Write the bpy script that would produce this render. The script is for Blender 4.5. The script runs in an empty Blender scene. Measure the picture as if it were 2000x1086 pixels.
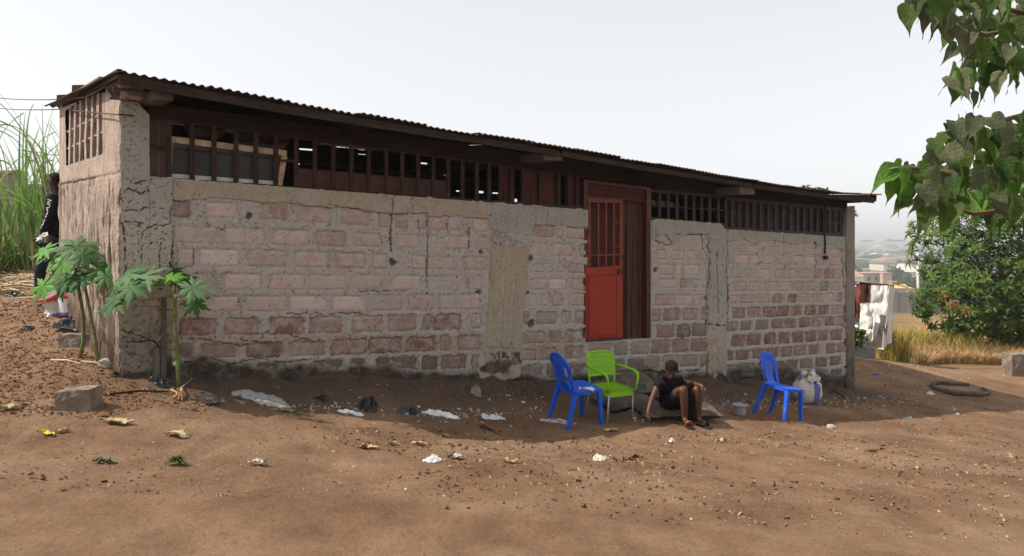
import bpy, bmesh, math, random
import numpy as np
from mathutils import Vector, Matrix, Quaternion

SC = bpy.context.scene
COL = SC.collection
RNG = random.Random(7)
PI = math.pi

# ------------------------------------------------------------------ camera
F = 1387.0            # focal length in pixels of the 2000 px wide photograph
CH = 1.6              # camera height
HY = 475.0            # horizon row
cam_d = bpy.data.cameras.new('camera')
cam = bpy.data.objects.new('camera', cam_d)
COL.objects.link(cam)
cam.location = (0, 0, CH)
cam.rotation_euler = (PI / 2, 0, 0)
cam_d.sensor_width = 36
cam_d.lens = 36 * F / 2000
cam_d.shift_y = (HY - 543) / 2000
cam_d.clip_start = 0.05
cam_d.clip_end = 9000
SC.camera = cam

# ------------------------------------------------------------------ sky, sun, exposure
SUN_EL = math.radians(49)
SUN_H = Vector((-0.99, -0.12)).normalized()     # horizontal direction towards the sun
SUN_DIR = Vector((SUN_H.x * math.cos(SUN_EL), SUN_H.y * math.cos(SUN_EL), math.sin(SUN_EL)))
world = bpy.data.worlds.new('World')
SC.world = world
world.use_nodes = True
wn, wl = world.node_tree.nodes, world.node_tree.links
wn.clear()
sky = wn.new('ShaderNodeTexSky')
sky.sky_type = 'NISHITA'
sky.sun_disc = False
sky.sun_elevation = SUN_EL
sky.sun_rotation = math.atan2(SUN_H.x, SUN_H.y)
sky.altitude = 0
sky.air_density = 1.0
sky.dust_density = 1.6
sky.ozone_density = 1.0
hs = wn.new('ShaderNodeHueSaturation')
hs.inputs['Saturation'].default_value = 0.2
bg = wn.new('ShaderNodeBackground')
bg.inputs['Strength'].default_value = 0.117
wo = wn.new('ShaderNodeOutputWorld')
wl.new(sky.outputs[0], hs.inputs['Color'])
veil = wn.new('ShaderNodeMix'); veil.data_type = 'RGBA'      # high dry season haze evens the sky out
veil.inputs[0].default_value = 0.5
wl.new(hs.outputs[0], veil.inputs[6])
veil.inputs[7].default_value = (5.0, 5.03, 5.12, 1)
wl.new(veil.outputs[2], bg.inputs['Color'])
wl.new(bg.outputs[0], wo.inputs['Surface'])

sun_d = bpy.data.lights.new('sun', 'SUN')
sun_d.energy = 3.4
sun_d.angle = math.radians(0.6)
sun_d.color = (1.0, 0.93, 0.83)
sun = bpy.data.objects.new('sun', sun_d)
COL.objects.link(sun)
sun.rotation_euler = (-SUN_DIR).to_track_quat('-Z', 'Y').to_euler()
sun.location = (-20, -5, 30)

SC.view_settings.view_transform = 'Standard'
SC.view_settings.look = 'None'
SC.view_settings.gamma = 1
SC.view_settings.exposure = 0.74
SC.view_settings.use_curve_mapping = False
SC.render.engine = 'CYCLES'
SC.cycles.use_denoising = True
SC.cycles.max_bounces = 8
SC.cycles.volume_bounces = 2
SC.cycles.transparent_max_bounces = 8

# ------------------------------------------------------------------ helpers
def P(px, py, Y):
    return Vector(((px - 1000) / F * Y, Y, CH + (HY - py) / F * Y))

def project(X, Y, Z):
    return 1000 + F * X / Y, HY - F * (Z - CH) / Y

def _h(ix, iy, seed):
    h = (ix.astype(np.int64) * 374761393 + iy.astype(np.int64) * 668265263 + seed * 1274126177) & 0xffffffff
    h = ((h ^ (h >> 13)) * 1274126177) & 0xffffffff
    return ((h ^ (h >> 16)) & 0xffff) / 65535.0

def vnoise(x, y, seed=0):
    x = np.asarray(x, float); y = np.asarray(y, float)
    ix = np.floor(x); iy = np.floor(y)
    fx = x - ix; fy = y - iy
    fx = fx * fx * (3 - 2 * fx); fy = fy * fy * (3 - 2 * fy)
    a = _h(ix, iy, seed); b = _h(ix + 1, iy, seed); c = _h(ix, iy + 1, seed); d_ = _h(ix + 1, iy + 1, seed)
    return (a * (1 - fx) + b * fx) * (1 - fy) + (c * (1 - fx) + d_ * fx) * fy

def fbm(x, y, seed=0, octv=4):
    s = 0; a = 1; t = 0
    for o in range(octv):
        s = s + a * (vnoise(x * 2 ** o, y * 2 ** o, seed + o * 17) - 0.5) * 2
        t += a; a *= 0.5
    return s / t

def sstep(a, b, x):
    t = np.clip((np.asarray(x, float) - a) / (b - a), 0, 1)
    return t * t * (3 - 2 * t)

def parent_keep(o, root):
    o.parent = root
    o.matrix_parent_inverse = Matrix.LocRotScale(root.location, root.rotation_euler, root.scale).inverted()

def link(name, me, mat=None, parent=None, keep=True):
    o = bpy.data.objects.new(name, me)
    COL.objects.link(o)
    if mat is not None and not me.materials:
        me.materials.append(mat)
    if parent is not None:
        if keep: parent_keep(o, parent)
        else: o.parent = parent
    return o

def tag(o, label=None, cat=None, group=None, kind=None):
    if label: o['label'] = label
    if cat: o['category'] = cat
    if group: o['group'] = group
    if kind: o['kind'] = kind
    return o

def empty(name, loc=(0, 0, 0), rz=0):
    o = bpy.data.objects.new(name, None)
    COL.objects.link(o)
    o.location = loc
    o.rotation_euler = (0, 0, rz)
    o.empty_display_size = 0.2
    return o

def copy_tree(o, parent=None):
    c = o.copy()
    COL.objects.link(c)
    if parent is not None:
        c.parent = parent
        c.matrix_parent_inverse = o.matrix_parent_inverse.copy()
    for ch in list(o.children):
        copy_tree(ch, c)
    return c

def npmesh(name, verts, quads, smooth=True, attrs=None):
    verts = np.asarray(verts, np.float32); quads = np.asarray(quads, np.int32)
    me = bpy.data.meshes.new(name)
    k = quads.shape[1]
    me.vertices.add(len(verts)); me.vertices.foreach_set('co', verts.ravel())
    me.loops.add(quads.size); me.loops.foreach_set('vertex_index', quads.ravel())
    me.polygons.add(len(quads))
    me.polygons.foreach_set('loop_start', np.arange(0, quads.size, k, dtype=np.int32))
    me.polygons.foreach_set('loop_total', np.full(len(quads), k, np.int32))
    me.polygons.foreach_set('use_smooth', np.full(len(quads), smooth))
    me.update(calc_edges=True)
    for an, av in (attrs or {}).items():
        at = me.attributes.new(an, 'FLOAT', 'POINT')
        at.data.foreach_set('value', np.asarray(av, np.float32).ravel())
    return me

def grid_quads(nu, nv):
    i = np.arange(nu - 1)[:, None] * nv + np.arange(nv - 1)[None, :]
    return np.stack([i, i + nv, i + nv + 1, i + 1], -1).reshape(-1, 4)

class MB:
    """collects simple shapes into one mesh"""
    def __init__(s): s.v = []; s.f = []
    def add(s, vs, fs):
        b = len(s.v); s.v += [tuple(v) for v in vs]; s.f += [tuple(i + b for i in f) for f in fs]; return s
    def hexa(s, c):     # eight corners: front four (ccw), back four
        return s.add(c, [(0, 1, 2, 3), (7, 6, 5, 4), (0, 4, 5, 1), (1, 5, 6, 2), (2, 6, 7, 3), (3, 7, 4, 0)])
    def box(s, x0, x1, y0, y1, z0, z1, M=None):
        c = [Vector(p) for p in ((x0, y0, z0), (x1, y0, z0), (x1, y0, z1), (x0, y0, z1), (x0, y1, z0), (x1, y1, z0), (x1, y1, z1), (x0, y1, z1))]
        if M is not None: c = [M @ p for p in c]
        return s.hexa(c)
    def bar(s, a, b, w, t, up=(0, 0, 1)):
        a = Vector(a); b = Vector(b); d = (b - a).normalized(); u = Vector(up)
        if abs(d.dot(u)) > .97: u = Vector((0, 1, 0))
        x = d.cross(u).normalized() * w / 2; y = x.cross(d).normalized() * t / 2
        return s.hexa([a - x - y, a + x - y, a + x + y, a - x + y, b - x - y, b + x - y, b + x + y, b - x + y])
    def tube(s, pts, rad, n=8, cap=True, flat=1.0):
        pts = [Vector(p) for p in pts]
        if not hasattr(rad, '__len__'): rad = [rad] * len(pts)
        vs = []; ref = Vector((0.13, 0.21, 1)).normalized()
        for i, p in enumerate(pts):
            d = (pts[min(i + 1, len(pts) - 1)] - pts[max(i - 1, 0)]).normalized()
            x = d.cross(ref)
            if x.length < 0.05: x = d.cross(Vector((1, 0, 0)))
            x.normalize(); y = x.cross(d).normalized()
            for k in range(n):
                a = 2 * PI * k / n
                vs.append(p + x * math.cos(a) * rad[i] + y * math.sin(a) * rad[i] * flat)
        fs = []
        for i in range(len(pts) - 1):
            for k in range(n):
                k2 = (k + 1) % n
                fs.append((i * n + k, i * n + k2, (i + 1) * n + k2, (i + 1) * n + k))
        if cap:
            fs.append(tuple(range(n))[::-1]); fs.append(tuple((len(pts) - 1) * n + k for k in range(n)))
        return s.add(vs, fs)
    def lathe(s, c, prof, n=20, sq=1.0):
        vs = []; fs = []
        for r, z in prof:
            for k in range(n):
                a = 2 * PI * k / n
                vs.append((c[0] + r * math.cos(a), c[1] + r * math.sin(a) * sq, c[2] + z))
        for i in range(len(prof) - 1):
            for k in range(n):
                k2 = (k + 1) % n
                fs.append((i * n + k, i * n + k2, (i + 1) * n + k2, (i + 1) * n + k))
        return s.add(vs, fs)
    def build(s, name, mat=None, parent=None, smooth=False, keep=True, bevel=0):
        me = bpy.data.meshes.new(name)
        me.from_pydata(s.v, [], s.f)
        if bevel:
            bm = bmesh.new(); bm.from_mesh(me)
            bmesh.ops.bevel(bm, geom=list(bm.edges), offset=bevel, segments=1, affect='EDGES')
            bm.to_mesh(me); bm.free()
        me.update()
        if smooth: me.polygons.foreach_set('use_smooth', [True] * len(me.polygons))
        return link(name, me, mat, parent, keep)

def sheet(pts, nu, nv, th):
    """closed thin sheet from an nu*nv grid of points, thickness th along local normals"""
    p = np.array([tuple(q) for q in pts], float).reshape(nu, nv, 3)
    du = np.gradient(p, axis=0); dv = np.gradient(p, axis=1)
    nrm = np.cross(du, dv); nrm /= np.maximum(np.linalg.norm(nrm, axis=2, keepdims=True), 1e-9)
    v = np.concatenate([(p + nrm * th / 2).reshape(-1, 3), (p - nrm * th / 2).reshape(-1, 3)])
    g = grid_quads(nu, nv); m = nu * nv
    q = [g, g[:, ::-1] + m]
    def rim(idx):
        idx = np.array(idx)
        return np.stack([idx[:-1], idx[:-1] + m, idx[1:] + m, idx[1:]], -1)
    I = np.arange(m).reshape(nu, nv)
    q += [rim(I[0, :]), rim(I[-1, ::-1]), rim(I[::-1, 0]), rim(I[:, -1])]
    return v, np.concatenate(q)

def blob(c, r, seed=0, amp=0.12, fr=2.2, nu=24, nv=14, flatb=None, M=None):
    u = np.linspace(0, 2 * PI, nu, endpoint=False); w = np.linspace(0.03, PI - 0.03, nv)
    U, W_ = np.meshgrid(u, w, indexing='ij')
    x, y, z = np.cos(U) * np.sin(W_), np.sin(U) * np.sin(W_), np.cos(W_)
    k = 1 + amp * (fbm(x * fr + z * 1.3 + 5, y * fr - z * 0.9 + 9, seed, 3) + 0.6 * fbm(z * fr * 2 + x + 3, y * 2 * fr + 1, seed + 5, 2))
    X = x * r[0] * k; Y = y * r[1] * k; Z = z * r[2] * k
    if flatb is not None: Z = np.maximum(Z, -r[2] * flatb)
    v = np.stack([X, Y, Z], -1).reshape(-1, 3)
    if M is not None: v = v @ np.array(M.to_3x3()).T
    v = v + np.array(c)
    i = np.arange(nu)[:, None]; j = np.arange(nv - 1)[None, :]
    i2 = (i + 1) % nu
    q = np.stack([i * nv + j, i * nv + j + 1, i2 * nv + j + 1, i2 * nv + j], -1).reshape(-1, 4)
    return v, q

# ------------------------------------------------------------------ materials
def lin(r, g, b):
    f = lambda c: (c / 255 / 12.92) if c / 255 < .04045 else ((c / 255 + .055) / 1.055) ** 2.4
    return (f(r), f(g), f(b), 1)

class NT:
    def __init__(s, name):
        s.m = bpy.data.materials.new(name); s.m.use_nodes = True
        s.t = s.m.node_tree; s.t.nodes.clear()
        s.out = s.n('ShaderNodeOutputMaterial'); s.b = s.n('ShaderNodeBsdfPrincipled')
        s.l(s.b.outputs[0], s.out.inputs[0])
    def n(s, typ, **kw):
        nd = s.t.nodes.new(typ)
        for k, v in kw.items(): setattr(nd, k, v)
        return nd
    def l(s, a, b): s.t.links.new(a, b)
    def setin(s, sock, v):
        if hasattr(v, 'is_linked') or hasattr(v, 'links'): s.l(v, sock)
        else: sock.default_value = v
    def pos(s, scale=1.0, stretch=(1, 1, 1), obj=False):
        g = s.n('ShaderNodeTexCoord').outputs['Object'] if obj else s.n('ShaderNodeNewGeometry').outputs['Position']
        mp = s.n('ShaderNodeMapping'); s.l(g, mp.inputs[0])
        mp.inputs['Scale'].default_value = tuple(scale * q for q in stretch)
        return mp.outputs[0]
    def noise(s, vec, scale=1, detail=5, rough=0.6, dist=0):
        nd = s.n('ShaderNodeTexNoise'); s.l(vec, nd.inputs['Vector'])
        nd.inputs['Scale'].default_value = scale; nd.inputs['Detail'].default_value = detail
        nd.inputs['Roughness'].default_value = rough; nd.inputs['Distortion'].default_value = dist
        return nd.outputs[0]
    def ramp(s, fac, stops):
        nd = s.n('ShaderNodeValToRGB'); s.l(fac, nd.inputs[0])
        el = nd.color_ramp.elements
        while len(el) < len(stops): el.new(0.5)
        for e, (p_, c) in zip(el, stops):
            e.position = p_; e.color = c if hasattr(c, '__len__') else (c, c, c, 1)
        return nd.outputs[0]
    def mix(s, fac, a, b, mode='MIX'):
        nd = s.n('ShaderNodeMix', data_type='RGBA', blend_type=mode)
        s.setin(nd.inputs[0], fac); s.setin(nd.inputs[6], a); s.setin(nd.inputs[7], b)
        return nd.outputs[2]
    def math(s, op, a, b=0.0, clamp=False):
        nd = s.n('ShaderNodeMath', operation=op, use_clamp=clamp)
        s.setin(nd.inputs[0], a); s.setin(nd.inputs[1], b)
        return nd.outputs[0]
    def attr(s, name):
        return s.n('ShaderNodeAttribute', attribute_name=name).outputs['Fac']
    def bump(s, h, strength=0.5, dist=0.02):
        nd = s.n('ShaderNodeBump'); s.l(h, nd.inputs['Height'])
        nd.inputs['Strength'].default_value = strength; nd.inputs['Distance'].default_value = dist
        s.l(nd.outputs[0], s.b.inputs['Normal'])
    def fin(s, col, rough=0.8, spec=0.3, **kw):
        s.setin(s.b.inputs['Base Color'], col); s.setin(s.b.inputs['Roughness'], rough)
        s.b.inputs['Specular IOR Level'].default_value = spec
        for k, v in kw.items(): s.b.inputs[k].default_value = v
        return s.m

def simple(name, c1, c2, scale=8, rough=0.8, bump=0.3, bscale=40, spec=0.3, stretch=(1, 1, 1), obj=False, dirt=None, dscale=6, bdist=0.01, **kw):
    t = NT(name)
    p = t.pos(1, stretch, obj)
    n1 = t.noise(p, scale, 6)
    col = t.ramp(n1, [(0.3, c1), (0.7, c2)])
    if dirt is not None:
        n2 = t.noise(p, dscale, 8, 0.7)
        col = t.mix(t.ramp(n2, [(0.5, 0.0), (0.68, 1.0)]), col, dirt)
    if bump: t.bump(t.noise(p, bscale, 6), bump, bdist)
    return t.fin(col, rough, spec, **kw)
# ------------------------------------------------------------------ frames of the building
AX, AY = -0.55155 * 6.8, 6.8                    # near left corner of the house
DV = Vector((0.8217, 0.5699, 0)).normalized()   # along the long front wall
NV = Vector((DV.y, -DV.x, 0))                   # out of the front wall, towards the yard
BX, BY = -0.636 * 9.2, 9.2                      # rear left corner
EV = Vector((BX - AX, BY - AY, 0)).normalized() # along the short side wall, to the rear
MV = Vector((-EV.y, EV.x, 0))                   # out of the side wall
if MV.x > 0: MV = -MV
WLEN = 12.72
SIDE = math.hypot(BX - AX, BY - AY)

def wall_s(px, o=0.0):
    k = (np.asarray(px, float) - 1000) / F
    ax = AX + NV.x * o; ay = AY + NV.y * o
    return (k * ay - ax) / (DV.x - k * DV.y)

def wall_z(px, py, o=0.0):
    s = wall_s(px, o)
    Y = AY + NV.y * o + DV.y * s
    return CH + (HY - np.asarray(py, float)) / F * Y

def wpt(s, z, o=0.0):
    return Vector((AX + DV.x * s + NV.x * o, AY + DV.y * s + NV.y * o, z))

def W(px, py, o=0.0):
    return wpt(float(wall_s(px, o)), float(wall_z(px, py, o)), o)

def side_t(px, o=0.0):
    k = (np.asarray(px, float) - 1000) / F
    ax = AX + MV.x * o; ay = AY + MV.y * o
    return (k * ay - ax) / (EV.x - k * EV.y)

def side_z(px, py, o=0.0):
    t = side_t(px, o)
    Y = AY + MV.y * o + EV.y * t
    return CH + (HY - np.asarray(py, float)) / F * Y

def S(px, py, o=0.0):
    t = float(side_t(px, o))
    return Vector((AX + EV.x * t + MV.x * o, AY + EV.y * t + MV.y * o, float(side_z(px, py, o))))

def polyx(pts):
    xs = [p[0] for p in pts]; ys = [p[1] for p in pts]
    return lambda x: np.interp(x, xs, ys)

# ------------------------------------------------------------------ ground
GP = [(235, 735, 6.8), (120, 592, 9.15), (0, 690, 7.9), (75, 588, 9.6), (155, 697, 7.35), (192, 712, 7.15), (0, 600, 9.4), (30, 525, 12.8), (0, 480, 15.5),
      (140, 806, 5.75), (0, 805, 5.7), (0, 905, 4.6), (500, 910, 4.9), (1000, 910, 5.3), (1500, 910, 6.0), (2000, 910, 7.0), (350, 765, 6.6),
      (500, 792, 6.9), (700, 800, 7.35), (850, 815, 7.6), (1000, 830, 7.95), (1100, 828, 8.25), (1165, 838, 8.05), (1183, 828, 8.25), (1234, 815, 8.6),
      (1340, 831, 8.25), (1300, 850, 7.85), (1500, 812, 9.8), (1650, 832, 10.0), (1580, 788, 11.3), (2000, 798, 13.7), (1870, 762, 14.4), (1740, 770, 13.4),
      (1700, 688, 17.0), (1800, 705, 18.0), (2000, 737, 16.2), (1900, 700, 19.6), (1760, 690, 18.6), (2000, 712, 19.6), (2200, 735, 18)]
GXY = []; GZ = []
for px, py, Y in GP:
    p = P(px, py, Y); GXY.append((p.x, p.y)); GZ.append(p.z)
for px, py in ((350, 742), (500, 738), (700, 738), (950, 742), (1180, 750), (1300, 742), (1420, 748), (1540, 755), (1662, 762)):
    p = W(px, py); GXY.append((p.x, p.y)); GZ.append(p.z)
for x, y, z in ((0, 0.5, -0.02), (-6, 0, .3), (7, 0, -.45), (-8, -8, .4), (8, -8, -.4), (-9, 6, .55), (12, 6, -1.1), (-11, 13, 1.25), (3, 13, -.2), (0, 17, .1), (-6, 16, 1.2), (8.5, 16.8, -1.05)):
    GXY.append((x, y)); GZ.append(z)
GXY = np.array(GXY); GZ = np.array(GZ)
def _tps(r2): return np.where(r2 > 1e-9, r2 * np.log(r2 + 1e-12), 0)
_n = len(GXY)
_K = _tps(((GXY[:, None] - GXY[None]) ** 2).sum(-1)) + np.eye(_n) * 0.6
_Pm = np.concatenate([np.ones((_n, 1)), GXY], 1)
_S = np.block([[_K, _Pm], [_Pm.T, np.zeros((3, 3))]])
_W = np.linalg.solve(_S, np.concatenate([GZ, np.zeros(3)]))
FAR_Y = [0, 16, 18.5, 24, 40, 61, 80, 185, 252, 324, 468, 720, 1260, 2160, 3600, 6300]
FAR_Z = [-.6, -1.2, -1.65, -2.1, -3.1, -4.4, -5.8, -15.0, -16.8, -18.9, -22.9, -25.6, -28.3, -28.3, -28.3, -28.3]

def ground_z(x, y, bumps=True):
    x = np.asarray(x, float); y = np.asarray(y, float)
    xc = np.clip(x, -12, 15); yc = np.clip(y, -9, 19)
    shp = xc.shape; q = np.stack([xc.ravel(), yc.ravel()], -1)
    z = np.zeros(len(q))
    for i in range(0, len(q), 20000):
        b = q[i:i + 20000]
        z[i:i + 20000] = _tps(((b[:, None] - GXY[None]) ** 2).sum(-1)) @ _W[:_n] + _W[_n] + b @ _W[_n + 1:]
    z = z.reshape(shp)
    farz = np.interp(y, FAR_Y, FAR_Z)
    left = 1.3 + 0.02 * np.clip(y - 14, 0, 60)
    w = sstep(-7, 6, x - 0.05 * y)
    farz = left * (1 - w) + farz * w
    farz = farz + sstep(60, 300, y) * 1.2 * fbm(x * .01, y * .01, 3, 3)
    k = sstep(15.5, 19.5, y)
    z = z * (1 - k) + farz * k
    if bumps:
        near = np.exp(-((x / 14) ** 2 + ((y - 8) / 12) ** 2))
        z = z + near * (0.022 * fbm(x * .9, y * .9, 11, 3) + 0.010 * fbm(x * 3.1, y * 3.1, 12, 3) + 0.016 * fbm(x * 8, y * 8, 13, 3) - .022 * sstep(.62, .8, vnoise(x * 4.3 + .3 * y, y * 3.1, 14)))
        # heaped, crumbly earth along the foot of the front wall
        s = (x - AX) * DV.x + (y - AY) * DV.y; o = (x - AX) * NV.x + (y - AY) * NV.y
        foot = np.exp(-((o - .12) / .34) ** 2) * sstep(0.5, 1.6, s) * sstep(13.2, 12.2, s)
        z = z + foot * (0.035 + 0.07 * fbm(s * 1.9, o * 3, 15, 3) + 0.035 * fbm(s * 8, o * 8, 16, 3))
        # clods on the left
        cl = sstep(-1.8, -3.4, x) * sstep(4.6, 5.8, y)
        z = z + cl * 0.030 * np.maximum(fbm(x * 11, y * 11, 19, 3), -.2)
    return z

def gz(x, y): return float(ground_z(np.array([x]), np.array([y]))[0])

def on_ground(px, py, guess=8.0):
    """point where the sight line through a pixel meets the ground"""
    lo = 2.0
    ys = np.geomspace(2.5, 80, 900)
    xs = (px - 1000) / F * ys; zs = CH + (HY - py) / F * ys
    g = ground_z(xs, ys)
    i = np.argmax(zs <= g) if (zs <= g).any() else len(ys) - 1
    a, b = ys[max(i - 1, 0)], ys[i]
    for _ in range(18):
        m = (a + b) / 2
        if CH + (HY - py) / F * m <= gz((px - 1000) / F * m, m): b = m
        else: a = m
    return Vector(((px - 1000) / F * b, b, gz((px - 1000) / F * b, b)))

def axis(fine0, fine1, st, lo, hi, g=1.22):
    a = list(np.arange(fine0, fine1 + st / 2, st))
    s = st
    while a[-1] < hi: s *= g; a.append(a[-1] + s)
    s = st
    while a[0] > lo: s *= g; a.insert(0, a[0] - s)
    return np.array(a)
gx = axis(-6.6, 8.2, 0.05, -2600, 4200)
gy = axis(4.0, 13.0, 0.05, -900, 4300)
GX, GY = np.meshgrid(gx, gy, indexing='ij')
GZZ = ground_z(GX, GY)
_so = (GX - AX) * NV.x + (GY - AY) * NV.y
_ss = (GX - AX) * DV.x + (GY - AY) * DV.y
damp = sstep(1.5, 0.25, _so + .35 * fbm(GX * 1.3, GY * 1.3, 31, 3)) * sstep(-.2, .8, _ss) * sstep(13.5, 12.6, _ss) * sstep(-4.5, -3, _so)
fieldm = sstep(17.2, 19.5, GY - .12 * (GX - 9) + .8 * fbm(GX * .5, GY * .5, 33, 3))

t = NT('soil')
p = t.pos(1)
n1 = t.noise(p, 1.1, 8, 0.65)
c = t.ramp(n1, [(0.36, (.152, .086, .048, 1)), (0.5, (.212, .126, .073, 1)), (0.64, (.275, .176, .110, 1))])
n2 = t.noise(p, 22, 8, 0.75)
c = t.mix(t.ramp(n2, [(0.3, 0.55), (0.46, 0.0)]), c, (.105, .058, .032, 1))
n3 = t.noise(p, 60, 5, 0.7)
c = t.mix(t.ramp(n3, [(0.62, 0.0), (0.74, 0.75)]), c, (.36, .25, .165, 1))
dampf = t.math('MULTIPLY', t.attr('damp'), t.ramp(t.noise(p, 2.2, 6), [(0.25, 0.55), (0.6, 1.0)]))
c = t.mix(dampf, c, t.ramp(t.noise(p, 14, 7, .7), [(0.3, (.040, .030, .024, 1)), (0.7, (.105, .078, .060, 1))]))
c = t.mix(t.attr('field'), c, t.ramp(t.noise(p, .35, 6), [(0.3, (.17, .10, .045, 1)), (0.7, (.23, .16, .07, 1))]))
c = t.mix(t.attr('far'), c, t.ramp(t.noise(p, .012, 8, .7), [(0.38, (.05, .075, .03, 1)), (0.5, (.12, .13, .06, 1)), (0.65, (.26, .18, .11, 1))]))
grit = t.noise(p, 30, 8, .85)
c = t.mix(t.ramp(grit, [(0.36, .62), (0.47, 0.0)]), c, (.085, .052, .032, 1))
c = t.mix(t.ramp(grit, [(0.56, 0.0), (0.68, .55)]), c, (.33, .235, .16, 1))
hh = t.math('ADD', t.noise(p, 28, 8, 0.8), t.math('MULTIPLY', t.noise(p, 7, 6, .7), .5))
t.bump(hh, 0.9, 0.022)
M_SOIL = t.fin(c, 0.95, 0.12)
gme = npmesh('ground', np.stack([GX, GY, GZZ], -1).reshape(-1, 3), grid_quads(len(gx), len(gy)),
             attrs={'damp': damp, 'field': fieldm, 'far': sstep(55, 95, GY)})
tag(link('ground', gme, M_SOIL), 'bare reddish brown earth yard falling away to the right', kind='structure')

# ------------------------------------------------------------------ wall materials
t = NT('block_face')
p = t.pos(1)
oc = t.n('ShaderNodeObjectInfo').outputs['Color']
sp = t.n('ShaderNodeSeparateColor'); t.l(oc, sp.inputs[0])
er, br, mu = sp.outputs[0], sp.outputs[1], sp.outputs[2]
fine = t.noise(p, 34, 8, 0.8); mid = t.noise(p, 11, 7, 0.65); big = t.noise(p, 3.2, 5)
e2 = t.math('ADD', er, t.math('MULTIPLY', t.math('SUBTRACT', mid, 0.56), 1.5), True)
e3 = t.math('ADD', e2, t.math('MULTIPLY', t.math('SUBTRACT', fine, 0.5), t.math('MULTIPLY', er, 2.4)), True)
pale = t.mix(big, (.430, .325, .293, 1), (.540, .432, .393, 1))
dark = t.mix(mid, (.150, .060, .045, 1), (.265, .125, .098, 1))
c = t.mix(e3, pale, dark)
film = t.ramp(t.noise(p, 7, 8, .7), [(0.44, 0.0), (0.66, 0.85)])     # thin skin of cement left on the block
c = t.mix(film, c, (.455, .412, .362, 1))
pit = t.ramp(t.noise(p, 38, 4, 0.7), [(0.30, 1.0), (0.39, 0.0)])
clus = t.ramp(t.noise(p, 8, 4, .6), [(0.50, 0.0), (0.60, 1.0)])
scr = t.ramp(t.noise(t.pos(1, (22, 22, 55)), 1.0, 5, .8), [(0.36, 1.0), (0.46, 0.0)])
c = t.mix(t.math('MULTIPLY', t.math('MULTIPLY', clus, scr), .8), c, (.075, .045, .036, 1))
c = t.mix(t.math('MULTIPLY', pit, 0.75), c, (.045, .026, .02, 1))  # shade inside the pits, painted into the block colour
c = t.mix(mu, c, t.ramp(mid, [(0.3, (.055, .040, .030, 1)), (0.7, (.135, .100, .078, 1))]))
c = t.mix(1.0, c, t.n('ShaderNodeCombineColor').outputs[0], 'MULTIPLY') if False else c
gm = t.n('ShaderNodeVectorMath', operation='SCALE'); t.l(c, gm.inputs[0]); t.l(br, gm.inputs['Scale'])
c = gm.outputs[0]
hgt = t.math('ADD', t.math('MULTIPLY', t.noise(p, 42, 6, .75), t.math('ADD', er, .35)), t.math('MULTIPLY', pit, -.5))
t.bump(hgt, 0.8, 0.02)
M_BLOCK = t.fin(c, 0.95, 0.1)

t = NT('mortar')
p = t.pos(1)
mid = t.noise(p, 6, 8, .65); big = t.noise(p, 1.6, 5); fine = t.noise(p, 50, 6, .7)
grey = t.mix(mid, (.365, .335, .292, 1), (.515, .480, .425, 1))
pink = t.mix(t.ramp(big, [(0.48, 0.0), (0.72, 0.5)]), grey, (.46, .375, .335, 1))
tan = t.mix(mid, (.330, .272, .190, 1), (.455, .390, .290, 1))
c = t.mix(t.attr('tan'), pink, tan)
c = t.mix(t.attr('green'), c, t.mix(mid, (.27, .265, .23, 1), (.42, .42, .375, 1)))
pit = t.ramp(t.noise(p, 34, 4, .7), [(0.30, 1.0), (0.38, 0.0)])
c = t.mix(t.math('MULTIPLY', pit, .8), c, (.055, .038, .030, 1))  # pits painted dark as if shaded inside, with some dirt
spk = t.noise(p, 26, 8, .8)
c = t.mix(t.ramp(spk, [(0.33, .45), (0.47, 0.0)]), c, (.19, .15, .125, 1))
c = t.mix(t.ramp(spk, [(0.55, 0.0), (0.72, .45)]), c, (.55, .50, .43, 1))
st = t.noise(t.pos(1, (9, 9, .8)), 1.5, 6, .7)
c = t.mix(t.ramp(st, [(0.55, 0.0), (0.75, 0.45)]), c, (.17, .13, .105, 1))
mudn = t.math('ADD', t.attr('mud'), t.math('MULTIPLY', t.math('SUBTRACT', mid, .5), t.math('MULTIPLY', t.attr('mud'), 1.3)), True)
c = t.mix(mudn, c, t.ramp(fine, [(0.3, (.036, .027, .021, 1)), (0.7, (.095, .072, .056, 1))]))
c = t.mix(t.math('MULTIPLY', t.attr('crack'), .82), c, (.040, .028, .022, 1))  # shade deep in cracks and holes painted in, along with their dirt
t.bump(t.math('ADD', t.noise(p, 22, 8, .75), t.math('MULTIPLY', pit, -.6)), 0.9, 0.03)
M_MORTAR = t.fin(c, 0.95, 0.1)

t = NT('side_render')
p = t.pos(1, (9, 9, .45)); p2 = t.pos(1)
a = t.noise(p, 3.0, 8, .7); b = t.noise(p2, 5, 7, .7); f_ = t.noise(t.pos(1, (30, 30, 2.2)), 1.4, 5, .75)
c = t.ramp(b, [(0.3, (.46, .35, .285, 1)), (0.55, (.60, .475, .39, 1)), (0.75, (.68, .575, .485, 1))])
c = t.mix(t.ramp(a, [(0.36, .85), (0.45, 0.0)]), c, (.15, .095, .073, 1))  # dark gaps between ridges: raking sun's shade painted into the colour
c = t.mix(t.ramp(f_, [(0.54, 0.0), (0.66, .85)]), c, (.72, .63, .52, 1))  # pale ridge streaks: sun catching the render, painted in
c = t.mix(t.attr('crack'), c, (.06, .035, .025, 1))  # painted shade of cracks and relief valleys
c = t.mix(t.attr('mud'), c, (.15, .09, .06, 1))
t.bump(t.math('ADD', f_, t.math('MULTIPLY', t.noise(p2, 40, 6), .4)), 1.0, 0.06)
M_SIDE = t.fin(c, 0.95, 0.1)

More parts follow.
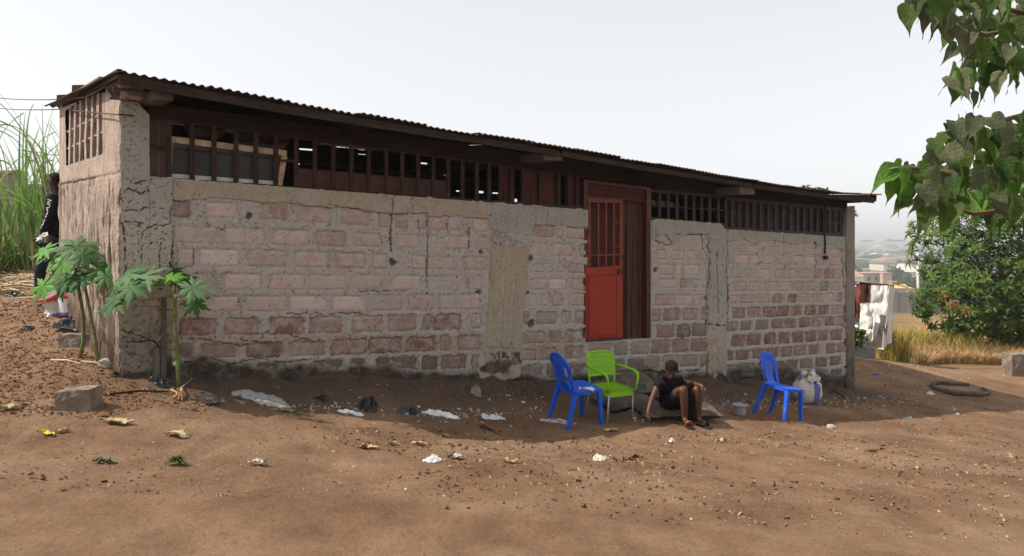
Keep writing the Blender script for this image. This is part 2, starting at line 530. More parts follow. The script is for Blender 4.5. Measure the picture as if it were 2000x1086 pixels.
M_DARKWOOD = simple('dark_timber', (.016, .010, .009, 1), (.036, .022, .018, 1), 3, .85, .5, 30, .04, (1, 1, 9))
M_FASCIA = simple('fascia_timber', (.022, .016, .013, 1), (.058, .043, .034, 1), 2.5, .85, .5, 30, .04, (1.5, 1.5, 14))
M_GREYWOOD = simple('weathered_timber', (.065, .050, .038, 1), (.15, .12, .09, 1), 4, .9, .5, 25, .2, (3, 3, 12))
M_PLANK = simple('brown_planks', (.065, .040, .032, 1), (.130, .082, .066, 1), 3, .8, .4, 30, .2, (8, 8, .7))
M_BOARD = simple('brown_board', (.060, .026, .017, 1), (.090, .041, .026, 1), 3, .6, .2, 30, .3, (1, 1, 7))
M_BAR = simple('painted_bar', (.024, .011, .010, 1), (.045, .021, .019, 1), 14, .55, .25, 60, .12, dirt=(.07, .035, .024, 1))
M_GREYBAR = simple('grey_iron', (.022, .020, .022, 1), (.045, .040, .042, 1), 14, .5, .25, 60, .12, dirt=(.08, .045, .03, 1))
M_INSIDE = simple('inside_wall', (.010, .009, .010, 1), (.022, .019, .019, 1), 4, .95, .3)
M_ROOF = simple('rusty_iron', (.024, .016, .014, 1), (.055, .032, .024, 1), 5, .65, .3, 40, .3, dirt=(.13, .062, .036, 1), dscale=3)
M_RUST = simple('fresh_rust', (.20, .075, .035, 1), (.33, .14, .07, 1), 6, .75, .3, 40, .3)
M_YELLOWSHEET = simple('yellowed_sheet', (.17, .13, .06, 1), (.27, .21, .11, 1), 6, .7, .3, 40, .3)
M_CREAM = simple('cream_paint', (.42, .32, .20, 1), (.60, .48, .32, 1), 9, .6, .3, 60, .3, dirt=(.25, .16, .09, 1))
M_WHITEPAINT = simple('dusty_white_paint', (.42, .42, .42, 1), (.62, .62, .60, 1), 9, .6, .2, 60, .3)
M_RED = simple('red_door_paint', (.250, .020, .007, 1), (.315, .030, .011, 1), 2.2, .5, .12, 30, .3, dirt=(.20, .022, .008, 1), dscale=3.5)
M_RED2 = simple('grimy_red_paint', (.13, .022, .010, 1), (.19, .034, .015, 1), 5, .5, .15, 40, .3, dirt=(.07, .022, .014, 1))
M_REDDARK = simple('dark_red_paint', (.055, .013, .010, 1), (.085, .020, .014, 1), 4, .5, .2, 40, .35, dirt=(.07, .02, .014, 1))

# ------------------------------------------------------------------ blocks of the front wall, read off as rows of (left, right) in wall coordinates
# row: knots of (x, top, bottom), then runs (x0, x1, wear 0..1); w = default wear
ROWS = [
 (.22, [(330, 391, 424), (560, 399, 431), (760, 414, 447), (950, 427, 455)], [(330, 371, .75), (401, 468), (512, 563, .5), (581, 646, .45), (667, 723), (740, 760, .3), (773, 797, .45), (818, 832), (840, 870), (877, 898), (923, 953)]),
 (.10, [(335, 439, 476), (560, 448, 481), (760, 457, 484), (950, 463, 489)], [(335, 424), (438, 519), (534, 602, .3), (617, 676, .55), (688, 745), (773, 820), (841, 858), (866, 915), (934, 953)]),
 (.08, [(335, 484, 522), (560, 489, 523), (760, 497, 527), (950, 503, 529)], [(346, 378), (389, 467), (483, 558, .2), (575, 642, .2), (654, 714, .35), (728, 757, .2), (803, 832), (838, 893), (904, 953, .2)]),
 (.07, [(335, 533, 567), (560, 535, 568), (760, 537, 568), (950, 539, 567)], [(372, 419), (438, 510, .15), (527, 596), (604, 675), (688, 750), (764, 822), (834, 911), (925, 941)]),
 (.08, [(335, 578, 610), (560, 577, 610), (760, 576, 609), (950, 574, 606)], [(350, 384), (398, 466), (477, 561), (565, 639), (648, 716), (726, 788, .2), (795, 850, .2), (858, 889), (898, 937)]),
 (.62, [(335, 624, 656), (560, 621, 654), (760, 615, 649), (950, 613, 642)], [(350, 422, .95), (437, 505, .6), (526, 595, .85), (604, 668, .6), (688, 746, .6), (758, 812, .55), (825, 842, .7), (848, 901, .9), (921, 939, .4)]),
 (.65, [(335, 673, 702), (560, 669, 699), (760, 660, 690), (950, 655, 684)], [(350, 374, .6), (392, 461, .55), (482, 550, .8), (567, 635, .6), (648, 714, .85), (721, 785, 1), (794, 851, 1), (860, 882, .6), (894, 938, .6)]),
 (.65, [(440, 714, 742), (600, 705, 733), (760, 698, 727), (950, 692, 720)], [(500, 560, .7), (610, 670, .7), (686, 712, .7), (735, 762, .7), (764, 816, .7), (825, 856, .85), (862, 912, .75), (921, 936, .7)]),
 # between the tan pillar and the door
 (.30, [(1036, 439, 462), (1146, 447, 469)], [(1041, 1083, .55), (1088, 1099, .4), (1105, 1146)]),
 (.15, [(1036, 473, 500), (1146, 477, 502)], [(1037, 1067), (1079, 1120, .3), (1132, 1146, .3)]),
 (.08, [(1036, 514, 532), (1146, 516, 534)], [(1041, 1080), (1088, 1102), (1110, 1146, .25)]),
 (.08, [(1034, 544, 568), (1146, 544, 567)], [(1036, 1066), (1072, 1105), (1118, 1145, .35)]),
 (.10, [(1030, 574, 600), (1146, 573, 598)], [(1030, 1072), (1080, 1098, .25), (1113, 1144, .25)]),
 (.55, [(1030, 609, 635), (1146, 608, 633)], [(1024, 1033, .6), (1047, 1088, .5), (1097, 1113, .6), (1123, 1145, .5)]),
 (.50, [(1025, 650, 672), (1146, 644, 668)], [(1023, 1064, .5), (1075, 1095, .5), (1105, 1140, .75)]),
 (.60, [(1020, 684, 706), (1146, 675, 700)], [(1021, 1049, .6), (1053, 1087, .6), (1105, 1138, .7)]),
 (.45, [(1018, 716, 742), (1146, 709, 738)], [(1018, 1061), (1068, 1100), (1107, 1144)]),
 # under the door
 (.40, [(1147, 673, 698), (1272, 668, 692)], [(1151, 1194), (1200, 1226), (1232, 1268)]),
 (.40, [(1147, 705, 733), (1272, 699, 724)], [(1150, 1180), (1186, 1221), (1226, 1259)]),
 # right of the door
 (.20, [(1275, 488, 507), (1385, 491, 509)], [(1281, 1301, .5), (1312, 1336), (1343, 1355), (1360, 1379)]),
 (.10, [(1275, 516, 538), (1385, 517, 539)], [(1289, 1315), (1320, 1330), (1337, 1365)]),
 (.12, [(1275, 545, 563), (1385, 546, 563)], [(1285, 1322), (1329, 1344, .5), (1349, 1371)]),
 (.22, [(1275, 576, 598), (1385, 575, 596)], [(1279, 1317, .4), (1322, 1352), (1356, 1368)]),
 (.65, [(1275, 606, 629), (1385, 602, 625)], [(1274, 1291), (1296, 1328), (1335, 1363), (1370, 1382)]),
 (.65, [(1275, 637, 661), (1385, 632, 657)], [(1283, 1318), (1323, 1347, .8), (1352, 1382, .7)]),
 (.65, [(1275, 666, 692), (1385, 661, 687)], [(1273, 1309), (1313, 1345), (1350, 1382)]),
 (.35, [(1275, 696, 722), (1385, 692, 714)], [(1263, 1289), (1295, 1326), (1330, 1364), (1368, 1382)]),
 # far right section
 (.12, [(1420, 478, 492), (1650, 488, 500)], [(1436, 1458), (1463, 1482), (1500, 1524), (1530, 1549), (1573, 1604), (1620, 1642)]),
 (.15, [(1420, 497, 516), (1650, 502, 520)], [(1422, 1431), (1438, 1461), (1465, 1482), (1491, 1512), (1518, 1545, .3), (1549, 1567, .35), (1574, 1592), (1597, 1613), (1620, 1643)]),
 (.15, [(1420, 525, 543), (1650, 527, 545)], [(1427, 1448), (1457, 1477), (1483, 1505), (1513, 1530, .3), (1535, 1556, .35), (1560, 1581, .3), (1590, 1606, .6), (1610, 1630, .7), (1634, 1645)]),
 (.20, [(1420, 551, 570), (1650, 551, 568)], [(1432, 1458), (1463, 1488), (1493, 1518), (1521, 1545), (1549, 1570, .5), (1574, 1595, .5), (1600, 1618, .85), (1624, 1642)]),
 (.25, [(1420, 577, 593), (1650, 573, 590)], [(1425, 1440), (1445, 1472), (1477, 1501), (1510, 1529, .75), (1539, 1557, 1), (1561, 1581, .3), (1586, 1606, .5), (1611, 1628), (1634, 1646, .7)]),
 (.85, [(1420, 602, 623), (1650, 596, 613)], [(1431, 1456, .75), (1461, 1485), (1490, 1516, 1), (1518, 1542, 1), (1545, 1566, .95), (1572, 1595, .95), (1598, 1619, .9), (1622, 1644, .5), (1646, 1653, .7)]),
 (.60, [(1420, 630, 648), (1650, 617, 636)], [(1414, 1441, .7), (1447, 1469, .55), (1476, 1502), (1506, 1531), (1533, 1555), (1561, 1583, .8), (1586, 1608, .85), (1612, 1632, .8), (1634, 1651, .8)]),
 (.75, [(1420, 656, 679), (1650, 644, 664)], [(1429, 1456, .9), (1459, 1487), (1493, 1516, .9), (1521, 1543, .8), (1548, 1571), (1574, 1595), (1598, 1618), (1622, 1645)]),
 (.70, [(1420, 686, 706), (1650, 670, 689)], [(1416, 1433), (1437, 1464, .8), (1469, 1494), (1497, 1522), (1526, 1548), (1551, 1575), (1579, 1600), (1613, 1632, .8), (1635, 1650)]),
 (.70, [(1420, 713, 734), (1650, 696, 713)], [(1416, 1443), (1447, 1474), (1480, 1512), (1518, 1532), (1536, 1559), (1563, 1588), (1593, 1616, .85), (1621, 1642, .85)]),
 (.60, [(1420, 741, 760), (1650, 720, 740)], [(1440, 1466), (1500, 1530), (1560, 1590), (1596, 1619), (1623, 1645)]),
]
BASE_Y = polyx([(235, 735), (350, 742), (500, 738), (700, 738), (950, 742), (1180, 750), (1300, 742), (1420, 748), (1540, 755), (1662, 762)])
MUD_Y = polyx([(q[0], q[1] - 10) for q in [(235, 745), (330, 715), (380, 704), (480, 715), (600, 722), (720, 722), (800, 727), (930, 738), (1050, 745), (1150, 740), (1160, 732), (1260, 730), (1280, 738), (1380, 738), (1430, 728), (1540, 728), (1660, 745)]])
BLOCKS = []
for w, kn, runs in ROWS:
    ft = polyx([(k[0], k[1]) for k in kn]); fb = polyx([(k[0], k[2]) for k in kn])
    for r in runs:
        x0, x1 = r[0], r[1]; wear = r[2] if len(r) > 2 else w
        s0, s1 = float(wall_s(x0)), float(wall_s(x1))
        zt0, zt1 = float(wall_z(x0, ft(x0))), float(wall_z(x1, ft(x1)))
        zb0, zb1 = float(wall_z(x0, fb(x0))), float(wall_z(x1, fb(x1)))
        BLOCKS.append((s0, s1, (zb0 + zb1) / 2, (zt0 + zt1) / 2, ((zt1 - zt0) + (zb1 - zb0)) / 2 / max(s1 - s0, .01), wear, (x0 + x1) / 2, float(fb((x0 + x1) / 2))))
# ------------------------------------------------------------------ the house
house = empty('block_house', (AX, AY, gz(AX, AY)))
tag(house, 'long low house of pink blocks with peeling render under a rusty corrugated roof', 'house')

def seg_dist(px, py, pts):
    d = np.full(px.shape, 1e9)
    for (x0, y0), (x1, y1) in zip(pts[:-1], pts[1:]):
        dx, dy = x1 - x0, y1 - y0; L = dx * dx + dy * dy + 1e-9
        t_ = np.clip(((px - x0) * dx + (py - y0) * dy) / L, 0, 1)
        d = np.minimum(d, np.hypot(px - x0 - t_ * dx, py - y0 - t_ * dy))
    return d

def in_poly(px, py, poly):
    c = np.zeros(px.shape, bool)
    n_ = len(poly)
    for i in range(n_):
        x0, y0 = poly[i]; x1, y1 = poly[(i + 1) % n_]
        cond = (y0 > py) != (y1 > py)
        xi = (x1 - x0) * (py - y0) / ((y1 - y0) if abs(y1 - y0) > 1e-9 else 1e-9) + x0
        c ^= cond & (px < xi)
    return c

def relief(name, px0, px1, top, bot, hfn, mat, step=0.0115, parent=None, rim=-0.06, cut=None):
    """a lumpy wall surface: top and bot give rows over columns; hfn(px,py,s,z) -> (offset, attributes)"""
    s0, s1 = float(wall_s(px0)), float(wall_s(px1))
    s = np.linspace(s0, s1, max(int((s1 - s0) / step), 4))
    pxs, _ = project(AX + DV.x * s, AY + DV.y * s, 0 * s + 1)
    zt = wall_z(pxs, top(pxs)); zb = wall_z(pxs, bot(pxs))
    nz = max(int((zt - zb).max() / step), 4)
    v_ = np.linspace(0, 1, nz)
    Sg = np.repeat(s[:, None], nz, 1); Z = zb[:, None] + (zt - zb)[:, None] * v_[None]
    X = AX + DV.x * Sg; Y = AY + DV.y * Sg
    PX, PY = project(X, Y, Z)
    H, at = hfn(PX, PY, Sg, Z)
    # rim that closes the edges towards the core of the wall
    def pad(a): return np.pad(a, 1, mode='edge')
    Hp = pad(H); Hp[0, :] = rim; Hp[-1, :] = rim; Hp[:, 0] = rim; Hp[:, -1] = rim
    Sp, Zp = pad(Sg), pad(Z)
    co = np.stack([AX + DV.x * Sp + NV.x * Hp, AY + DV.y * Sp + NV.y * Hp, Zp], -1).reshape(-1, 3)
    q = grid_quads(*Hp.shape)
    if cut is not None:
        k = pad(cut(PX, PY).astype(float)).ravel()
        q = q[k[q].min(1) < .5]
    me = npmesh(name, co, q, True, {a: pad(b) for a, b in at.items()})
    return link(name, me, mat, parent or house)

def core(name, px0, px1, top, bot, o0, o1, mat, n_=14, parent=None):
    xs = np.linspace(px0, px1, n_)
    m = MB()
    fr = []; bk = []
    for x in xs:
        s = float(wall_s(x)); zt = float(wall_z(x, top(x))); zb = float(wall_z(x, bot(x)))
        fr += [wpt(s, zb, o0), wpt(s, zt, o0)]; bk += [wpt(s, zb, o1), wpt(s, zt, o1)]
    k = len(fr); fs = []
    for i in range(n_ - 1):
        a = 2 * i
        fs += [(a, a + 2, a + 3, a + 1), (k + a + 1, k + a + 3, k + a + 2, k + a), (a + 1, a + 3, k + a + 3, k + a + 1), (a + 2, a, k + a, k + a + 2)]
    fs += [(0, 1, k + 1, k), (2 * n_ - 1, 2 * n_ - 2, k + 2 * n_ - 2, k + 2 * n_ - 1)]
    m.add(fr + bk, fs)
    return m.build(name, mat, parent or house)

DEEP = lambda x: BASE_Y(x) + 60
SILL_L = polyx([(235, 341), (290, 345), (1147, 410)])
CRACKS = [  # line of pixels, half width in pixels
    ([(767, 388), (765, 430), (762, 455), (765, 490)], 3.2), ([(834, 412), (835, 470), (834, 560), (832, 610)], 1.3), ([(818, 418), (818, 465)], 1.0),
    ([(874, 425), (875, 480), (876, 515)], 1.1), ([(917, 445), (915, 485)], 1.1), ([(338, 440), (337, 480), (331, 520), (345, 528)], 2.4), ([(333, 490), (338, 525)], 1.5),
    ([(340, 505), (347, 525), (376, 522), (379, 488)], .8), ([(425, 445), (438, 449)], 1.2),
    ([(350, 661), (400, 664), (470, 676), (530, 669)], 1.0), ([(500, 652), (550, 648), (612, 668), (632, 665)], .9), ([(560, 612), (640, 613), (720, 610)], .8),
    ([(345, 711), (420, 700), (450, 712), (500, 700), (560, 708), (620, 700)], 1.2), ([(700, 570), (760, 568)], .9), ([(768, 568), (800, 567)], 1.2),
    ([(640, 400), (700, 408), (760, 419), (830, 416)], .8), ([(1010, 742), (1060, 748), (1100, 742), (1145, 741)], 3.0),
    ([(1300, 664), (1335, 662), (1352, 648), (1382, 640)], 2.4), ([(1347, 640), (1349, 655)], 1.6), ([(1195, 727), (1230, 724), (1310, 728), (1365, 722), (1380, 705)], 3.2),
    ([(1279, 440), (1280, 470), (1300, 478), (1316, 478)], 1.0), ([(1297, 458), (1312, 476)], .9), ([(1310, 455), (1335, 458), (1382, 458)], 1.8), ([(1370, 458), (1372, 485)], 1.2),
    ([(1382, 455), (1386, 470), (1380, 480), (1386, 500), (1384, 545), (1378, 580), (1382, 610), (1376, 640)], 1.6), ([(1399, 490), (1400, 540), (1401, 600), (1401, 635)], 1.2),
    ([(1419, 448), (1420, 500), (1419, 545), (1422, 590), (1420, 630)], 1.8), ([(1421, 556), (1422, 590)], 3.0), ([(1378, 633), (1400, 636), (1425, 636)], 2.4), ([(1381, 690), (1382, 740)], 3.0),
    ([(1530, 448), (1530, 500), (1532, 525)], 1.2), ([(1478, 492), (1480, 515), (1490, 512)], 2.2), ([(1592, 470), (1594, 525)], 1.0), ([(1643, 480), (1648, 540), (1652, 600)], 1.3),
    ([(1648, 610), (1650, 640), (1655, 645), (1652, 670), (1656, 700), (1651, 720), (1650, 755)], 2.4), ([(470, 664), (520, 672)], .8), ([(1046, 743), (1080, 752)], 2.0),
    ([(230, 640 + 2), (300, 666)], .4)]
HOLES = [(741, 462, 5), (494, 589 + 1, 3.4), (487, 421, 7.5), (939, 492, 4.5), (1038, 632, 8), (1030, 572, 5), (933, 572, 7), (1035, 505, 7), (1280, 526, 6), (688 + 25, 686, 4), (767, 512, 8), (620, 682, 4), (1232, 722, 6)]

def crackfield(PX, PY, seed=0):
    jx = PX + 3.2 * fbm(PX * .16, PY * .16, 41 + seed, 3); jy = PY + 3.2 * fbm(PX * .16, PY * .16, 42 + seed, 3)
    c = np.zeros(PX.shape)
    for pts, hw in CRACKS:
        xs = [q[0] for q in pts]; ys = [q[1] for q in pts]
        sel = (PX > min(xs) - 12) & (PX < max(xs) + 12) & (PY > min(ys) - 12) & (PY < max(ys) + 12)
        if not sel.any(): continue
        dd = seg_dist(jx[sel], jy[sel], pts)
        wv = hw * (0.05 + 0.75 * vnoise(PX[sel] * .12, PY[sel] * .12, 44))
        c[sel] = np.maximum(c[sel], (1 - sstep(wv * .4, wv + .7, dd)) * sstep(.08, .3, wv / hw))
    for x, y, r in HOLES:
        sel = (abs(PX - x) < r * 2) & (abs(PY - y) < r * 2)
        if sel.any():
            c[sel] = np.maximum(c[sel], 1 - sstep(r * .55, r * 1.05, np.hypot(jx[sel] - x, jy[sel] - y)))
    # short random scratches and popped aggregate
    sc = fbm(PX * .23, PY * .23, 47 + seed, 2)
    ridge = 1 - np.minimum(1, abs(fbm(PX * .11, PY * .11, 48 + seed, 3)) * 26)
    c = np.maximum(c, np.clip(ridge, 0, 1) * sstep(.06, .28, sc) * .8)
    return c

def brick_recess(PX, PY, Sg, Z):
    """1 inside a block, 0 on the joints, with a ragged edge"""
    rec = np.zeros(PX.shape)
    nA = 0.020 * fbm(Sg * 26, Z * 26, 51, 3) + .012 * fbm(Sg * 9, Z * 9, 52, 2)
    svec = Sg[:, 0]
    for s0, s1, z0, z1, sl, wear, cx, by in BLOCKS:
        if s1 < svec[0] or s0 > svec[-1]: continue
        i0 = max(np.searchsorted(svec, s0 - .05) - 1, 0); i1 = min(np.searchsorted(svec, s1 + .05) + 1, len(svec))
        s_ = Sg[i0:i1]; z_ = Z[i0:i1] - sl * (s_ - (s0 + s1) / 2)
        hw, hh = (s1 - s0) / 2, (z1 - z0) / 2
        qx = abs(s_ - (s0 + s1) / 2) - hw + .03; qz = abs(z_ - (z0 + z1) / 2) - hh + .03
        sd = .03 - (np.hypot(np.maximum(qx, 0), np.maximum(qz, 0)) + np.minimum(np.maximum(qx, qz), 0))
        sd = sd + .011 + nA[i0:i1] * (.55 + wear)
        rec[i0:i1] = np.maximum(rec[i0:i1], sstep(-.002, .016, sd) * (.16 + .84 * wear))
    return rec

def mudattr(PX, PY):
    return sstep(-14, 16, PY - MUD_Y(PX) + 16 * fbm(PX * .03, PY * .05, 61, 3))

def wall_h(PX, PY, Sg, Z):
    rec = brick_recess(PX, PY, Sg, Z)
    cr = crackfield(PX, PY)
    mud = mudattr(PX, PY)
    h = .004 + .005 * fbm(Sg * 6, Z * 6, 63, 3) + .003 * fbm(Sg * 25, Z * 25, 64, 2)
    h = h + mud * (.012 + .018 * fbm(Sg * 9, Z * 9, 66, 3))
    h = h - rec * .034 * (1 - .4 * mud) - cr * .030
    tan = sstep(644, 656, PY + 6 * fbm(PX * .05, PY * .05, 67, 2)) * sstep(1150, 1100, PX) * sstep(700, 684, PY) * .9 + .35 * sstep(.05, .35, fbm(PX * .012, PY * .02, 68, 3))
    return h, {'tan': np.clip(tan, 0, 1) * sstep(1500, 1250, PX), 'mud': mud, 'crack': np.clip(cr, 0, 1), 'green': 0 * h}

relief('mortar', 334, 1147, SILL_L, DEEP, wall_h, M_MORTAR)
core('wall', 334, 1146.6, lambda x: SILL_L(x) + 1.2, DEEP, -.045, -.17, M_MORTAR)
TOP_R1 = polyx([(1272, 431), (1282, 428), (1405, 437), (1417, 448)])
TOP_R2 = polyx([(1417, 448), (1655, 463)])
TOP_D = polyx([(1147, 668), (1272, 661)])
relief('mortar', 1147, 1272, TOP_D, DEEP, wall_h, M_MORTAR)
core('wall', 1147.4, 1271.6, lambda x: TOP_D(x) + 1, DEEP, -.045, -.17, M_MORTAR, 5)
relief('mortar', 1272, 1417, TOP_R1, DEEP, wall_h, M_MORTAR)
core('wall', 1272.5, 1417, lambda x: TOP_R1(x) + 1, DEEP, -.045, -.17, M_MORTAR, 9)
relief('mortar', 1417, 1655, TOP_R2, DEEP, wall_h, M_MORTAR)
core('wall', 1417.4, 1660, lambda x: TOP_R2(x) + 1, DEEP, -.045, -.17, M_MORTAR, 6)

# the blocks: a few worn faces, shared by all
def block_mesh(i, rough):
    nu, nv = 15, 8
    u = np.linspace(-.5, .5, nu); v = np.linspace(-.5, .5, nv)
    U, V = np.meshgrid(u, v, indexing='ij')
    h = (-.006 if rough else -.0005) + (.010 if rough else .0035) * fbm(U * (9 if rough else 4) + 3.1 * i, V * (6 if rough else 3) + 1.7 * i, 70 + i, 3)
    e = np.maximum(abs(U), abs(V)) > .499
    h = np.where(e, -.03, h)
    # local y points into the wall
    return npmesh('block', np.stack([U * 1.06, -h, V * 1.1], -1).reshape(-1, 3), grid_quads(nu, nv), True)
BM_S = [block_mesh(i, False) for i in range(6)]; BM_R = [block_mesh(i + 6, True) for i in range(6)]
for s0, s1, z0, z1, sl, wear, cx, by in BLOCKS:
    me = RNG.choice(BM_R if wear > .4 else BM_S)
    o = link('block', me, M_BLOCK)
    a = math.atan(sl)
    r_ = DV * math.cos(a) + Vector((0, 0, math.sin(a))); u_ = -DV * math.sin(a) + Vector((0, 0, math.cos(a)))
    Mx = Matrix((r_, -NV, u_)).transposed().to_4x4()
    o.matrix_world = Matrix.Translation(wpt((s0 + s1) / 2, (z0 + z1) / 2, RNG.uniform(-.003, .002) - .004 * wear)) @ Mx @ Matrix.Diagonal((max(s1 - s0, .05), 1, max(z1 - z0, .05), 1))
    mud = float(sstep(-26, 14, by - 8 - MUD_Y(cx)))
    o.color = (min(1, max(0, wear + RNG.uniform(-.06, .06))), RNG.uniform(.86, 1.12), .85 * mud + (.30 if cx > 1150 and by > 640 else 0) * (1 - mud), 1)
    mw = o.matrix_world.copy()
    o.parent = house
    o.matrix_parent_inverse = Matrix.LocRotScale(house.location, house.rotation_euler, house.scale).inverted()

# render bands under the windows
def band(px0, px1, top, edge, greenx=None, tanv=.85, th=.016):
    ed = polyx(edge)
    def hf(PX, PY, Sg, Z):
        e = ed(PX) - PY + 3.5 * fbm(PX * .09, PY * .05, 81, 3)
        on = sstep(-1.0, 1.6, e)
        cr = crackfield(PX, PY, 3) * .7
        h = -.034 + on * (.034 + th) + on * (.004 * fbm(Sg * 7, Z * 7, 82, 3)) - cr * .02 * on
        g = sstep(-8, 8, PX - greenx + 8 * fbm(PX * .05, PY * .05, 83)) if greenx else 0 * PX
        blot = .5 * sstep(.12, .3, fbm(PX * .02, PY * .035, 85, 3))
        return h, {'tan': tanv * (1 - g) * (1 - blot), 'green': np.clip(g * .8 + blot * .7, 0, 1), 'mud': 0 * PX, 'crack': np.clip(cr + (1 - on) * sstep(-3.5, -.5, e), 0, 1) * .9}
    return relief('render_band', px0, px1, top, lambda x: ed(x) + 7, hf, M_MORTAR, .0095)
band(336, 1147, SILL_L, [(330, 391), (370, 393), (400, 390), (412, 387), (470, 391), (510, 396), (540, 396), (582, 399), (640, 406), (690, 408), (720, 414), (760, 417), (790, 418), (830, 416), (838, 425), (870, 424), (900, 421), (905, 427), (925, 424), (955, 429), (957, 448), (975, 455), (1038, 459), (1042, 440), (1090, 441), (1120, 446), (1147, 444)], 952)
band(1273, 1417, TOP_R1, [(1272, 470), (1300, 456), (1312, 476), (1340, 458), (1372, 457), (1384, 470), (1395, 468), (1417, 470)], 1200)
band(1417, 1655, TOP_R2, [(1417, 470), (1435, 472), (1448, 466), (1470, 478), (1490, 472), (1530, 474), (1552, 478), (1590, 474), (1600, 482), (1620, 476), (1640, 488), (1655, 490)], 1300, .8)

# pillars
def pillar(name, px0, px1, top, bot, hf, step=.007):
    return relief(name, px0, px1, top, bot, hf, M_MORTAR, step)
def p_left(PX, PY, Sg, Z):
    cr = crackfield(PX, PY, 5)
    for pts, hw in (([(240, 435), (243, 470), (244, 530), (242, 560)], 1.7), ([(245, 463), (262, 458)], 1.6), ([(275, 470), (279, 450), (300, 440), (318, 441), (331, 438), (333, 405)], 1.4), ([(274, 530), (277, 480)], 1.2),
                    ([(310, 530), (311, 495), (317, 455), (318, 441)], 1.3), ([(232, 412), (275, 410), (280, 405), (338, 409)], 1.1), ([(240, 405), (236, 380), (250, 368), (275, 378), (290, 372)], 1.3),
                    ([(237, 668), (300, 665), (312, 678), (318, 670)], 2.2), ([(245, 433), (280, 436)], 1.4), ([(262, 360), (285, 352)], 1.2), ([(238, 430), (240, 448)], 3)):
        dd = seg_dist(PX + 2.2 * fbm(PX * .2, PY * .2, 91, 2), PY + 2.2 * fbm(PX * .2, PY * .2, 92, 2), pts)
        hw2 = hw * (.05 + .62 * vnoise(PX * .13, PY * .13, 98)); cr = np.maximum(cr, (1 - sstep(hw2 * .4, hw2 + .7, dd)) * sstep(.1, .4, hw2 / hw) * .85)
    hole = sstep(297, 301, PX + 2 * fbm(PX * .1, PY * .1, 93)) * sstep(316, 313, PX) * sstep(676, 682, PY)
    rough = sstep(615, 660, PY) * sstep(668, 662, PY)
    h = .030 + .006 * fbm(Sg * 6, Z * 6, 94, 3) - cr * .04 - hole * .10 - rough * .02 * sstep(0, .3, fbm(Sg * 25, Z * 25, 95, 2)) - .02 * sstep(666, 668, PY)
    up = sstep(352, 344, PY)
    h = h + .006 * up
    slot = sstep(.32, .5, fbm(Sg * 30, Z * 30, 96, 2)) * .6 * sstep(560, 640, PY)
    return h, {'tan': .55 * sstep(420, 560, PY), 'green': .75 * sstep(480, 360, PY + 30 * fbm(PX * .02, PY * .02, 97, 2)), 'mud': np.clip(mudattr(PX, PY) * .8 + .45 * sstep(560, 680, PY), 0, 1), 'crack': np.clip(np.maximum(np.maximum(cr, hole), slot), 0, 1)}
TOP_PL = polyx([(236, 186), (262, 188), (276, 210), (291, 226), (292, 345), (335, 348)])
pillar('corner_pillar', 235.5, 336, TOP_PL, DEEP, p_left)
core('corner_pillar', 235.5, 290, polyx([(235, 188), (262, 190), (276, 212), (290, 228)]), DEEP, -.055, -.22, M_MORTAR, 8)
core('corner_pillar', 290.2, 336, lambda x: polyx([(290, 347), (336, 350)])(x), DEEP, -.055, -.17, M_MORTAR, 4)
TANP = [(958, 480), (1036, 482), (1034, 500), (1032, 560), (1033, 570), (1026, 575), (1024, 640), (1020, 690), (1016, 722), (1016, 735), (990, 742), (950, 745), (935, 738), (932, 725), (945, 700), (944, 690), (946, 600), (950, 560), (955, 500)]
def p_tan(PX, PY, Sg, Z):
    jx = PX + 2.6 * fbm(PX * .12, PY * .12, 101, 3); jy = PY + 2.6 * fbm(PX * .12, PY * .12, 102, 3)
    ins = in_poly(jx, jy, TANP)
    on = np.where(ins, 1.0, 0.0)
    cr = np.zeros(PX.shape)
    for pts, hw in (([(984, 500), (983, 540), (979, 600), (977, 680)], 2.2), ([(1003, 540), (998, 610), (996, 680)], 2.4), ([(955, 500), (951, 560), (946, 620), (945, 685)], 3.4), ([(1036, 482), (1031, 560), (1022, 640), (1017, 700)], 2.2),
                    ([(945, 682), (975, 680), (1000, 684)], 2.6), ([(978, 686), (978, 700), (996, 700), (997, 688)], 2.0), ([(1005, 545), (1008, 600)], 1.2)):
        dd = seg_dist(jx, jy, pts)
        wv = hw * (.3 + 1.2 * vnoise(PX * .1, PY * .1, 103))
        cr = np.maximum(cr, 1 - sstep(wv * .5, wv + .8, dd))
    grav = in_poly(jx, jy, [(957, 452), (985, 458), (1036, 480), (1036, 484), (957, 480)])
    gn = fbm(PX * .35, PY * .35, 104, 2)
    top = (PY < 481) & ~grav & (PX > 957) & (PX < 1039) & (PY > 452)
    h = -.034 + on * (.046 + .006 * fbm(Sg * 8, Z * 3, 105, 3) + .012 * sstep(690, 730, PY)) - cr * .035 * on
    h = np.where(grav, .010 + .022 * gn, h); h = np.where(top & (on < .5), .012, h)
    low = sstep(684, 690, PY)
    return h, {'tan': np.clip(on * (1.0 - .3 * low), 0, 1), 'green': np.where(grav | top, .4, 0.0), 'mud': .9 * low * sstep(.0, .4, fbm(PX * .05, PY * .05, 106, 3)) * on, 'crack': np.clip(np.maximum(cr * on, np.where(grav, sstep(0, -.25, gn) * .8, 0)), 0, 1)}
pillar('tan_pillar', 930, 1042, lambda x: 0 * x + 450, lambda x: 0 * x + 752, p_tan, .009)
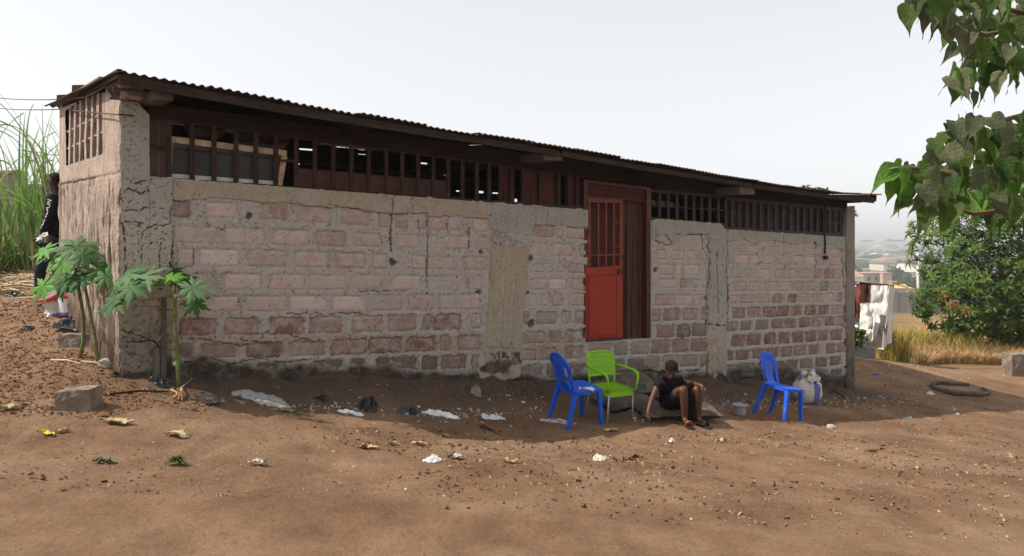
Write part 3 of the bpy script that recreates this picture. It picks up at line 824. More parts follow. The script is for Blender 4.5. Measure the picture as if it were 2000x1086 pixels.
def p_mid(PX, PY, Sg, Z):
    cr = crackfield(PX, PY, 0)
    e0 = 1381 + 4 * fbm(PY * .06, PY * .02, 111, 3); e1 = 1420 + 3 * fbm(PY * .07, PY * .01 + 3, 112, 3)
    on = sstep(-1.2, 1.2, PX - e0) * sstep(1.2, -1.2, PX - e1)
    yel = sstep(655, 670, PY) * sstep(1405, 1396, PX)
    h = -.034 + on * (.050 + .005 * fbm(Sg * 8, Z * 3, 113, 3)) - cr * .035 * on - sstep(634, 640, PY) * .008
    return h, {'tan': np.clip(yel + .3, 0, 1), 'green': .75 * sstep(660, 560, PY), 'mud': .25 * sstep(640, 740, PY) * (1 - yel), 'crack': np.clip(cr, 0, 1) * on}
pillar('middle_pillar', 1374, 1428, lambda x: 0 * x + 462, lambda x: 0 * x + 760, p_mid, .011)
def p_end(PX, PY, Sg, Z):
    e = PX - (1649 + 4 * fbm(PY * .05, PY * .02, 121, 3) + .008 * (PY - 460))
    on = sstep(-1, 1.5, e)
    cr = (1 - sstep(.6, 3.0, abs(e + .5))) * sstep(.3, .5, vnoise(PX * .02, PY * .06, 122))
    return -.034 + on * (.062 + .006 * fbm(Sg * 9, Z * 4, 123, 3)) - cr * .03, {'tan': .35 + 0 * PX, 'green': .5 * sstep(700, 500, PY), 'mud': .40 + .45 * sstep(560, 760, PY) + 0 * PX, 'crack': np.clip(cr, 0, 1)}
pillar('end_pillar', 1640, 1667, polyx([(1640, 455), (1650, 456), (1652, 404), (1667, 402)]), lambda x: 0 * x + 800, p_end, .011)
core('end_pillar', 1652, 1667, lambda x: 0 * x + 404, DEEP, -.055, -.30, M_MORTAR, 3)

# wooden post standing in the gap of the corner pillar
def wquad(m, c4, o0, o1, eback=None):
    """four photo corners on the wall plane at offset o0, pushed back to o1"""
    fr = [W(x, y, o0) for x, y in c4]
    dv = NV * (o1 - o0) if eback is None else EV * eback
    return m.hexa(fr + [q + dv for q in fr])
def wrect(m, x0, y0, x1, y1, o0, o1, slope=0.0, eback=None):
    dy = slope * (x1 - x0)
    return wquad(m, [(x0, y1), (x1, y1 + dy), (x1, y0 + dy), (x0, y0)], o0, o1, eback)
wrect(MB(), 315, 580, 325, 745, .045, -.05).build('post', M_GREYWOOD, house)

# ------------------------------------------------------------------ side wall with its vent of thin bars
VENT = [(128, 216), (201, 160), (203, 302), (131, 326)]
SD_TOP = polyx([(118, 203), (128, 199), (205, 168), (217, 158), (235, 156)])
SD_BOT = polyx([(118, 640), (235, 790)])
def side_relief():
    t0, t1 = float(side_t(235.2)), float(side_t(118))
    st = .009
    tt = np.linspace(t0, t1, int((t1 - t0) / st))
    X = AX + EV.x * tt; Y = AY + EV.y * tt
    pxs, _ = project(X, Y, 0 * X + 1)
    zt = CH + (HY - SD_TOP(pxs)) / F * Y; zb = CH + (HY - SD_BOT(pxs)) / F * Y
    nz = int((zt - zb).max() / .013)
    T = np.repeat(tt[:, None], nz, 1); Z = zb[:, None] + (zt - zb)[:, None] * np.linspace(0, 1, nz)[None]
    PX, PY = project(AX + EV.x * T, AY + EV.y * T, Z)
    st_ = fbm(T * 12, Z * 1.5, 131, 4); st2 = fbm(T * 30, Z * 3.0, 132, 3)
    low = sstep(340, 372, PY)
    h = .010 + .020 * low * st_ + .034 * low * np.maximum(st2, -.45) + .004 * (1 - low) * fbm(T * 8, Z * 8, 133, 3)
    edge = sstep(.10, .0, T) * (.02 * fbm(T * 20, Z * 14, 134, 3) - .006)
    h = h + edge
    lc = 1 - sstep(.8, 3, abs(PY - (362 - (PX - 118) * .22 + 3 * fbm(PX * .1, PY * .0, 135, 2))))
    cr = np.clip(lc * sstep(195, 185, PX) * .8 + low * sstep(.10, .30, -st2) * .95, 0, 1)  # mask also takes the relief's valleys, to paint their shade
    h = h - lc * .012
    mud = sstep(.45, .1, Z - (CH + (HY - polyx([(118, 592), (235, 735)])(PX)) / F * (AY + EV.y * T))) * .8
    keep = in_poly(PX, PY, [(129, 216), (165, 190), (201, 168), (203, 302), (131, 325)])
    Hp = np.pad(h, 1, mode='edge'); Hp[0] = -.02; Hp[-1] = -.12; Hp[:, 0] = -.12; Hp[:, -1] = -.12
    Tp, Zp = np.pad(T, 1, mode='edge'), np.pad(Z, 1, mode='edge')
    co = np.stack([AX + EV.x * Tp + MV.x * Hp, AY + EV.y * Tp + MV.y * Hp, Zp], -1).reshape(-1, 3)
    q = grid_quads(*Hp.shape)
    k = np.pad(keep.astype(float), 1, mode='edge').ravel()
    q = q[k[q].min(1) < .5]
    link('side_wall', npmesh('side_wall', co, q, True, {'crack': np.pad(cr, 1, mode='edge'), 'mud': np.pad(mud, 1, mode='edge')}), M_SIDE, house)
side_relief()
def squad(m, c4, o0, o1):
    fr = [S(x, y, o0) for x, y in c4]
    return m.hexa(fr + [q + MV * (o1 - o0) for q in fr])
M_VENTIN = simple('vent_brown', (.085, .042, .032, 1), (.19, .10, .075, 1), 9, .95, .6, 40, .1)  # dark red-brown of the block insides
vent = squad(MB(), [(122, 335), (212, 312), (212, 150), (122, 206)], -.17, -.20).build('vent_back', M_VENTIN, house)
tag(vent, 'brown recess behind the vent bars')
def vent_strip(c4, wob, seed):
    """a lumpy thin mortar bar: c4 = bottom x,y and top x,y, half width"""
    (xb, yb), (xt, yt), hw = c4
    n_ = 18; v = []; 
    for i in range(n_):
        k = i / (n_ - 1)
        x = xb + (xt - xb) * k + wob * float(fbm(np.array([k * 3.0]), np.array([seed * 3.7]), seed, 2)[0])
        y = yb + (yt - yb) * k
        w_ = hw * (1 + .35 * float(fbm(np.array([k * 7.0]), np.array([seed * 1.7]), seed + 3, 2)[0]))
        a, b = S(x - w_, y, .012), S(x + w_, y, .012)
        v += [a, b, b - MV * .035, a - MV * .035]
    fs = []
    for i in range(n_ - 1):
        for k in range(4):
            a, b = i * 4 + k, i * 4 + (k + 1) % 4
            fs.append((a, b, b + 4, a + 4))
    fs += [(3, 2, 1, 0), tuple((n_ - 1) * 4 + k for k in range(4))]
    return MB().add(v, fs).build('vent_bar', M_SIDE, house)
for i, (xb, yb, xt, yt) in enumerate([(135, 328, 137, 208), (144, 324, 146, 202), (155, 320, 157, 196), (166, 317, 168, 189), (178, 314, 180, 182), (190, 311, 191, 174)]):
    vent_strip(((xb, yb), (xt, yt), 1.5 if i < 3 else 1.9), 1.0, 140 + i)
for i, (y0, y1) in enumerate([(259, 219), (292, 256)]):     # sloping shelves between the rows of openings
    squad(MB(), [(128, y0 + 1.5), (204, y1 + 1.5), (204, y1 - 2), (128, y0 - 2)], -.004, -.15).build('vent_shelf', M_SIDE, house)
# inner faces: back wall with bright chinks, right end wall, floor, side core
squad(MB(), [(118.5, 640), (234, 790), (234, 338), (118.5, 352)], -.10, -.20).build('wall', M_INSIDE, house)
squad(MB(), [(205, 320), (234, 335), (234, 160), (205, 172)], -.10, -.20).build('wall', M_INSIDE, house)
def hpt(s, b, z): return Vector((AX + DV.x * s + EV.x * b, AY + DV.y * s + EV.y * b, z))
BACK = 3.15
def back_sz(px, py):
    k = (px - 1000) / F; ax = AX + EV.x * BACK; ay = AY + EV.y * BACK
    s = (k * ay - ax) / (DV.x - k * DV.y); Y = ay + DV.y * s
    return s, CH + (HY - py) / F * Y
SLITS = [(557, 565, 289.5, 292), (585, 613, 289, 294.5), (583, 587, 319, 321.5), (822, 836, 317, 321), (789, 799, 342, 346.5), (820, 835, 341, 344), (853, 872, 341, 347.5), (891, 902, 326, 329.5), (890, 901, 348, 350.5), (926, 944, 351, 355), (963, 976, 354.5, 358), (891, 899, 371.5, 374.5), (931, 946, 372.5, 377.5), (962, 978, 375.5, 379), (1003, 1012, 388, 396), (324, 330, 263, 266), (700, 716, 300, 302.5)]
cells = []
for x0, x1, y0, y1 in SLITS:
    s0, za = back_sz(x0, y0); s1, zb_ = back_sz(x1, y1)
    cells.append((s0, s1, min(za, zb_), max(za, zb_)))
# beam seen inside as a thin grey rail
def rail_pt(x, y, b=1.6):
    k = (x - 1000) / F; ax = AX + EV.x * b; ay = AY + EV.y * b
    s = (k * ay - ax) / (DV.x - k * DV.y); Y = ay + DV.y * s
    return Vector((k * Y, Y, CH + (HY - y) / F * Y))
MB().bar(rail_pt(560, 313), rail_pt(985, 359), .05, .05).build('inside_rail', M_GREYBAR, house)

# ------------------------------------------------------------------ roof
EAVE = polyx([(200, 134), (215, 137), (340, 161), (560, 202), (840, 249), (1100, 291), (1300, 327), (1480, 356), (1600, 374), (1650, 379), (1716, 381), (1740, 382)])
OE = 0.52
def eave_z(s):
    X = AX + DV.x * s + NV.x * OE; Y = AY + DV.y * s + NV.y * OE
    px = 1000 + F * X / Y
    return CH + (HY - EAVE(px)) / F * Y
S_L, S_R = float(wall_s(214, OE)), float(wall_s(1716, OE))
def roof_sheet(s0, s1, seed):
    n_ = int((s1 - s0) / .0115) + 1
    s = np.linspace(s0, s1, n_); b = np.array([-.53, -.515, -.3, 0.2, .9, 1.7, 2.6, 3.5])
    Sg, B = np.meshgrid(s, b, indexing='ij')
    ez_ = eave_z(Sg)
    rise = .07 * (B + .53) + .03 * fbm(Sg * .6, B * .7, seed, 2)
    wav = .012 * np.cos(2 * PI * Sg / .0815) * (1 + .3 * fbm(Sg * 3, B * 2, seed + 1, 2))
    jag = .02 * fbm(Sg * 1.1, 0 * B, seed + 2, 2) + .012 * (vnoise(Sg * 3, 0 * B, seed + 3) - .5)
    rng = (b[0] == B)
    off = jag * (B < -.4)
    Z = ez_ + rise + wav + .010 + (.012 if seed % 2 else 0)
    o = -off
    X = AX + DV.x * Sg + EV.x * (B + o); Y = AY + DV.y * Sg + EV.y * (B + o)
    top = np.stack([X, Y, Z], -1)
    low = top.copy(); low[..., 2] -= .0035
    v = np.concatenate([top.reshape(-1, 3), low.reshape(-1, 3)]); m_ = top.shape[0] * top.shape[1]
    g = grid_quads(*top.shape[:2]); I = np.arange(m_).reshape(top.shape[:2])
    def rim(idx): return np.stack([idx[:-1], idx[:-1] + m_, idx[1:] + m_, idx[1:]], -1)
    q = np.concatenate([g, g[:, ::-1] + m_, rim(I[:, 0]), rim(I[::-1, -1]), rim(I[0, ::-1]), rim(I[-1, :])])
    return npmesh('roof_sheet', v, q, True)
ZE = float(eave_z(WLEN)) - .02
MB().hexa([hpt(WLEN - .02, .3, -2), hpt(WLEN - .02, BACK, -2), hpt(WLEN - .02, BACK, ZE + .26), hpt(WLEN - .02, .3, ZE + .06), hpt(WLEN - .2, .3, -2), hpt(WLEN - .2, BACK, -2), hpt(WLEN - .2, BACK, ZE + .26), hpt(WLEN - .2, .3, ZE + .06)]).build('end_wall', M_MORTAR, house)
es = sorted({0.0, WLEN} | set(np.linspace(.4, WLEN - .4, 30).tolist()) | {c[0] for c in cells} | {c[1] for c in cells}); ez = sorted({-2.0, 3.35} | {c[2] for c in cells} | {c[3] for c in cells})
m = MB()
for i in range(len(es) - 1):
    z0 = None
    for j in range(len(ez) - 1):
        cs, cz = (es[i] + es[i + 1]) / 2, (ez[j] + ez[j + 1]) / 2
        top_ = min(ez[j + 1], float(eave_z(cs)) + .245)
        if ez[j] >= top_: top_ = ez[j] + .01
        hole = any(c[0] < cs < c[1] and c[2] < cz < c[3] for c in cells)
        if not hole and z0 is None: z0 = ez[j]
        if (hole or j == len(ez) - 2) and z0 is not None:
            z1 = ez[j] if hole else top_
            a, b = es[i], es[i + 1]
            m.hexa([hpt(a, BACK, z0), hpt(b, BACK, z0), hpt(b, BACK, z1), hpt(a, BACK, z1), hpt(a, BACK + .03, z0), hpt(b, BACK + .03, z0), hpt(b, BACK + .03, z1), hpt(a, BACK + .03, z1)])
            z0 = None
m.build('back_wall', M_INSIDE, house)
ns = 17; w_ = (S_R - S_L) / ns
for i in range(ns):
    link('roof_sheet', roof_sheet(S_L + i * w_, S_L + (i + 1) * w_ + .06, 160 + i), M_RUST if i == ns - 1 else M_ROOF, house)
# boards under the sheets: fascia in three lengths
def fascia(x0, x1, th, o=.49, dy=4, m_=M_FASCIA):
    m = MB(); xs = np.linspace(x0, x1, max(int((x1 - x0) / 60), 2) + 1)
    for a, b in zip(xs[:-1], xs[1:]):
        wquad(m, [(a, EAVE(a) + dy + th(a)), (b, EAVE(b) + dy + th(b)), (b, EAVE(b) + dy), (a, EAVE(a) + dy)], o, o - .03)
    return m.build('fascia_board', m_, house)
fascia(232, 1092, polyx([(232, 19), (700, 15), (1092, 11)]))
fascia(1098, 1470, polyx([(1098, 11), (1470, 8)]), .485)
fascia(1473, 1708, polyx([(1473, 8), (1660, 8), (1708, 12)]), .49)
MB().bar(hpt(S_R - .10, -.50, float(eave_z(S_R - .1)) - .06), hpt(S_R - .10, 3.2, float(eave_z(S_R - .1)) + .18), .04, .12).build('gable_board', M_DARKWOOD, house)
def rafter(x0, y0, x1, y1, o, L=3.4, mt=M_GREYWOOD):
    m = MB(); wrect(m, x0, y0, x1, y1, o, 0, .05, eback=L); return m.build('rafter', mt, house)
rafter(303, 172, 339, 194, .40); rafter(1062, 297, 1098, 312, .44); rafter(1445, 364, 1474, 379, .44)
rafter(690, 240, 716, 258, .30, 3.2, M_DARKWOOD); rafter(1255, 336, 1275, 350, .30, 3.2, M_DARKWOOD); rafter(1668, 386, 1684, 395, .38, 3.2, M_DARKWOOD)
# timbers and torn sheet at the near gable
MB().bar(P(149, 174, 8.15), P(213, 174, 7.25), .09, .08).build('purlin', M_DARKWOOD, house)
MB().bar(P(118, 193, 9.0), P(152, 191, 8.75), .09, .08).build('purlin', M_DARKWOOD, house)
MB().bar(P(120, 200, 9.05), P(150, 195, 8.6), .12, .03).build('purlin', M_DARKWOOD, house)
MB().bar(hpt(-.10, -.45, 3.13), hpt(.0, 2.9, 3.36), .04, .08).build('gable_board', M_DARKWOOD, house)
MB().bar(P(158, 180, 8.0), P(205, 152, 6.9), .10, .015).build('gable_strip', M_YELLOWSHEET, house)
MB().hexa([S(217, 187, .02), S(236, 192, .02), S(236, 150, .02), S(217, 158, .02)] + [q - MV * .2 for q in (S(217, 187, .02), S(236, 192, .02), S(236, 150, .02), S(217, 158, .02))]).build('pillar_head', M_SIDE, house)
wrect(MB(), 236, 152, 248, 190, .02, -.18).build('pillar_head', M_MORTAR, house)
def crumple(name, ctr, ax, ay, amp, seed, mt, parent=None, nu=10, nv=8, th=.006, fr=2.2):
    pts = []
    for i in range(nu):
        for j in range(nv):
            u, v = i / (nu - 1) - .5, j / (nv - 1) - .5
            k = float(fbm(np.array([u * fr * 2 + seed]), np.array([v * fr * 2]), seed, 3)[0])
            k2 = float(fbm(np.array([u * fr * 2 + 7]), np.array([v * fr * 2 + seed]), seed + 4, 3)[0])
            nrm = Vector(ax).cross(Vector(ay)).normalized()
            pts.append(Vector(ctr) + Vector(ax) * (u + .12 * k2) + Vector(ay) * (v + .12 * k) + nrm * amp * k * 2)
    v, q = sheet(pts, nu, nv, th)
    return link(name, npmesh(name, v, q, True), mt, parent)
M_TIN = simple('torn_tin', (.05, .04, .04, 1), (.16, .13, .12, 1), 10, .5, .4, 40, .4)
crumple('torn_tin_strip', W(262, 188, .10), DV * .42, Vector((0, -.05, .10)), .04, 5, M_TIN, house, 12, 5)
crumple('torn_tin_strip', W(252, 180, .10), DV * .25, Vector((.05, -.05, .05)), .04, 9, M_TIN, house, 10, 5)
# timber lintels over the windows
def lintel(pts_top, pts_bot, o0, o1, mt=M_DARKWOOD, name='lintel'):
    m = MB(); ft, fb = polyx(pts_top), polyx(pts_bot); x0, x1 = pts_top[0][0], pts_top[-1][0]
    wquad(m, [(x0, fb(x0)), (x1, fb(x1)), (x1, ft(x1)), (x0, ft(x0))], o0, o1); return m.build(name, mt, house)
lintel([(290, 200), (985, 293)], [(290, 227), (985, 321)], .0, -.12)
lintel([(985, 294), (1147, 314)], [(985, 322), (1147, 345)], -.005, -.12)
lintel([(1147, 318), (1280, 336)], [(1147, 349), (1280, 364)], -.012, -.12)
lintel([(1280, 337), (1415, 355)], [(1280, 370), (1415, 381)], -.005, -.12)
lintel([(1415, 354), (1655, 385)], [(1415, 384), (1655, 406)], .0, -.12)
# ------------------------------------------------------------------ window grilles
def grille(bars, top, bot, w_, mt, o=-.03, th=.025, rails=(), name='window_grille'):
    g = None
    ft, fb = polyx(top), polyx(bot)
    x0, x1 = top[0][0], top[-1][0]
    def rail_strip(f0, f1):
        xs = np.linspace(x0, x1, 9); vs = []
        for x in xs:
            a, b = W(x, f1(x), o + .006), W(x, f0(x), o + .006); vs += [a, b, b - NV * .036, a - NV * .036]
        fs = [(i * 4 + k, (i + 1) * 4 + k, (i + 1) * 4 + (k + 1) % 4, i * 4 + (k + 1) % 4) for i in range(8) for k in range(4)] + [(0, 1, 2, 3), (35, 34, 33, 32)]
        return MB().add(vs, fs)
    g = rail_strip(lambda x: fb(x) - 7, fb).build(name, mt, house)
    rail_strip(ft, lambda x: ft(x) + 6).build('top_rail', mt, g)
    for x in bars:
        wb = w_(x)
        b_ = MB(); wquad(b_, [(x - wb / 2, fb(x) - 6), (x + wb / 2, fb(x) - 6), (x + wb / 2, ft(x) + 5), (x - wb / 2, ft(x) + 5)], o, o - th)
        b_.build('bar', mt, g)
    for a, b, ya, yb, hw in rails:
        r_ = MB(); wquad(r_, [(a, ya + hw), (b, yb + hw), (b, yb - hw), (a, ya - hw)], o - .004, o - .022); r_.build('rail', mt, g)
    return g
grille([330.5, 375.5, 418.5, 461.5, 500.5, 539.5, 579, 615.5, 651.5, 687, 721, 755, 786, 817, 847, 876, 904, 932, 956, 978, 1000, 1022, 1056, 1092, 1112, 1129], [(290, 225), (984, 319), (1147, 342)], [(290, 351), (1147, 411)],
       polyx([(330, 10), (540, 8.5), (800, 7), (1140, 6)]), M_BAR, rails=((292, 336, 285, 290, 3), (540, 585, 312, 316, 2)))
for i, (x0, x1) in enumerate(((293, 304), (305, 314), (315, 325))):
    wquad(MB(), [(x0, 345 + .06 * i * 10), (x1, 346 + .6 * i), (x1, 231 + i), (x0, 230 + i)], -.07 - .004 * i, -.09 - .004 * i).build('shutter_plank', M_PLANK, house)
g2 = grille([1289, 1306, 1323, 1340, 1356, 1371, 1387, 1404], [(1272, 369), (1415, 381)], [(1272, 431), (1415, 444)], lambda x: 4.6, M_GREYBAR, rails=((1275, 1413, 402, 410, 1.2),))
g3 = grille([1418, 1430, 1444, 1458, 1472, 1486, 1501, 1515, 1530, 1544, 1558, 1571, 1584, 1597, 1610, 1620, 1632, 1643, 1652], [(1417, 384), (1655, 407)], [(1417, 450), (1655, 464)], lambda x: 4.2, M_GREYBAR, rails=((1612, 1653, 434, 437, 1.2),))
wrect(MB(), 1273, 391, 1320, 402, -.07, -.09, .09).build('red_rail', M_REDDARK, house)
t = NT('scratched_sheet')
p = t.pos(1, (1, 1, 1)); n1 = t.noise(p, 9, 9, .8, 1.5)
c = t.ramp(n1, [(0.42, (.030, .018, .016, 1)), (0.54, (.035, .020, .018, 1)), (0.57, (.16, .12, .105, 1)), (0.60, (.03, .018, .016, 1))])
M_SCRATCH = t.fin(c, .6, .3)
m = MB(); xs = np.linspace(1416, 1611, 90)
ftop, fbot = polyx([(1417, 384), (1655, 407)]), polyx([(1417, 450), (1655, 464)])
for i, (a, b) in enumerate(zip(xs[:-1], xs[1:])):
    oa, ob = -.075 + .012 * math.sin(a * .9), -.075 + .012 * math.sin(b * .9)
    v = [W(a, fbot(a), oa), W(b, fbot(b), ob), W(b, ftop(b), ob), W(a, ftop(a), oa)]
    m.hexa(v + [q - NV * .004 for q in v])
m.build('window_panel', M_SCRATCH, house)
# mortar crumbs along the sills
m = MB()
for i in range(60):
    x = RNG.choice([RNG.uniform(960, 1145), RNG.uniform(1280, 1412), RNG.uniform(300, 960), RNG.uniform(1420, 1650)])
    y = (SILL_L(x) if x < 1147 else TOP_R1(x) if x < 1416 else TOP_R2(x))
    c_ = W(x, y, RNG.uniform(-.01, .012)); r = RNG.uniform(.012, .03)
    v, q = blob(c_, (r * RNG.uniform(1, 2), r, r * .5), i, .4, 2, 6, 4)
    m.add([tuple(a) for a in v], [tuple(a) for a in q])
o = m.build('sill_crumbs', simple('crumb', (.42, .37, .30, 1), (.6, .55, .46, 1), 20, .9), house); o['kind'] = 'stuff'

# ------------------------------------------------------------------ door
def dbox(name, x0, y0, x1, y1, o0, o1, mt, par, sl=-.06, bev=0):
    return wrect(MB(), x0, y0, x1, y1, o0, o1, sl).build(name, mt, par, bevel=bev)
DO = .012
frame = dbox('door_frame', 1141, 350, 1147.5, 668, .0, -.10, M_REDDARK, house, .1)
dbox('jamb', 1263, 366, 1272, 659, -.02, -.12, M_REDDARK, frame, .1)
dbox('head', 1147.5, 352, 1263, 357, -.02, -.12, M_REDDARK, frame, .12)
dbox('transom', 1147.5, 383, 1216, 389, -.005, -.10, M_REDDARK, frame, .09)
door = dbox('door', 1144, 523, 1216, 668, DO, -.03, M_RED, house, -.06, .004)
dbox('panel', 1150, 540, 1204, 657, DO + .012, DO + .001, M_RED, door, -.05, .004)
dbox('moulding', 1148.5, 536, 1207, 539, DO + .016, DO + .001, M_RED, door, -.05)
dbox('moulding', 1204.5, 539, 1207.5, 657, DO + .016, DO + .001, M_RED, door, 0)
dbox('moulding', 1147, 658, 1207, 661, DO + .016, DO + .001, M_RED, door, -.05)
dbox('stile', 1148, 388, 1154, 522.5, DO, -.03, M_RED2, door, 0)
dbox('stile', 1210, 390, 1217, 520, DO, -.03, M_RED2, door, 0)
dbox('rail', 1154.2, 388, 1209.8, 395, DO - .002, -.028, M_RED2, door, .03)
for x in (1169, 1184, 1199): dbox('bar', x - 1.6, 395.5, x + 1.6, 522, DO - .006, -.02, M_RED2, door, 0)
dbox('rail', 1154.2, 497, 1209.8, 500, DO - .008, -.018, M_RED2, door, -.02)
dbox('rail', 1199, 432, 1210, 435, DO - .008, -.018, M_RED2, door, 0); dbox('rail', 1199, 480, 1210, 483, DO - .008, -.018, M_RED2, door, 0)
dbox('handle', 1217.3, 499, 1219.5, 505, DO + .02, -.01, M_GREYBAR, door, 0)

for y in (545, 640): dbox('hinge', 1141.5, y, 1146.5, y + 9, DO + .022, DO + .002, M_REDDARK, door, 0)
dbox('lock', 1209, 524, 1216, 536, DO + .030, DO + .017, M_REDDARK, door, 0)
dbox('kick_edge', 1144.5, 662.5, 1215.5, 667, DO + .010, DO + .001, M_REDDARK, door, -.06)
# ------------------------------------------------------------------ chairs
def plastic(name, c, dark):
    t = NT(name); p = t.pos(1, obj=True); g = t.pos(1)
    col = t.mix(t.noise(p, 4, 5), c, tuple(q * .80 for q in c[:3]) + (1,))
    n = t.noise(g, 9, 8, .72)
    col = t.mix(t.ramp(n, [(.50, 0.0), (.68, .38)]), col, (.20, .165, .13, 1))           # settled dust
    col = t.mix(t.ramp(t.noise(g, 45, 5, .7), [(.62, 0.0), (.72, .5)]), col, tuple(min(1, q * .5 + .25) for q in c[:3]) + (1,))   # scuffs
    t.bump(t.noise(p, 60, 4), .08, .01)
    return t.fin(col, t.ramp(n, [(.3, .32), (.7, .62)]), .32)
M_BLUE = plastic('blue_plastic', (.004, .105, .70, 1), (.02, .085, .46, 1))
M_GREEN = plastic('green_plastic', (.235, .56, .006, 1), (.20, .42, .02, 1))
M_STEEL = simple('chair_leg_metal', (.33, .31, .29, 1), (.46, .44, .42, 1), 9, .35, .05, 40, .5, obj=True, **{'Metallic': .4})
t = NT('green_weave')
p = t.pos(1, obj=True)
w1 = t.n('ShaderNodeTexWave', wave_type='BANDS', bands_direction='Z'); t.l(p, w1.inputs[0]); w1.inputs['Scale'].default_value = 15
w2 = t.n('ShaderNodeTexWave', wave_type='BANDS', bands_direction='Y'); t.l(p, w2.inputs[0]); w2.inputs['Scale'].default_value = 12
hgt = t.math('MULTIPLY', w1.outputs['Fac'], w2.outputs['Fac'])
t.bump(hgt, 1.0, .012)
M_WEAVE = t.fin(t.mix(t.ramp(hgt, [(0, 1.0), (.35, 0.0)]), (.235, .56, .006, 1), (.10, .28, .004, 1)), .4, .45)

def mask_panel(name, fn, pos, u0, u1, nu, v0, v1, nv, th, mat, parent):
    """panel cut from a fine grid: fn(u, v) true where there is plastic; pos(u, v) gives the point"""
    u = np.linspace(u0, u1, nu + 1); v = np.linspace(v0, v1, nv + 1)
    uc, vc = np.meshgrid((u[:-1] + u[1:]) / 2, (v[:-1] + v[1:]) / 2, indexing='ij')
    K = fn(uc, vc)
    U, V = np.meshgrid(u, v, indexing='ij')
    p0 = pos(U, V)
    du = np.gradient(p0, axis=0); dv = np.gradient(p0, axis=1)
    nr = np.cross(du, dv); nr /= np.linalg.norm(nr, axis=2, keepdims=True)
    m_ = (nu + 1) * (nv + 1)
    vs = np.concatenate([(p0 + nr * th / 2).reshape(-1, 3), (p0 - nr * th / 2).reshape(-1, 3)])
    I = np.arange(m_).reshape(nu + 1, nv + 1)
    q = []
    Kp = np.pad(K, 1)
    for i, j in np.argwhere(K):
        a, b, c, d = I[i, j], I[i + 1, j], I[i + 1, j + 1], I[i, j + 1]
        q.append((a, b, c, d)); q.append((d + m_, c + m_, b + m_, a + m_))
        if not Kp[i, j + 1]: q.append((d, a, a + m_, d + m_)[::1])
        if not Kp[i + 2, j + 1]: q.append((b, c, c + m_, b + m_))
        if not Kp[i + 1, j]: q.append((a, b, b + m_, a + m_))
        if not Kp[i + 1, j + 2]: q.append((c, d, d + m_, c + m_))
    used = np.unique(np.array(q)); rm = np.full(len(vs), -1); rm[used] = np.arange(len(used))
    me = npmesh(name, vs[used], rm[np.array(q)], False)
    return link(name, me, mat, parent, False)

def leg4(name, a, b, wa, wb, mat, parent):
    """tapered four sided leg from a (top) to b (foot)"""
    a, b = Vector(a), Vector(b)
    def ring(c, w): return [c + Vector((-w / 2, -w / 2, 0)), c + Vector((w / 2, -w / 2, 0)), c + Vector((w / 2, w / 2, 0)), c + Vector((-w / 2, w / 2, 0))]
    m = MB().hexa(ring(a, wa) + ring(b, wb))
    return m.build(name, mat, parent, keep=False, bevel=.006)

def blue_chair(broken=False):
    r = empty('plastic_chair')
    def sp(U, V):
        z = .432 - .012 * np.cos(U * 7) * np.cos(V * 7) - .02 * np.clip(U - .15, 0, 1) ** 1.0 * 1.2
        return np.stack([U, V, z], -1)
    mask_panel('seat', lambda u, v: (np.maximum(abs(u) - .155, 0) ** 2 + np.maximum(abs(v) - .16, 0) ** 2 < .05 ** 2), sp, -.205, .205, 40, -.21, .21, 40, .012, M_BLUE, r)
    # apron under the seat
    m = MB(); ring = []
    for k in range(40):
        a = 2 * PI * k / 40; c_, s_ = math.cos(a), math.sin(a)
        x = .198 * np.sign(c_) * abs(c_) ** .42; y = .203 * np.sign(s_) * abs(s_) ** .42
        ring.append((x, y))
    vs = [(x, y, .43) for x, y in ring] + [(x * 1.01, y * 1.01, .395) for x, y in ring] + [(x * .95, y * .95, .395) for x, y in ring] + [(x * .95, y * .95, .425) for x, y in ring]
    fs = []
    for l in range(3):
        for k in range(40): fs.append((l * 40 + k, l * 40 + (k + 1) % 40, (l + 1) * 40 + (k + 1) % 40, (l + 1) * 40 + k))
    m.add(vs, fs).build('apron', M_BLUE, r, keep=False, smooth=False)
    for sx, sy in ((1, 1), (1, -1), (-1, 1), (-1, -1)):
        leg4('leg', (.165 * sx, .17 * sy, .415), ((.205 if sx > 0 else -.265) , .205 * sy, 0), .058, .036, M_BLUE, r)
    def outer(v): return np.where(v < .28, .180 + .02 * (v / .28), np.sqrt(np.maximum(.2 ** 2 * (1 - ((v - .28) / .155) ** 2), 0)))
    def fn(u, v):
        o_ = outer(v); body = abs(u) < o_
        inner = np.where(v < .255, .142, np.sqrt(np.maximum(.142 ** 2 * (1 - ((v - .255) / .085) ** 2), 0)))
        gap = (abs(u) < inner) & (abs(u) > .088) & (v > .03) & (v < .34)
        slot = (abs(u) < .074) & (np.mod(v + .0, .024) < .009) & (np.mod(u + .2, .03) < .019) & (v > .05) & (v < .36)
        k = body & ~gap & ~slot
        if broken: k &= ~((u < -.12) & (v > .045) & (v < .075)) & ~((u < -.155) & (v < .12) & (v > .03)) & ~((u < -.165) & (v > .16) & (v < .2))
        return k
    def bp(U, V):
        x = -.175 - .30 * V - .10 * np.maximum(V - .3, 0) - .035 * (1 - (U / .2) ** 2) * sstep(0, .12, V) * sstep(.43, .3, V) 
        return np.stack([x, U, .425 + V * .97], -1)
    mask_panel('backrest', fn, bp, -.205, .205, 68, 0, .436, 72, .014, M_BLUE, r)
    m = MB(); pts = []
    for k in range(25):
        v = .0; a = PI * k / 24
        u_, v_ = -.195 * math.cos(a), .28 + .152 * math.sin(a)
        q = bp(np.array([[u_]]), np.array([[v_]]))[0, 0]; pts.append(Vector(q) + Vector((-.006, 0, 0)))
    m.tube(pts, .013, 8).build('top_rim', M_BLUE, r, True, keep=False)
    return r
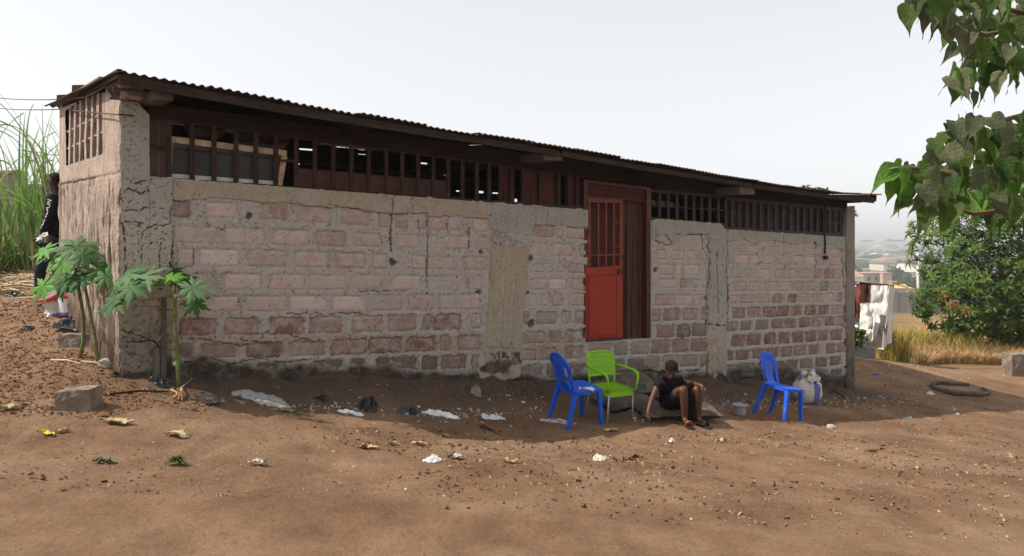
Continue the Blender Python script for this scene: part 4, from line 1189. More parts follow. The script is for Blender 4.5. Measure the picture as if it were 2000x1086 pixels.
def heading(a, b):       # rotation that turns +X from a towards b
    return math.atan2(b[1] - a[1], b[0] - a[0])
def ground_at(x, y): return Vector((x, y, gz(x, y)))

def tilt_to_ground(o, r_=.2):
    """rest a thing that stands on four feet on the slope under it"""
    x, y = o.location.x, o.location.y
    dx = (gz(x + r_, y) - gz(x - r_, y)) / (2 * r_); dy = (gz(x, y + r_) - gz(x, y - r_)) / (2 * r_)
    nrm = Vector((-dx, -dy, 1)).normalized()
    q = Vector((0, 0, 1)).rotation_difference(nrm)
    o.rotation_mode = 'QUATERNION'
    o.rotation_quaternion = q @ Quaternion((0, 0, 1), o.rotation_euler.z)
    o.rotation_mode = 'XYZ'
    o.rotation_euler = (q @ Quaternion((0, 0, 1), o.rotation_euler.z)).to_euler()

CA = P(1127, 824, 8.30)
ch1 = blue_chair(); ch1.location = (CA.x, CA.y, gz(CA.x, CA.y) - .005); ch1.rotation_euler = (0, 0, math.radians(29)); tilt_to_ground(ch1)
tag(ch1, 'blue plastic chair with a crumpled paper on its seat, left of the green armchair', 'chair', 'blue plastic chairs')
CB = P(1521, 809, 9.75)
ch2 = blue_chair(True); ch2.location = (CB.x, CB.y, gz(CB.x, CB.y) - .005); ch2.rotation_euler = (0, 0, math.radians(-52)); tilt_to_ground(ch2)
tag(ch2, 'blue plastic chair with a broken back frame in front of the white sack', 'chair', 'blue plastic chairs')

def green_chair():
    r = empty('armchair')
    def sp(U, V): return np.stack([U, V, .437 - .018 * np.cos(U * 6) * np.cos(V * 6)], -1)
    mask_panel('seat', lambda u, v: (np.maximum(abs(u) - .17, 0) ** 2 + np.maximum(abs(v) - .19, 0) ** 2 < .05 ** 2), sp, -.225, .225, 30, -.24, .24, 30, .012, M_WEAVE, r)
    ring = []
    for k in range(44):
        a = 2 * PI * k / 44; c_, s_ = math.cos(a), math.sin(a)
        ring.append((.222 * np.sign(c_) * abs(c_) ** .35, .24 * np.sign(s_) * abs(s_) ** .35))
    vs = [(x, y, .440) for x, y in ring] + [(x * 1.02, y * 1.02, .365) for x, y in ring] + [(x * .96, y * .96, .365) for x, y in ring] + [(x * .96, y * .96, .43) for x, y in ring]
    fs = [(l * 44 + k, l * 44 + (k + 1) % 44, (l + 1) * 44 + (k + 1) % 44, (l + 1) * 44 + k) for l in range(3) for k in range(44)]
    MB().add(vs, fs).build('apron', M_GREEN, r, keep=False)
    def bp(U, V):
        x = -.20 - .26 * V - .05 * (1 - (U / .25) ** 2)
        return np.stack([x, U * (1 + .12 * V), .50 + V], -1)
    inside = lambda u, v, e: (np.maximum(abs(u) - (.16 - e), 0) ** 2 + np.maximum(np.where(v > .18, v - .26 + e, 0), 0) ** 2 < .075 ** 2) & (abs(u) < .235 - e)
    def hole(u, v):
        return (np.mod(v, .0175) < .006) & (np.mod(u + .012 * (np.floor(v / .0175) % 2) + .3, .024) < .013) & inside(u, v, .03) & (v > .06)
    mask_panel('backrest', lambda u, v: inside(u, v, 0) & ~hole(u, v), bp, -.236, .236, 90, .03, .337, 64, .012, M_GREEN, r)
    pts = []
    def rimpt(u, v): return Vector(bp(np.array([[u]]), np.array([[v]]))[0, 0])
    for u, v in [(-.215, -.09), (-.225, 0), (-.233, .1), (-.235, .2), (-.233, .26), (-.215, .305), (-.16, .333), (0, .337), (.16, .333), (.215, .305), (.233, .26), (.235, .2), (.233, .1), (.225, 0), (.215, -.09)]: pts.append(rimpt(u, v))
    MB().tube(pts, .014, 8).build('back_rim', M_GREEN, r, True, keep=False)
    for sy in (-1, 1):
        pts = [rimpt(.236 * sy, .17)]
        pts += [Vector((x, y * sy, z)) for x, y, z in ((-.13, .275, .672), (0, .283, .665), (.12, .283, .658), (.185, .278, .645), (.215, .268, .60), (.22, .255, .52), (.215, .24, .42))]
        MB().tube(pts, [.016, .019, .022, .022, .021, .019, .018, .020], 8, flat=.75).build('armrest', M_GREEN, r, True, keep=False)
    for sx, sy in ((1, 1), (1, -1), (-1, 1), (-1, -1)):
        MB().tube([(.195 * sx, .21 * sy, .40), ((.215 if sx > 0 else -.25), .225 * sy, 0)], [.014, .012], 8).build('leg', M_STEEL, r, True, keep=False)
    return r
CG = P(1190, 817, 8.5)
gch = green_chair(); gch.location = (CG.x, CG.y, gz(CG.x, CG.y) - .005); gch.rotation_euler = (0, 0, math.radians(-57)); gch.scale = (.88, .88, .92); tilt_to_ground(gch)
tag(gch, 'lime green plastic armchair with woven pattern and grey metal legs', 'armchair')

M_PAPER = simple('white_paper', (.52, .54, .58, 1), (.75, .77, .8, 1), 12, .8, .3, 60, .2)
M_CLOTHW = simple('pale_pink_cloth', (.42, .30, .32, 1), (.60, .48, .50, 1), 9, .9, .4, 60, .1, dirt=(.22, .07, .08, 1), dscale=14)
o = crumple('crumpled_paper', P(1146, 759.5, 8.16), Vector((.16, -.05, 0)), Vector((.03, .12, 0)), .022, 3, M_PAPER, None, 12, 10, .004)
tag(o, 'crumpled white paper lying on the seat of the left blue chair', 'paper')
def pile(name, px, py, L, Wd, H, seed, mat, label, cat, rz=0, lift=.0, fr=1.6):
    """cloth, bag or wrapper crumpled on the ground"""
    c_ = on_ground(px, py)
    n_ = 24; L *= .8; Wd *= .85
    u, v = np.meshgrid(np.linspace(-.5, .5, n_), np.linspace(-.5, .5, n_), indexing='ij')
    # square sheet bent to a ragged outline
    ang = np.arctan2(v, u); rad = np.maximum(abs(u), abs(v)) * 2
    lim = 1 + .55 * fbm(np.cos(ang) * 1.7 + seed * 3.1, np.sin(ang) * 1.7 + seed, seed + 9, 3)
    rr = .5 * rad * lim
    k2, k3 = fbm(u * 7 + seed, v * 7, seed, 3), fbm(u * 7, v * 7 + seed, seed + 2, 3)
    x, y = (np.cos(ang) * rr + .05 * k2) * L, (np.sin(ang) * rr + .05 * k3) * Wd
    ca, sa = math.cos(rz), math.sin(rz)
    X, Y = c_.x + x * ca - y * sa, c_.y + x * sa + y * ca
    dome = np.clip(1 - rad ** 2, 0, 1) ** .45
    r1 = 1 - np.minimum(1, abs(fbm(u * 5 * fr + seed, v * 5 * fr, seed + 4, 2)) * 3.2); r2 = 1 - np.minimum(1, abs(fbm(u * 11 * fr + seed, v * 11 * fr, seed + 6, 2)) * 3)
    big_ = .55 + .9 * fbm(u * 2.2 + seed, v * 2.2 + 3, seed + 7, 2)
    Z = ground_z(X, Y) + .004 + lift + H * (dome * (.35 * big_ + .45 * r1 * (.4 + big_)) + .22 * r2 * (.25 + .75 * dome))
    v_, q = sheet(list(np.stack([X, Y, Z], -1).reshape(-1, 3)), n_, n_, .004)
    return tag(link(name, npmesh(name, v_, q, False), mat), label, cat)
pile('rag', 1084, 823, .42, .18, .05, 4, M_CLOTHW, 'pale pink rag bundled on the ground behind the left blue chair', 'rag')

# ------------------------------------------------------------------ sacks, bucket
t = NT('woven_sack_dusty'); p = t.pos(1)
n1 = t.noise(p, 5, 8, .7)
wv = t.n('ShaderNodeTexWave', wave_type='BANDS', bands_direction='DIAGONAL'); t.l(p, wv.inputs[0]); wv.inputs['Scale'].default_value = 60
t.bump(t.math('ADD', t.noise(p, 18, 6), t.math('MULTIPLY', wv.outputs['Fac'], .15)), .7, .03)
M_SACK = t.fin(t.ramp(n1, [(0.3, (.070, .055, .042, 1)), (0.58, (.145, .118, .090, 1)), (0.76, (.30, .265, .215, 1))]), .85, .15)
M_SACKD = simple('earthy_sack', (.060, .046, .035, 1), (.125, .098, .074, 1), 6, .95, .6, 24, .1, dirt=(.20, .165, .13, 1), dscale=9)
M_SACKG = simple('green_print', (.07, .15, .12, 1), (.16, .24, .20, 1), 16, .8, .2, 40, .2)
M_WHITESACK = simple('white_woven_sack', (.46, .45, .42, 1), (.68, .66, .61, 1), 5, .7, .5, 26, .25, dirt=(.30, .26, .21, 1), dscale=5)
M_SACKSTRIPE = simple('violet_blue_stripe', (.09, .09, .36, 1), (.15, .15, .46, 1), 9, .7, .3, 30, .25)
def sack(c_, r_, seed, rz, mat, name='sack', flatb=.75, tilt=(0, 0)):
    """filled sack: a pillow with squarish plan, pinched seams and wrinkles"""
    M_ = np.array((Matrix.Rotation(rz, 3, 'Z') @ Matrix.Rotation(tilt[0], 3, 'X') @ Matrix.Rotation(tilt[1], 3, 'Y')))
    nu, nv = 44, 30
    u = np.linspace(-1, 1, nu)[:, None] + np.zeros((1, nv)); v = np.linspace(-1, 1, nv)[None] + np.zeros((nu, 1))
    edge_ = 1 - .10 * np.abs(v) ** 2 * 1.0
    x = u * (1 - .07 * (1 - v ** 2) ** 2 * 0 - .06 * np.cos(v * PI / 2)) * r_[0]; y = v * (1 - .14 * np.cos(u * PI / 2)) * r_[1]
    x = x + r_[0] * .08 * fbm(u * 1.5 + seed, v * 1.5, seed, 2); y = y + r_[1] * .12 * fbm(u * 1.5, v * 1.5 + seed, seed + 1, 2)
    th = np.clip((1 - u ** 2) * (1 - v ** 2), 0, 1) ** .42
    wr = (1 - np.minimum(1, abs(fbm(u * 2.4 + seed, v * 4.5, seed + 2, 3)) * 3)) * .20 + .22 * fbm(u * 1.4 + 3, v * 1.6 + seed, seed + 3, 3)
    zt = r_[2] * (th * (1 + wr) ) + r_[2] * .12 * fbm(u * 3, v * 3, seed + 4, 2); zb = -r_[2] * np.minimum(th, flatb) * 1.0 + r_[2] * .12 * fbm(u * 3, v * 3, seed + 4, 2) - .004
    top = np.stack([x, y, zt], -1).reshape(-1, 3); bot = np.stack([x, y, zb], -1).reshape(-1, 3)
    g = grid_quads(nu, nv); m_ = nu * nv
    I = np.arange(m_).reshape(nu, nv)
    def rim(i_): return np.stack([i_[:-1], i_[:-1] + m_, i_[1:] + m_, i_[1:]], -1)
    q = np.concatenate([g, g[:, ::-1] + m_, rim(I[0, :]), rim(I[-1, ::-1]), rim(I[::-1, 0]), rim(I[:, -1])])
    vv = np.concatenate([top, bot]) @ M_.T + np.array(c_)
    return link(name, npmesh(name, vv, q, True), mat)
c_ = P(1225, 772, 9.35); c_.z = gz(c_.x, c_.y) + .24
o = sack(c_, (.40, .26, .11), 21, .55, M_SACK, tilt=(.35, -.10)); tag(o, 'dusty full sack lying topmost on the heap behind the green armchair', 'sack')
o2 = crumple('printed_patch', P(1251, 757, 8.98), Vector((.13, .02, -.03)), Vector((.02, -.02, .09)), .012, 6, M_SACKG, o, 6, 5, .003)
c_ = P(1222, 797, 9.1); c_.z = gz(c_.x, c_.y) + .09
tag(sack(c_, (.38, .24, .10), 23, .5, M_SACK, tilt=(.15, 0)), 'sagging dusty sack at the bottom of the heap behind the green armchair', 'sack')
c_ = P(1322, 800, 8.72); c_.z = gz(c_.x, c_.y) + .085
seat_sack = sack(c_, (.50, .27, .10), 25, .12, M_SACKD); tag(seat_sack, 'flattened grey sack under the seated child', 'sack')
c_ = P(1290, 752, 9.75); c_.z = gz(c_.x, c_.y) + .12
tag(sack(c_, (.34, .18, .11), 27, .6, M_SACK, tilt=(.1, .05)), 'grey sack slumped against the wall behind the seated child', 'sack')
# knotted white sack with stripe
ws = empty('white_sack', on_ground(1577, 786)); wsY = ws.location.y
tag(ws, 'white woven sack with a violet stripe and knotted top by the wall', 'sack')
sc_ = ws.location
v, q = blob((0, 0, .20), (.235, .19, .25), 31, .10, 2.2, 40, 26, .78)
zc = v[:, 2]
link('bag', npmesh('bag', v, q, True), M_WHITESACK, ws, False)
# stripe follows the bag a few millimetres out
nu, nv = 9, 22; pts = []
for i in range(nu):
    for j in range(nv):
        a = math.radians(-78 + 30 * (i / (nu - 1)))
        w__ = .55 + (PI - .95) * j / (nv - 1)
        d_ = Vector((math.cos(a) * math.sin(w__), math.sin(a) * math.sin(w__), math.cos(w__)))
        pts.append(d_)
from mathutils.bvhtree import BVHTree
bv = BVHTree.FromPolygons([tuple(x) for x in v], [tuple(x) for x in q])
P2 = []
for d_ in pts:
    h_ = bv.ray_cast(Vector((0, 0, .2)) + d_ * 1.0, -d_)[0]
    P2.append((h_ if h_ else Vector((0, 0, .2)) + d_ * .2) + d_ * .005)
v2, q2 = sheet(P2, nu, nv, .003); link('stripe', npmesh('stripe', v2, q2, True), M_SACKSTRIPE, ws, False)
o = crumple('knot', (0, 0, 0), Vector((.26, 0, .03)), Vector((0, .16, .05)), .07, 8, M_WHITESACK, None, 18, 14, .006); o.parent = ws; o.location = (.01, -.03, .45)
o = crumple('knot', (0, 0, 0), Vector((.16, .02, -.06)), Vector((-.02, .10, .08)), .06, 11, M_WHITESACK, None, 14, 12, .006); o.parent = ws; o.location = (.03, -.14, .40)
o = crumple('knot', (0, 0, 0), Vector((.10, .02, .03)), Vector((-.02, .06, .02)), .03, 12, M_SACKSTRIPE, None, 10, 8, .005); o.parent = ws; o.location = (-.14, -.06, .42)
# grey bucket on its side
M_PAIL = simple('grey_pail', (.26, .255, .25, 1), (.40, .39, .38, 1), 7, .5, .2, 40, .35, obj=True)
bk = empty('bucket', on_ground(1445, 811)); tag(bk, 'small grey plastic bucket standing on the earth right of the seated child', 'bucket')
bk.location.z -= .005
MB().lathe((0, 0, 0), [(.002, .004), (.075, 0), (.082, .05), (.092, .15), (.094, .152), (.090, .152), (.080, .05), (.072, .008), (.002, .01)], 28).build('body', M_PAIL, bk, True, keep=False)
MB().lathe((0, 0, 0), [(.093, .135), (.101, .135), (.101, .156), (.091, .156)], 28).build('rim', M_PAIL, bk, True, keep=False)
MB().tube([(.0985 * math.cos(a), .0985 * math.sin(a), .14 - .10 * math.sin((a + .6) / 2.0) ** 2) for a in np.linspace(-2.6, .3, 14)], .003, 6).build('handle', M_STEEL, bk, True, keep=False)
MB().tube([(.084, -.05, .14), (.080, -.052, .09), (.077, -.045, .05)], .002, 5).build('crack', simple('crack_black', (.02, .02, .02, 1), (.03, .03, .03, 1)), bk, keep=False)

# ------------------------------------------------------------------ curtains, cable, things inside the window
t = NT('checked_curtain'); p = t.pos(1)
sx = t.n('ShaderNodeSeparateXYZ'); t.l(p, sx.inputs[0])
def lines(v, sc, wd):
    f_ = t.math('FRACT', t.math('MULTIPLY', v, sc)); return t.math('LESS_THAN', f_, wd)
along = t.math('ADD', t.math('MULTIPLY', sx.outputs[0], DV.x), t.math('MULTIPLY', sx.outputs[1], DV.y))
g_ = t.math('MAXIMUM', lines(along, 21, .16), lines(sx.outputs[2], 19, .16))
base = t.ramp(t.noise(p, 6, 6), [(0.3, (.052, .024, .018, 1)), (0.7, (.090, .042, .031, 1))])
c = t.mix(t.math('MULTIPLY', g_, .30), base, (.22, .13, .095, 1))
t.bump(t.noise(p, 60, 5), .3, .01)
M_CURTAIN = t.fin(c, .9, .1)
t = NT('red_net'); p = t.pos(1)
sx = t.n('ShaderNodeSeparateXYZ'); t.l(p, sx.inputs[0])
along = t.math('ADD', t.math('MULTIPLY', sx.outputs[0], DV.x), t.math('MULTIPLY', sx.outputs[1], DV.y))
def lines2(v, sc, wd):
    f_ = t.math('FRACT', t.math('MULTIPLY', v, sc)); return t.math('LESS_THAN', f_, wd)
g_ = t.math('MAXIMUM', lines2(along, 16, .12), lines2(sx.outputs[2], 15, .12))
c = t.mix(t.math('MULTIPLY', g_, .4), t.ramp(t.noise(p, 5, 6), [(0.3, (.050, .018, .015, 1)), (0.7, (.085, .028, .022, 1))]), (.15, .07, .06, 1))
M_NET = t.fin(c, .9, .1)
def curtain(name, c4, o, folds, amp, mat, label, seed):
    nu, nv = 60, 24; pts = []
    (xa, yb0), (xb, yb1), (xc, yt1), (xd, yt0) = c4
    for i in range(nu):
        for j in range(nv):
            u, v = i / (nu - 1), j / (nv - 1)
            x = (xa + (xb - xa) * u) * (1 - v) + (xd + (xc - xd) * u) * v
            y = (yb0 + (yb1 - yb0) * u) * (1 - v) + (yt0 + (yt1 - yt0) * u) * v
            w_ = amp * math.sin(u * folds * 2 * PI + 1.5 * math.sin(v * 2.2 + seed)) * (1 - .35 * v) + amp * .8 * float(fbm(np.array([u * 3.0]), np.array([v * 2.0]), seed, 2)[0])
            pts.append(W(x, y, o + w_))
    v, q = sheet(pts, nu, nv, .004)
    return tag(link(name, npmesh(name, v, q, True), mat), label, 'curtain')
curtain('curtain', [(1212, 664), (1263, 660), (1266, 366), (1212, 362)], -.13, 4, .022, M_CURTAIN, 'brown checked curtain hanging in the open half of the doorway', 1)
curtain('curtain', [(1148, 530), (1212, 527), (1212, 392), (1148, 388)], -.14, 3, .012, M_CURTAIN, 'brown checked cloth seen through the bars of the red door', 2)
curtain('curtain', [(1148, 384), (1262, 396), (1264, 364), (1148, 350)], -.06, 3, .010, M_NET, 'dull red cloth stretched above the red door', 3)
curtain('curtain', [(982, 398), (1005, 400), (1004, 322), (972, 318)], -.075, 2, .012, M_NET, 'dull red net curtain gathered left at the dark barred window', 4)
curtain('curtain', [(1018, 402), (1090, 408), (1090, 334), (1015, 326)], -.08, 4, .012, M_NET, 'wide dull red net curtain behind the bars left of the door', 5)
curtain('curtain', [(1104, 409), (1127, 411), (1127, 340), (1104, 337)], -.08, 2, .010, M_NET, 'narrow dull red net curtain behind the bars beside the door', 6)
wf = empty('window_sash', W(440, 345, -.10)); tag(wf, 'old cream window sash with dusty panes leaning inside behind the bars', 'window sash')
def wpart(name, c4, o0, o1, mt): return wquad(MB(), c4, o0, o1).build(name, mt, wf)
wpart('rail', [(334, 278), (560, 305), (560, 294), (335, 266)], -.085, -.12, M_CREAM)
wpart('stile', [(541, 362), (551, 363), (561, 306), (550, 305)], -.085, -.12, M_CREAM)
wpart('bottom_rail', [(330, 347), (540, 361), (541, 354), (331, 339)], -.085, -.12, M_WHITEPAINT)
wpart('stile', [(331, 338), (335, 338.4), (338, 279), (335, 278.6)], -.086, -.118, M_CREAM)
wpart('pane', [(334, 340), (541, 355), (550, 304), (337, 279)], -.10, -.106, simple('dusty_glass', (.018, .021, .017, 1), (.045, .050, .042, 1), 3, .45, .05, 20, .25))
wpart('glazing_bar', [(332, 291), (548, 313), (548, 309), (333, 287)], -.094, -.11, M_BAR)
c_ = W(400, 252, -.35); tag(sack(c_, (.20, .12, .12), 41, .6, M_SACK, 'bundle'), 'small pale bundle on top of the window sash, the left one', 'bundle')
c_ = W(505, 278, -.35); tag(sack(c_, (.30, .13, .16), 43, .6, M_SACK, 'bundle'), 'large grey bundle bulging on top of the window sash, the right one', 'bundle')
pl = MB(); wquad(pl, [(572, 371), (876, 393), (880, 354), (578, 328)], -.14, -.17); tag(pl.build('brown_board', M_BOARD), 'long reddish brown board leaning inside behind the window bars', 'board')
M_BLACK = simple('black_rubber', (.012, .012, .013, 1), (.025, .024, .024, 1), 12, .6, .1, 40, .35)
m = MB(); m.tube([W(1611, 398, .03), W(1612, 430, .035), W(1611, 462, .03), W(1612, 480, .03), W(1611, 496, .035)], .017, 8)
cab = m.build('hanging_cable', M_BLACK, None, True); tag(cab, 'black cable hanging from the eaves down the right end of the wall', 'cable')
v, q = blob(W(1613, 503, .05), (.05, .04, .04), 3, .2, 2, 12, 8); link('plug', npmesh('plug', v, q), M_BLACK, cab)
# ------------------------------------------------------------------ people
def skin_mesh(name, V, E, R, lvl=2, root=0):
    me = bpy.data.meshes.new('tmp'); me.from_pydata([tuple(v) for v in V], E, [])
    ob = bpy.data.objects.new('tmp', me); COL.objects.link(ob)
    md = ob.modifiers.new('s', 'SKIN'); md.use_smooth_shade = True
    for i, sv in enumerate(me.skin_vertices[0].data):
        r_ = R[i] if hasattr(R[i], '__len__') else (R[i], R[i])
        sv.radius = r_; sv.use_root = (i == root)
    sb = ob.modifiers.new('b', 'SUBSURF'); sb.levels = lvl; sb.render_levels = lvl
    dg = bpy.context.evaluated_depsgraph_get()
    out = bpy.data.meshes.new_from_object(ob.evaluated_get(dg)); out.name = name
    bpy.data.objects.remove(ob); bpy.data.meshes.remove(me)
    out.polygons.foreach_set('use_smooth', [True] * len(out.polygons))
    return out
class Sk:
    def __init__(s): s.v = []; s.e = []; s.r = []
    def add(s, p, r, to=None):
        s.v.append(Vector(p)); s.r.append(r)
        if to is not None: s.e.append((to, len(s.v) - 1))
        return len(s.v) - 1
    def chain(s, to, pts):
        for p, r in pts: to = s.add(p, r, to)
        return to
    def hand(s, wrist, d, side, up, sc=1.0, curl=.5):
        """palm with four fingers and a thumb; d along the hand, side across it towards the thumb, up off the back of the hand"""
        d, side, up = Vector(d).normalized(), Vector(side).normalized(), Vector(up).normalized()
        p0 = s.v[wrist]
        palm = s.add(p0 + d * .045 * sc, (.026 * sc, .016 * sc), wrist)
        kn = s.add(p0 + d * .078 * sc, (.030 * sc, .013 * sc), palm)
        for k, (off, L) in enumerate(((.026, .066), (.009, .074), (-.009, .068), (-.026, .054))):
            b0 = p0 + d * .082 * sc + side * off * sc
            f1 = s.add(b0, .0085 * sc, kn)
            f2 = s.add(b0 + (d * (1 - .3 * curl) - up * curl * .8).normalized() * L * .5 * sc, .0078 * sc, f1)
            s.add(s.v[f2] + (d * (1 - curl) - up * curl * 1.3).normalized() * L * .5 * sc, .0066 * sc, f2)
        th = s.add(p0 + d * .028 * sc + side * .032 * sc, .010 * sc, palm)
        th2 = s.add(s.v[th] + (d * .6 + side * .6 - up * .2).normalized() * .032 * sc, .009 * sc, th)
        s.add(s.v[th2] + (d * .9 + side * .2 - up * .3).normalized() * .026 * sc, .0075 * sc, th2)
M_SKIN1 = simple('brown_skin', (.075, .031, .018, 1), (.108, .045, .027, 1), 14, .5, .06, 120, .35)
M_SKIN2 = simple('dark_brown_skin', (.055, .026, .017, 1), (.090, .043, .028, 1), 14, .5, .06, 120, .35)
M_BLACKCLOTH = simple('black_cloth', (.0055, .0055, .008, 1), (.013, .013, .018, 1), 8, .9, .4, 30, .12)
M_DENIM = simple('dark_denim', (.010, .014, .026, 1), (.024, .032, .055, 1), 12, .9, .3, 60, .12)
M_EYE = simple('eye_white', (.050, .024, .016, 1), (.06, .03, .02, 1), 3, .6, 0)
t = NT('braided_hair'); p = t.pos(1)
wv = t.n('ShaderNodeTexWave', wave_type='BANDS', bands_direction='X'); t.l(p, wv.inputs[0]); wv.inputs['Scale'].default_value = 15; wv.inputs['Distortion'].default_value = 2.5
t.bump(wv.outputs['Fac'], 1.0, .02)
M_HAIR = t.fin(t.ramp(wv.outputs['Fac'], [(0.0, (.035, .02, .016, 1)), (0.10, (.008, .006, .006, 1))]), .6, .3)
M_HAIR2 = simple('short_black_hair', (.006, .005, .005, 1), (.012, .010, .009, 1), 60, .8, .8, 120, .2)

def head(S_, neck, fw, up, sc=1.0):
    """adds skull, jaw, brow, nose and ears to a skeleton; returns centre"""
    fw, up = Vector(fw).normalized(), Vector(up).normalized(); rt = fw.cross(up).normalized(); up = rt.cross(fw).normalized()
    p0 = S_.v[neck]
    jaw = S_.add(p0 + up * .055 * sc + fw * .022 * sc, (.056 * sc, .058 * sc), neck)
    mid = S_.add(p0 + up * .115 * sc + fw * .008 * sc, (.074 * sc, .082 * sc), jaw)
    top = S_.add(p0 + up * .165 * sc - fw * .006 * sc, (.068 * sc, .078 * sc), mid)
    S_.add(p0 + up * .205 * sc - fw * .008 * sc, (.034 * sc, .040 * sc), top)
    return p0 + up * .115 * sc, fw, up, rt
def face_bits(person, c_, fw, up, rt, skin, hairmat, sc=1.0, hairlen=1.0, seed=1):
    hd = person
    # nose, lips, ears, brows as one skin mesh; eyes apart
    m = MB()
    v, q = blob(c_ + fw * .088 * sc - up * .012 * sc, (.013 * sc, .013 * sc, .020 * sc), 1, .05, 2, 10, 8); m.add([tuple(a) for a in v], [tuple(a) for a in q])
    for s_ in (-1, 1):
        v, q = blob(c_ + fw * .086 * sc - up * .024 * sc + rt * .011 * s_ * sc, (.010 * sc, .010 * sc, .008 * sc), 1, .05, 2, 8, 6); m.add([tuple(a) for a in v], [tuple(a) for a in q])
        v, q = blob(c_ + rt * .079 * s_ * sc - up * .008 * sc - fw * .004 * sc, (.011 * sc, .016 * sc, .028 * sc), 1, .05, 2, 10, 8); m.add([tuple(a) for a in v], [tuple(a) for a in q])
    m.build('nose_and_ears', skin, hd, True)
    m = MB()
    for dz in (-.047, -.055):
        v, q = blob(c_ + fw * .078 * sc + up * dz * sc, (.022 * sc, .013 * sc, .006 * sc), 1, .03, 2, 12, 6, None, Matrix((rt, fw, up)).transposed()); m.add([tuple(a) for a in v], [tuple(a) for a in q])
    m.build('lips', simple('lips', (.10, .035, .03, 1), (.13, .05, .04, 1)), hd, True)
    for s_ in (-1, 1):
        v, q = blob(c_ + fw * .068 * sc + rt * .030 * s_ * sc + up * .010 * sc, (.012 * sc, .012 * sc, .0095 * sc), 1, .0, 2, 12, 8)
        e = link('eye', npmesh('eye', v, q), M_EYE, hd)
        v, q = blob(c_ + fw * .0775 * sc + rt * .030 * s_ * sc + up * .008 * sc, (.0055 * sc, .0045 * sc, .0055 * sc), 1, .0, 2, 10, 6)
        link('pupil', npmesh('pupil', v, q), M_BLACK, e)
    # hair: upper and rear shell
    nu, nv = 28, 16; vs = []
    for i in range(nu):
        for j in range(nv):
            a = 2 * PI * i / nu; w_ = .02 + (PI * .56) * j / (nv - 1)
            d_ = (rt * math.cos(a) + fw * math.sin(a)) * math.sin(w_) + up * math.cos(w_)
            front = max(0, math.sin(a))
            if front > 0: w2 = .02 + PI * (.56 - .35 * front) * j / (nv - 1); d_ = (rt * math.cos(a) + fw * math.sin(a)) * math.sin(w2) + up * math.cos(w2)
            r_ = 1 + .03 * float(fbm(np.array([a * 3]), np.array([w_ * 5]), seed, 2)[0])
            vs.append(c_ - fw * .006 * sc + up * .022 * sc + (rt * d_.dot(rt) * .0835 + fw * d_.dot(fw) * .094 + up * d_.dot(up) * .085) * r_ * hairlen * sc)
    qs = [(i * nv + j, i * nv + j + 1, ((i + 1) % nu) * nv + j + 1, ((i + 1) % nu) * nv + j) for i in range(nu) for j in range(nv - 1)]
    link('hair', npmesh('hair', np.array([tuple(a) for a in vs]), qs), hairmat, hd)

# --- the child sitting on the sack, looking down, one hand at the ground
K = lambda x, y, Y: P(x, y, Y)
S_ = Sk()
pel = S_.add(K(1311, 788, 8.62), .090)
wst = S_.add(K(1309, 769, 8.56), .076, pel)
cst = S_.add(K(1308, 750, 8.46), (.088, .075), wst)
nk0 = S_.add(K(1310, 739, 8.40), .045, cst)
nk = S_.add(K(1310, 734.5, 8.36), .043, nk0)
HF = Vector((-.22, -.80, -.62)); HU = Vector((-.06, -.55, .80))
hc, fw, up, rt = head(S_, nk, HF, HU, .93)
shR = S_.add(K(1291, 742, 8.42), .040, cst); shL = S_.add(K(1327, 742, 8.44), .040, cst)
elR = S_.chain(shR, [(K(1283, 755, 8.38), .041), (K(1277, 770, 8.32), .035)])
wrR = S_.chain(elR, [(K(1271, 786, 8.24), .031), (K(1266, 803, 8.17), .022)])
S_.hand(wrR, K(1265, 829, 8.12) - K(1266, 803, 8.17), Vector((.8, -.5, .1)), Vector((-.5, -.7, .2)), .86, .35)
elL = S_.chain(shL, [(K(1333, 744, 8.50), .041), (K(1339, 748, 8.50), .035)])
wrL = S_.chain(elL, [(K(1354, 750, 8.34), .031), (K(1369, 752.5, 8.19), .022)])
S_.hand(wrL, Vector((.55, -.45, -.55)), Vector((-.5, -.8, .0)), Vector((.4, -.2, .85)), .86, .75)
def leg(hip, thigh, knee, shin, ank, heel, toe):
    h = S_.chain(pel, [(hip, .088), (thigh, .076), (knee, .056)])
    a = S_.chain(h, [(shin[0], shin[1]), (ank, .033)])
    f = S_.chain(a, [(heel, .030), (toe, (.036, .020))])
leg(K(1305, 789, 8.56), K(1320, 772, 8.38), K(1335, 758, 8.19), (K(1336, 780, 8.22), .051), K(1337, 817, 8.27), K(1340, 824, 8.22), K(1348, 828.5, 8.10))
leg(K(1322, 789, 8.58), K(1342, 771, 8.40), K(1364, 757, 8.23), (K(1364, 780, 8.27), .051), K(1363, 816, 8.32), K(1368, 823, 8.28), K(1380, 826.5, 8.20))
body = skin_mesh('person', S_.v, S_.e, S_.r, 2)
child = link('person', body, M_SKIN1)
tag(child, 'child in a black dress sitting low on a sack with head bowed', 'person')
face_bits(child, hc, fw, up, rt, M_SKIN1, M_HAIR, .93, .955)
for k in range(9):          # cornrows from the forehead to the nape
    x_ = (k - 4) / 4.6; pts = []
    for j in range(13):
        a = math.radians(28 + 150 * j / 12)
        d_ = Vector((x_ * .92, math.cos(a) * math.sqrt(1 - x_ * x_ * .85), math.sin(a) * math.sqrt(1 - x_ * x_ * .85)))
        q_ = hc - fw * .006 + up * .020 + (rt * d_.x * .0835 + fw * d_.y * .094 + up * d_.z * .085) * .95
        pts.append(q_ + up * (.003 * (j % 2)))
    MB().tube(pts, [.0080 + .0025 * (j % 2) for j in range(13)], 6).build('braid', M_HAIR2, child, True)
D = Sk()
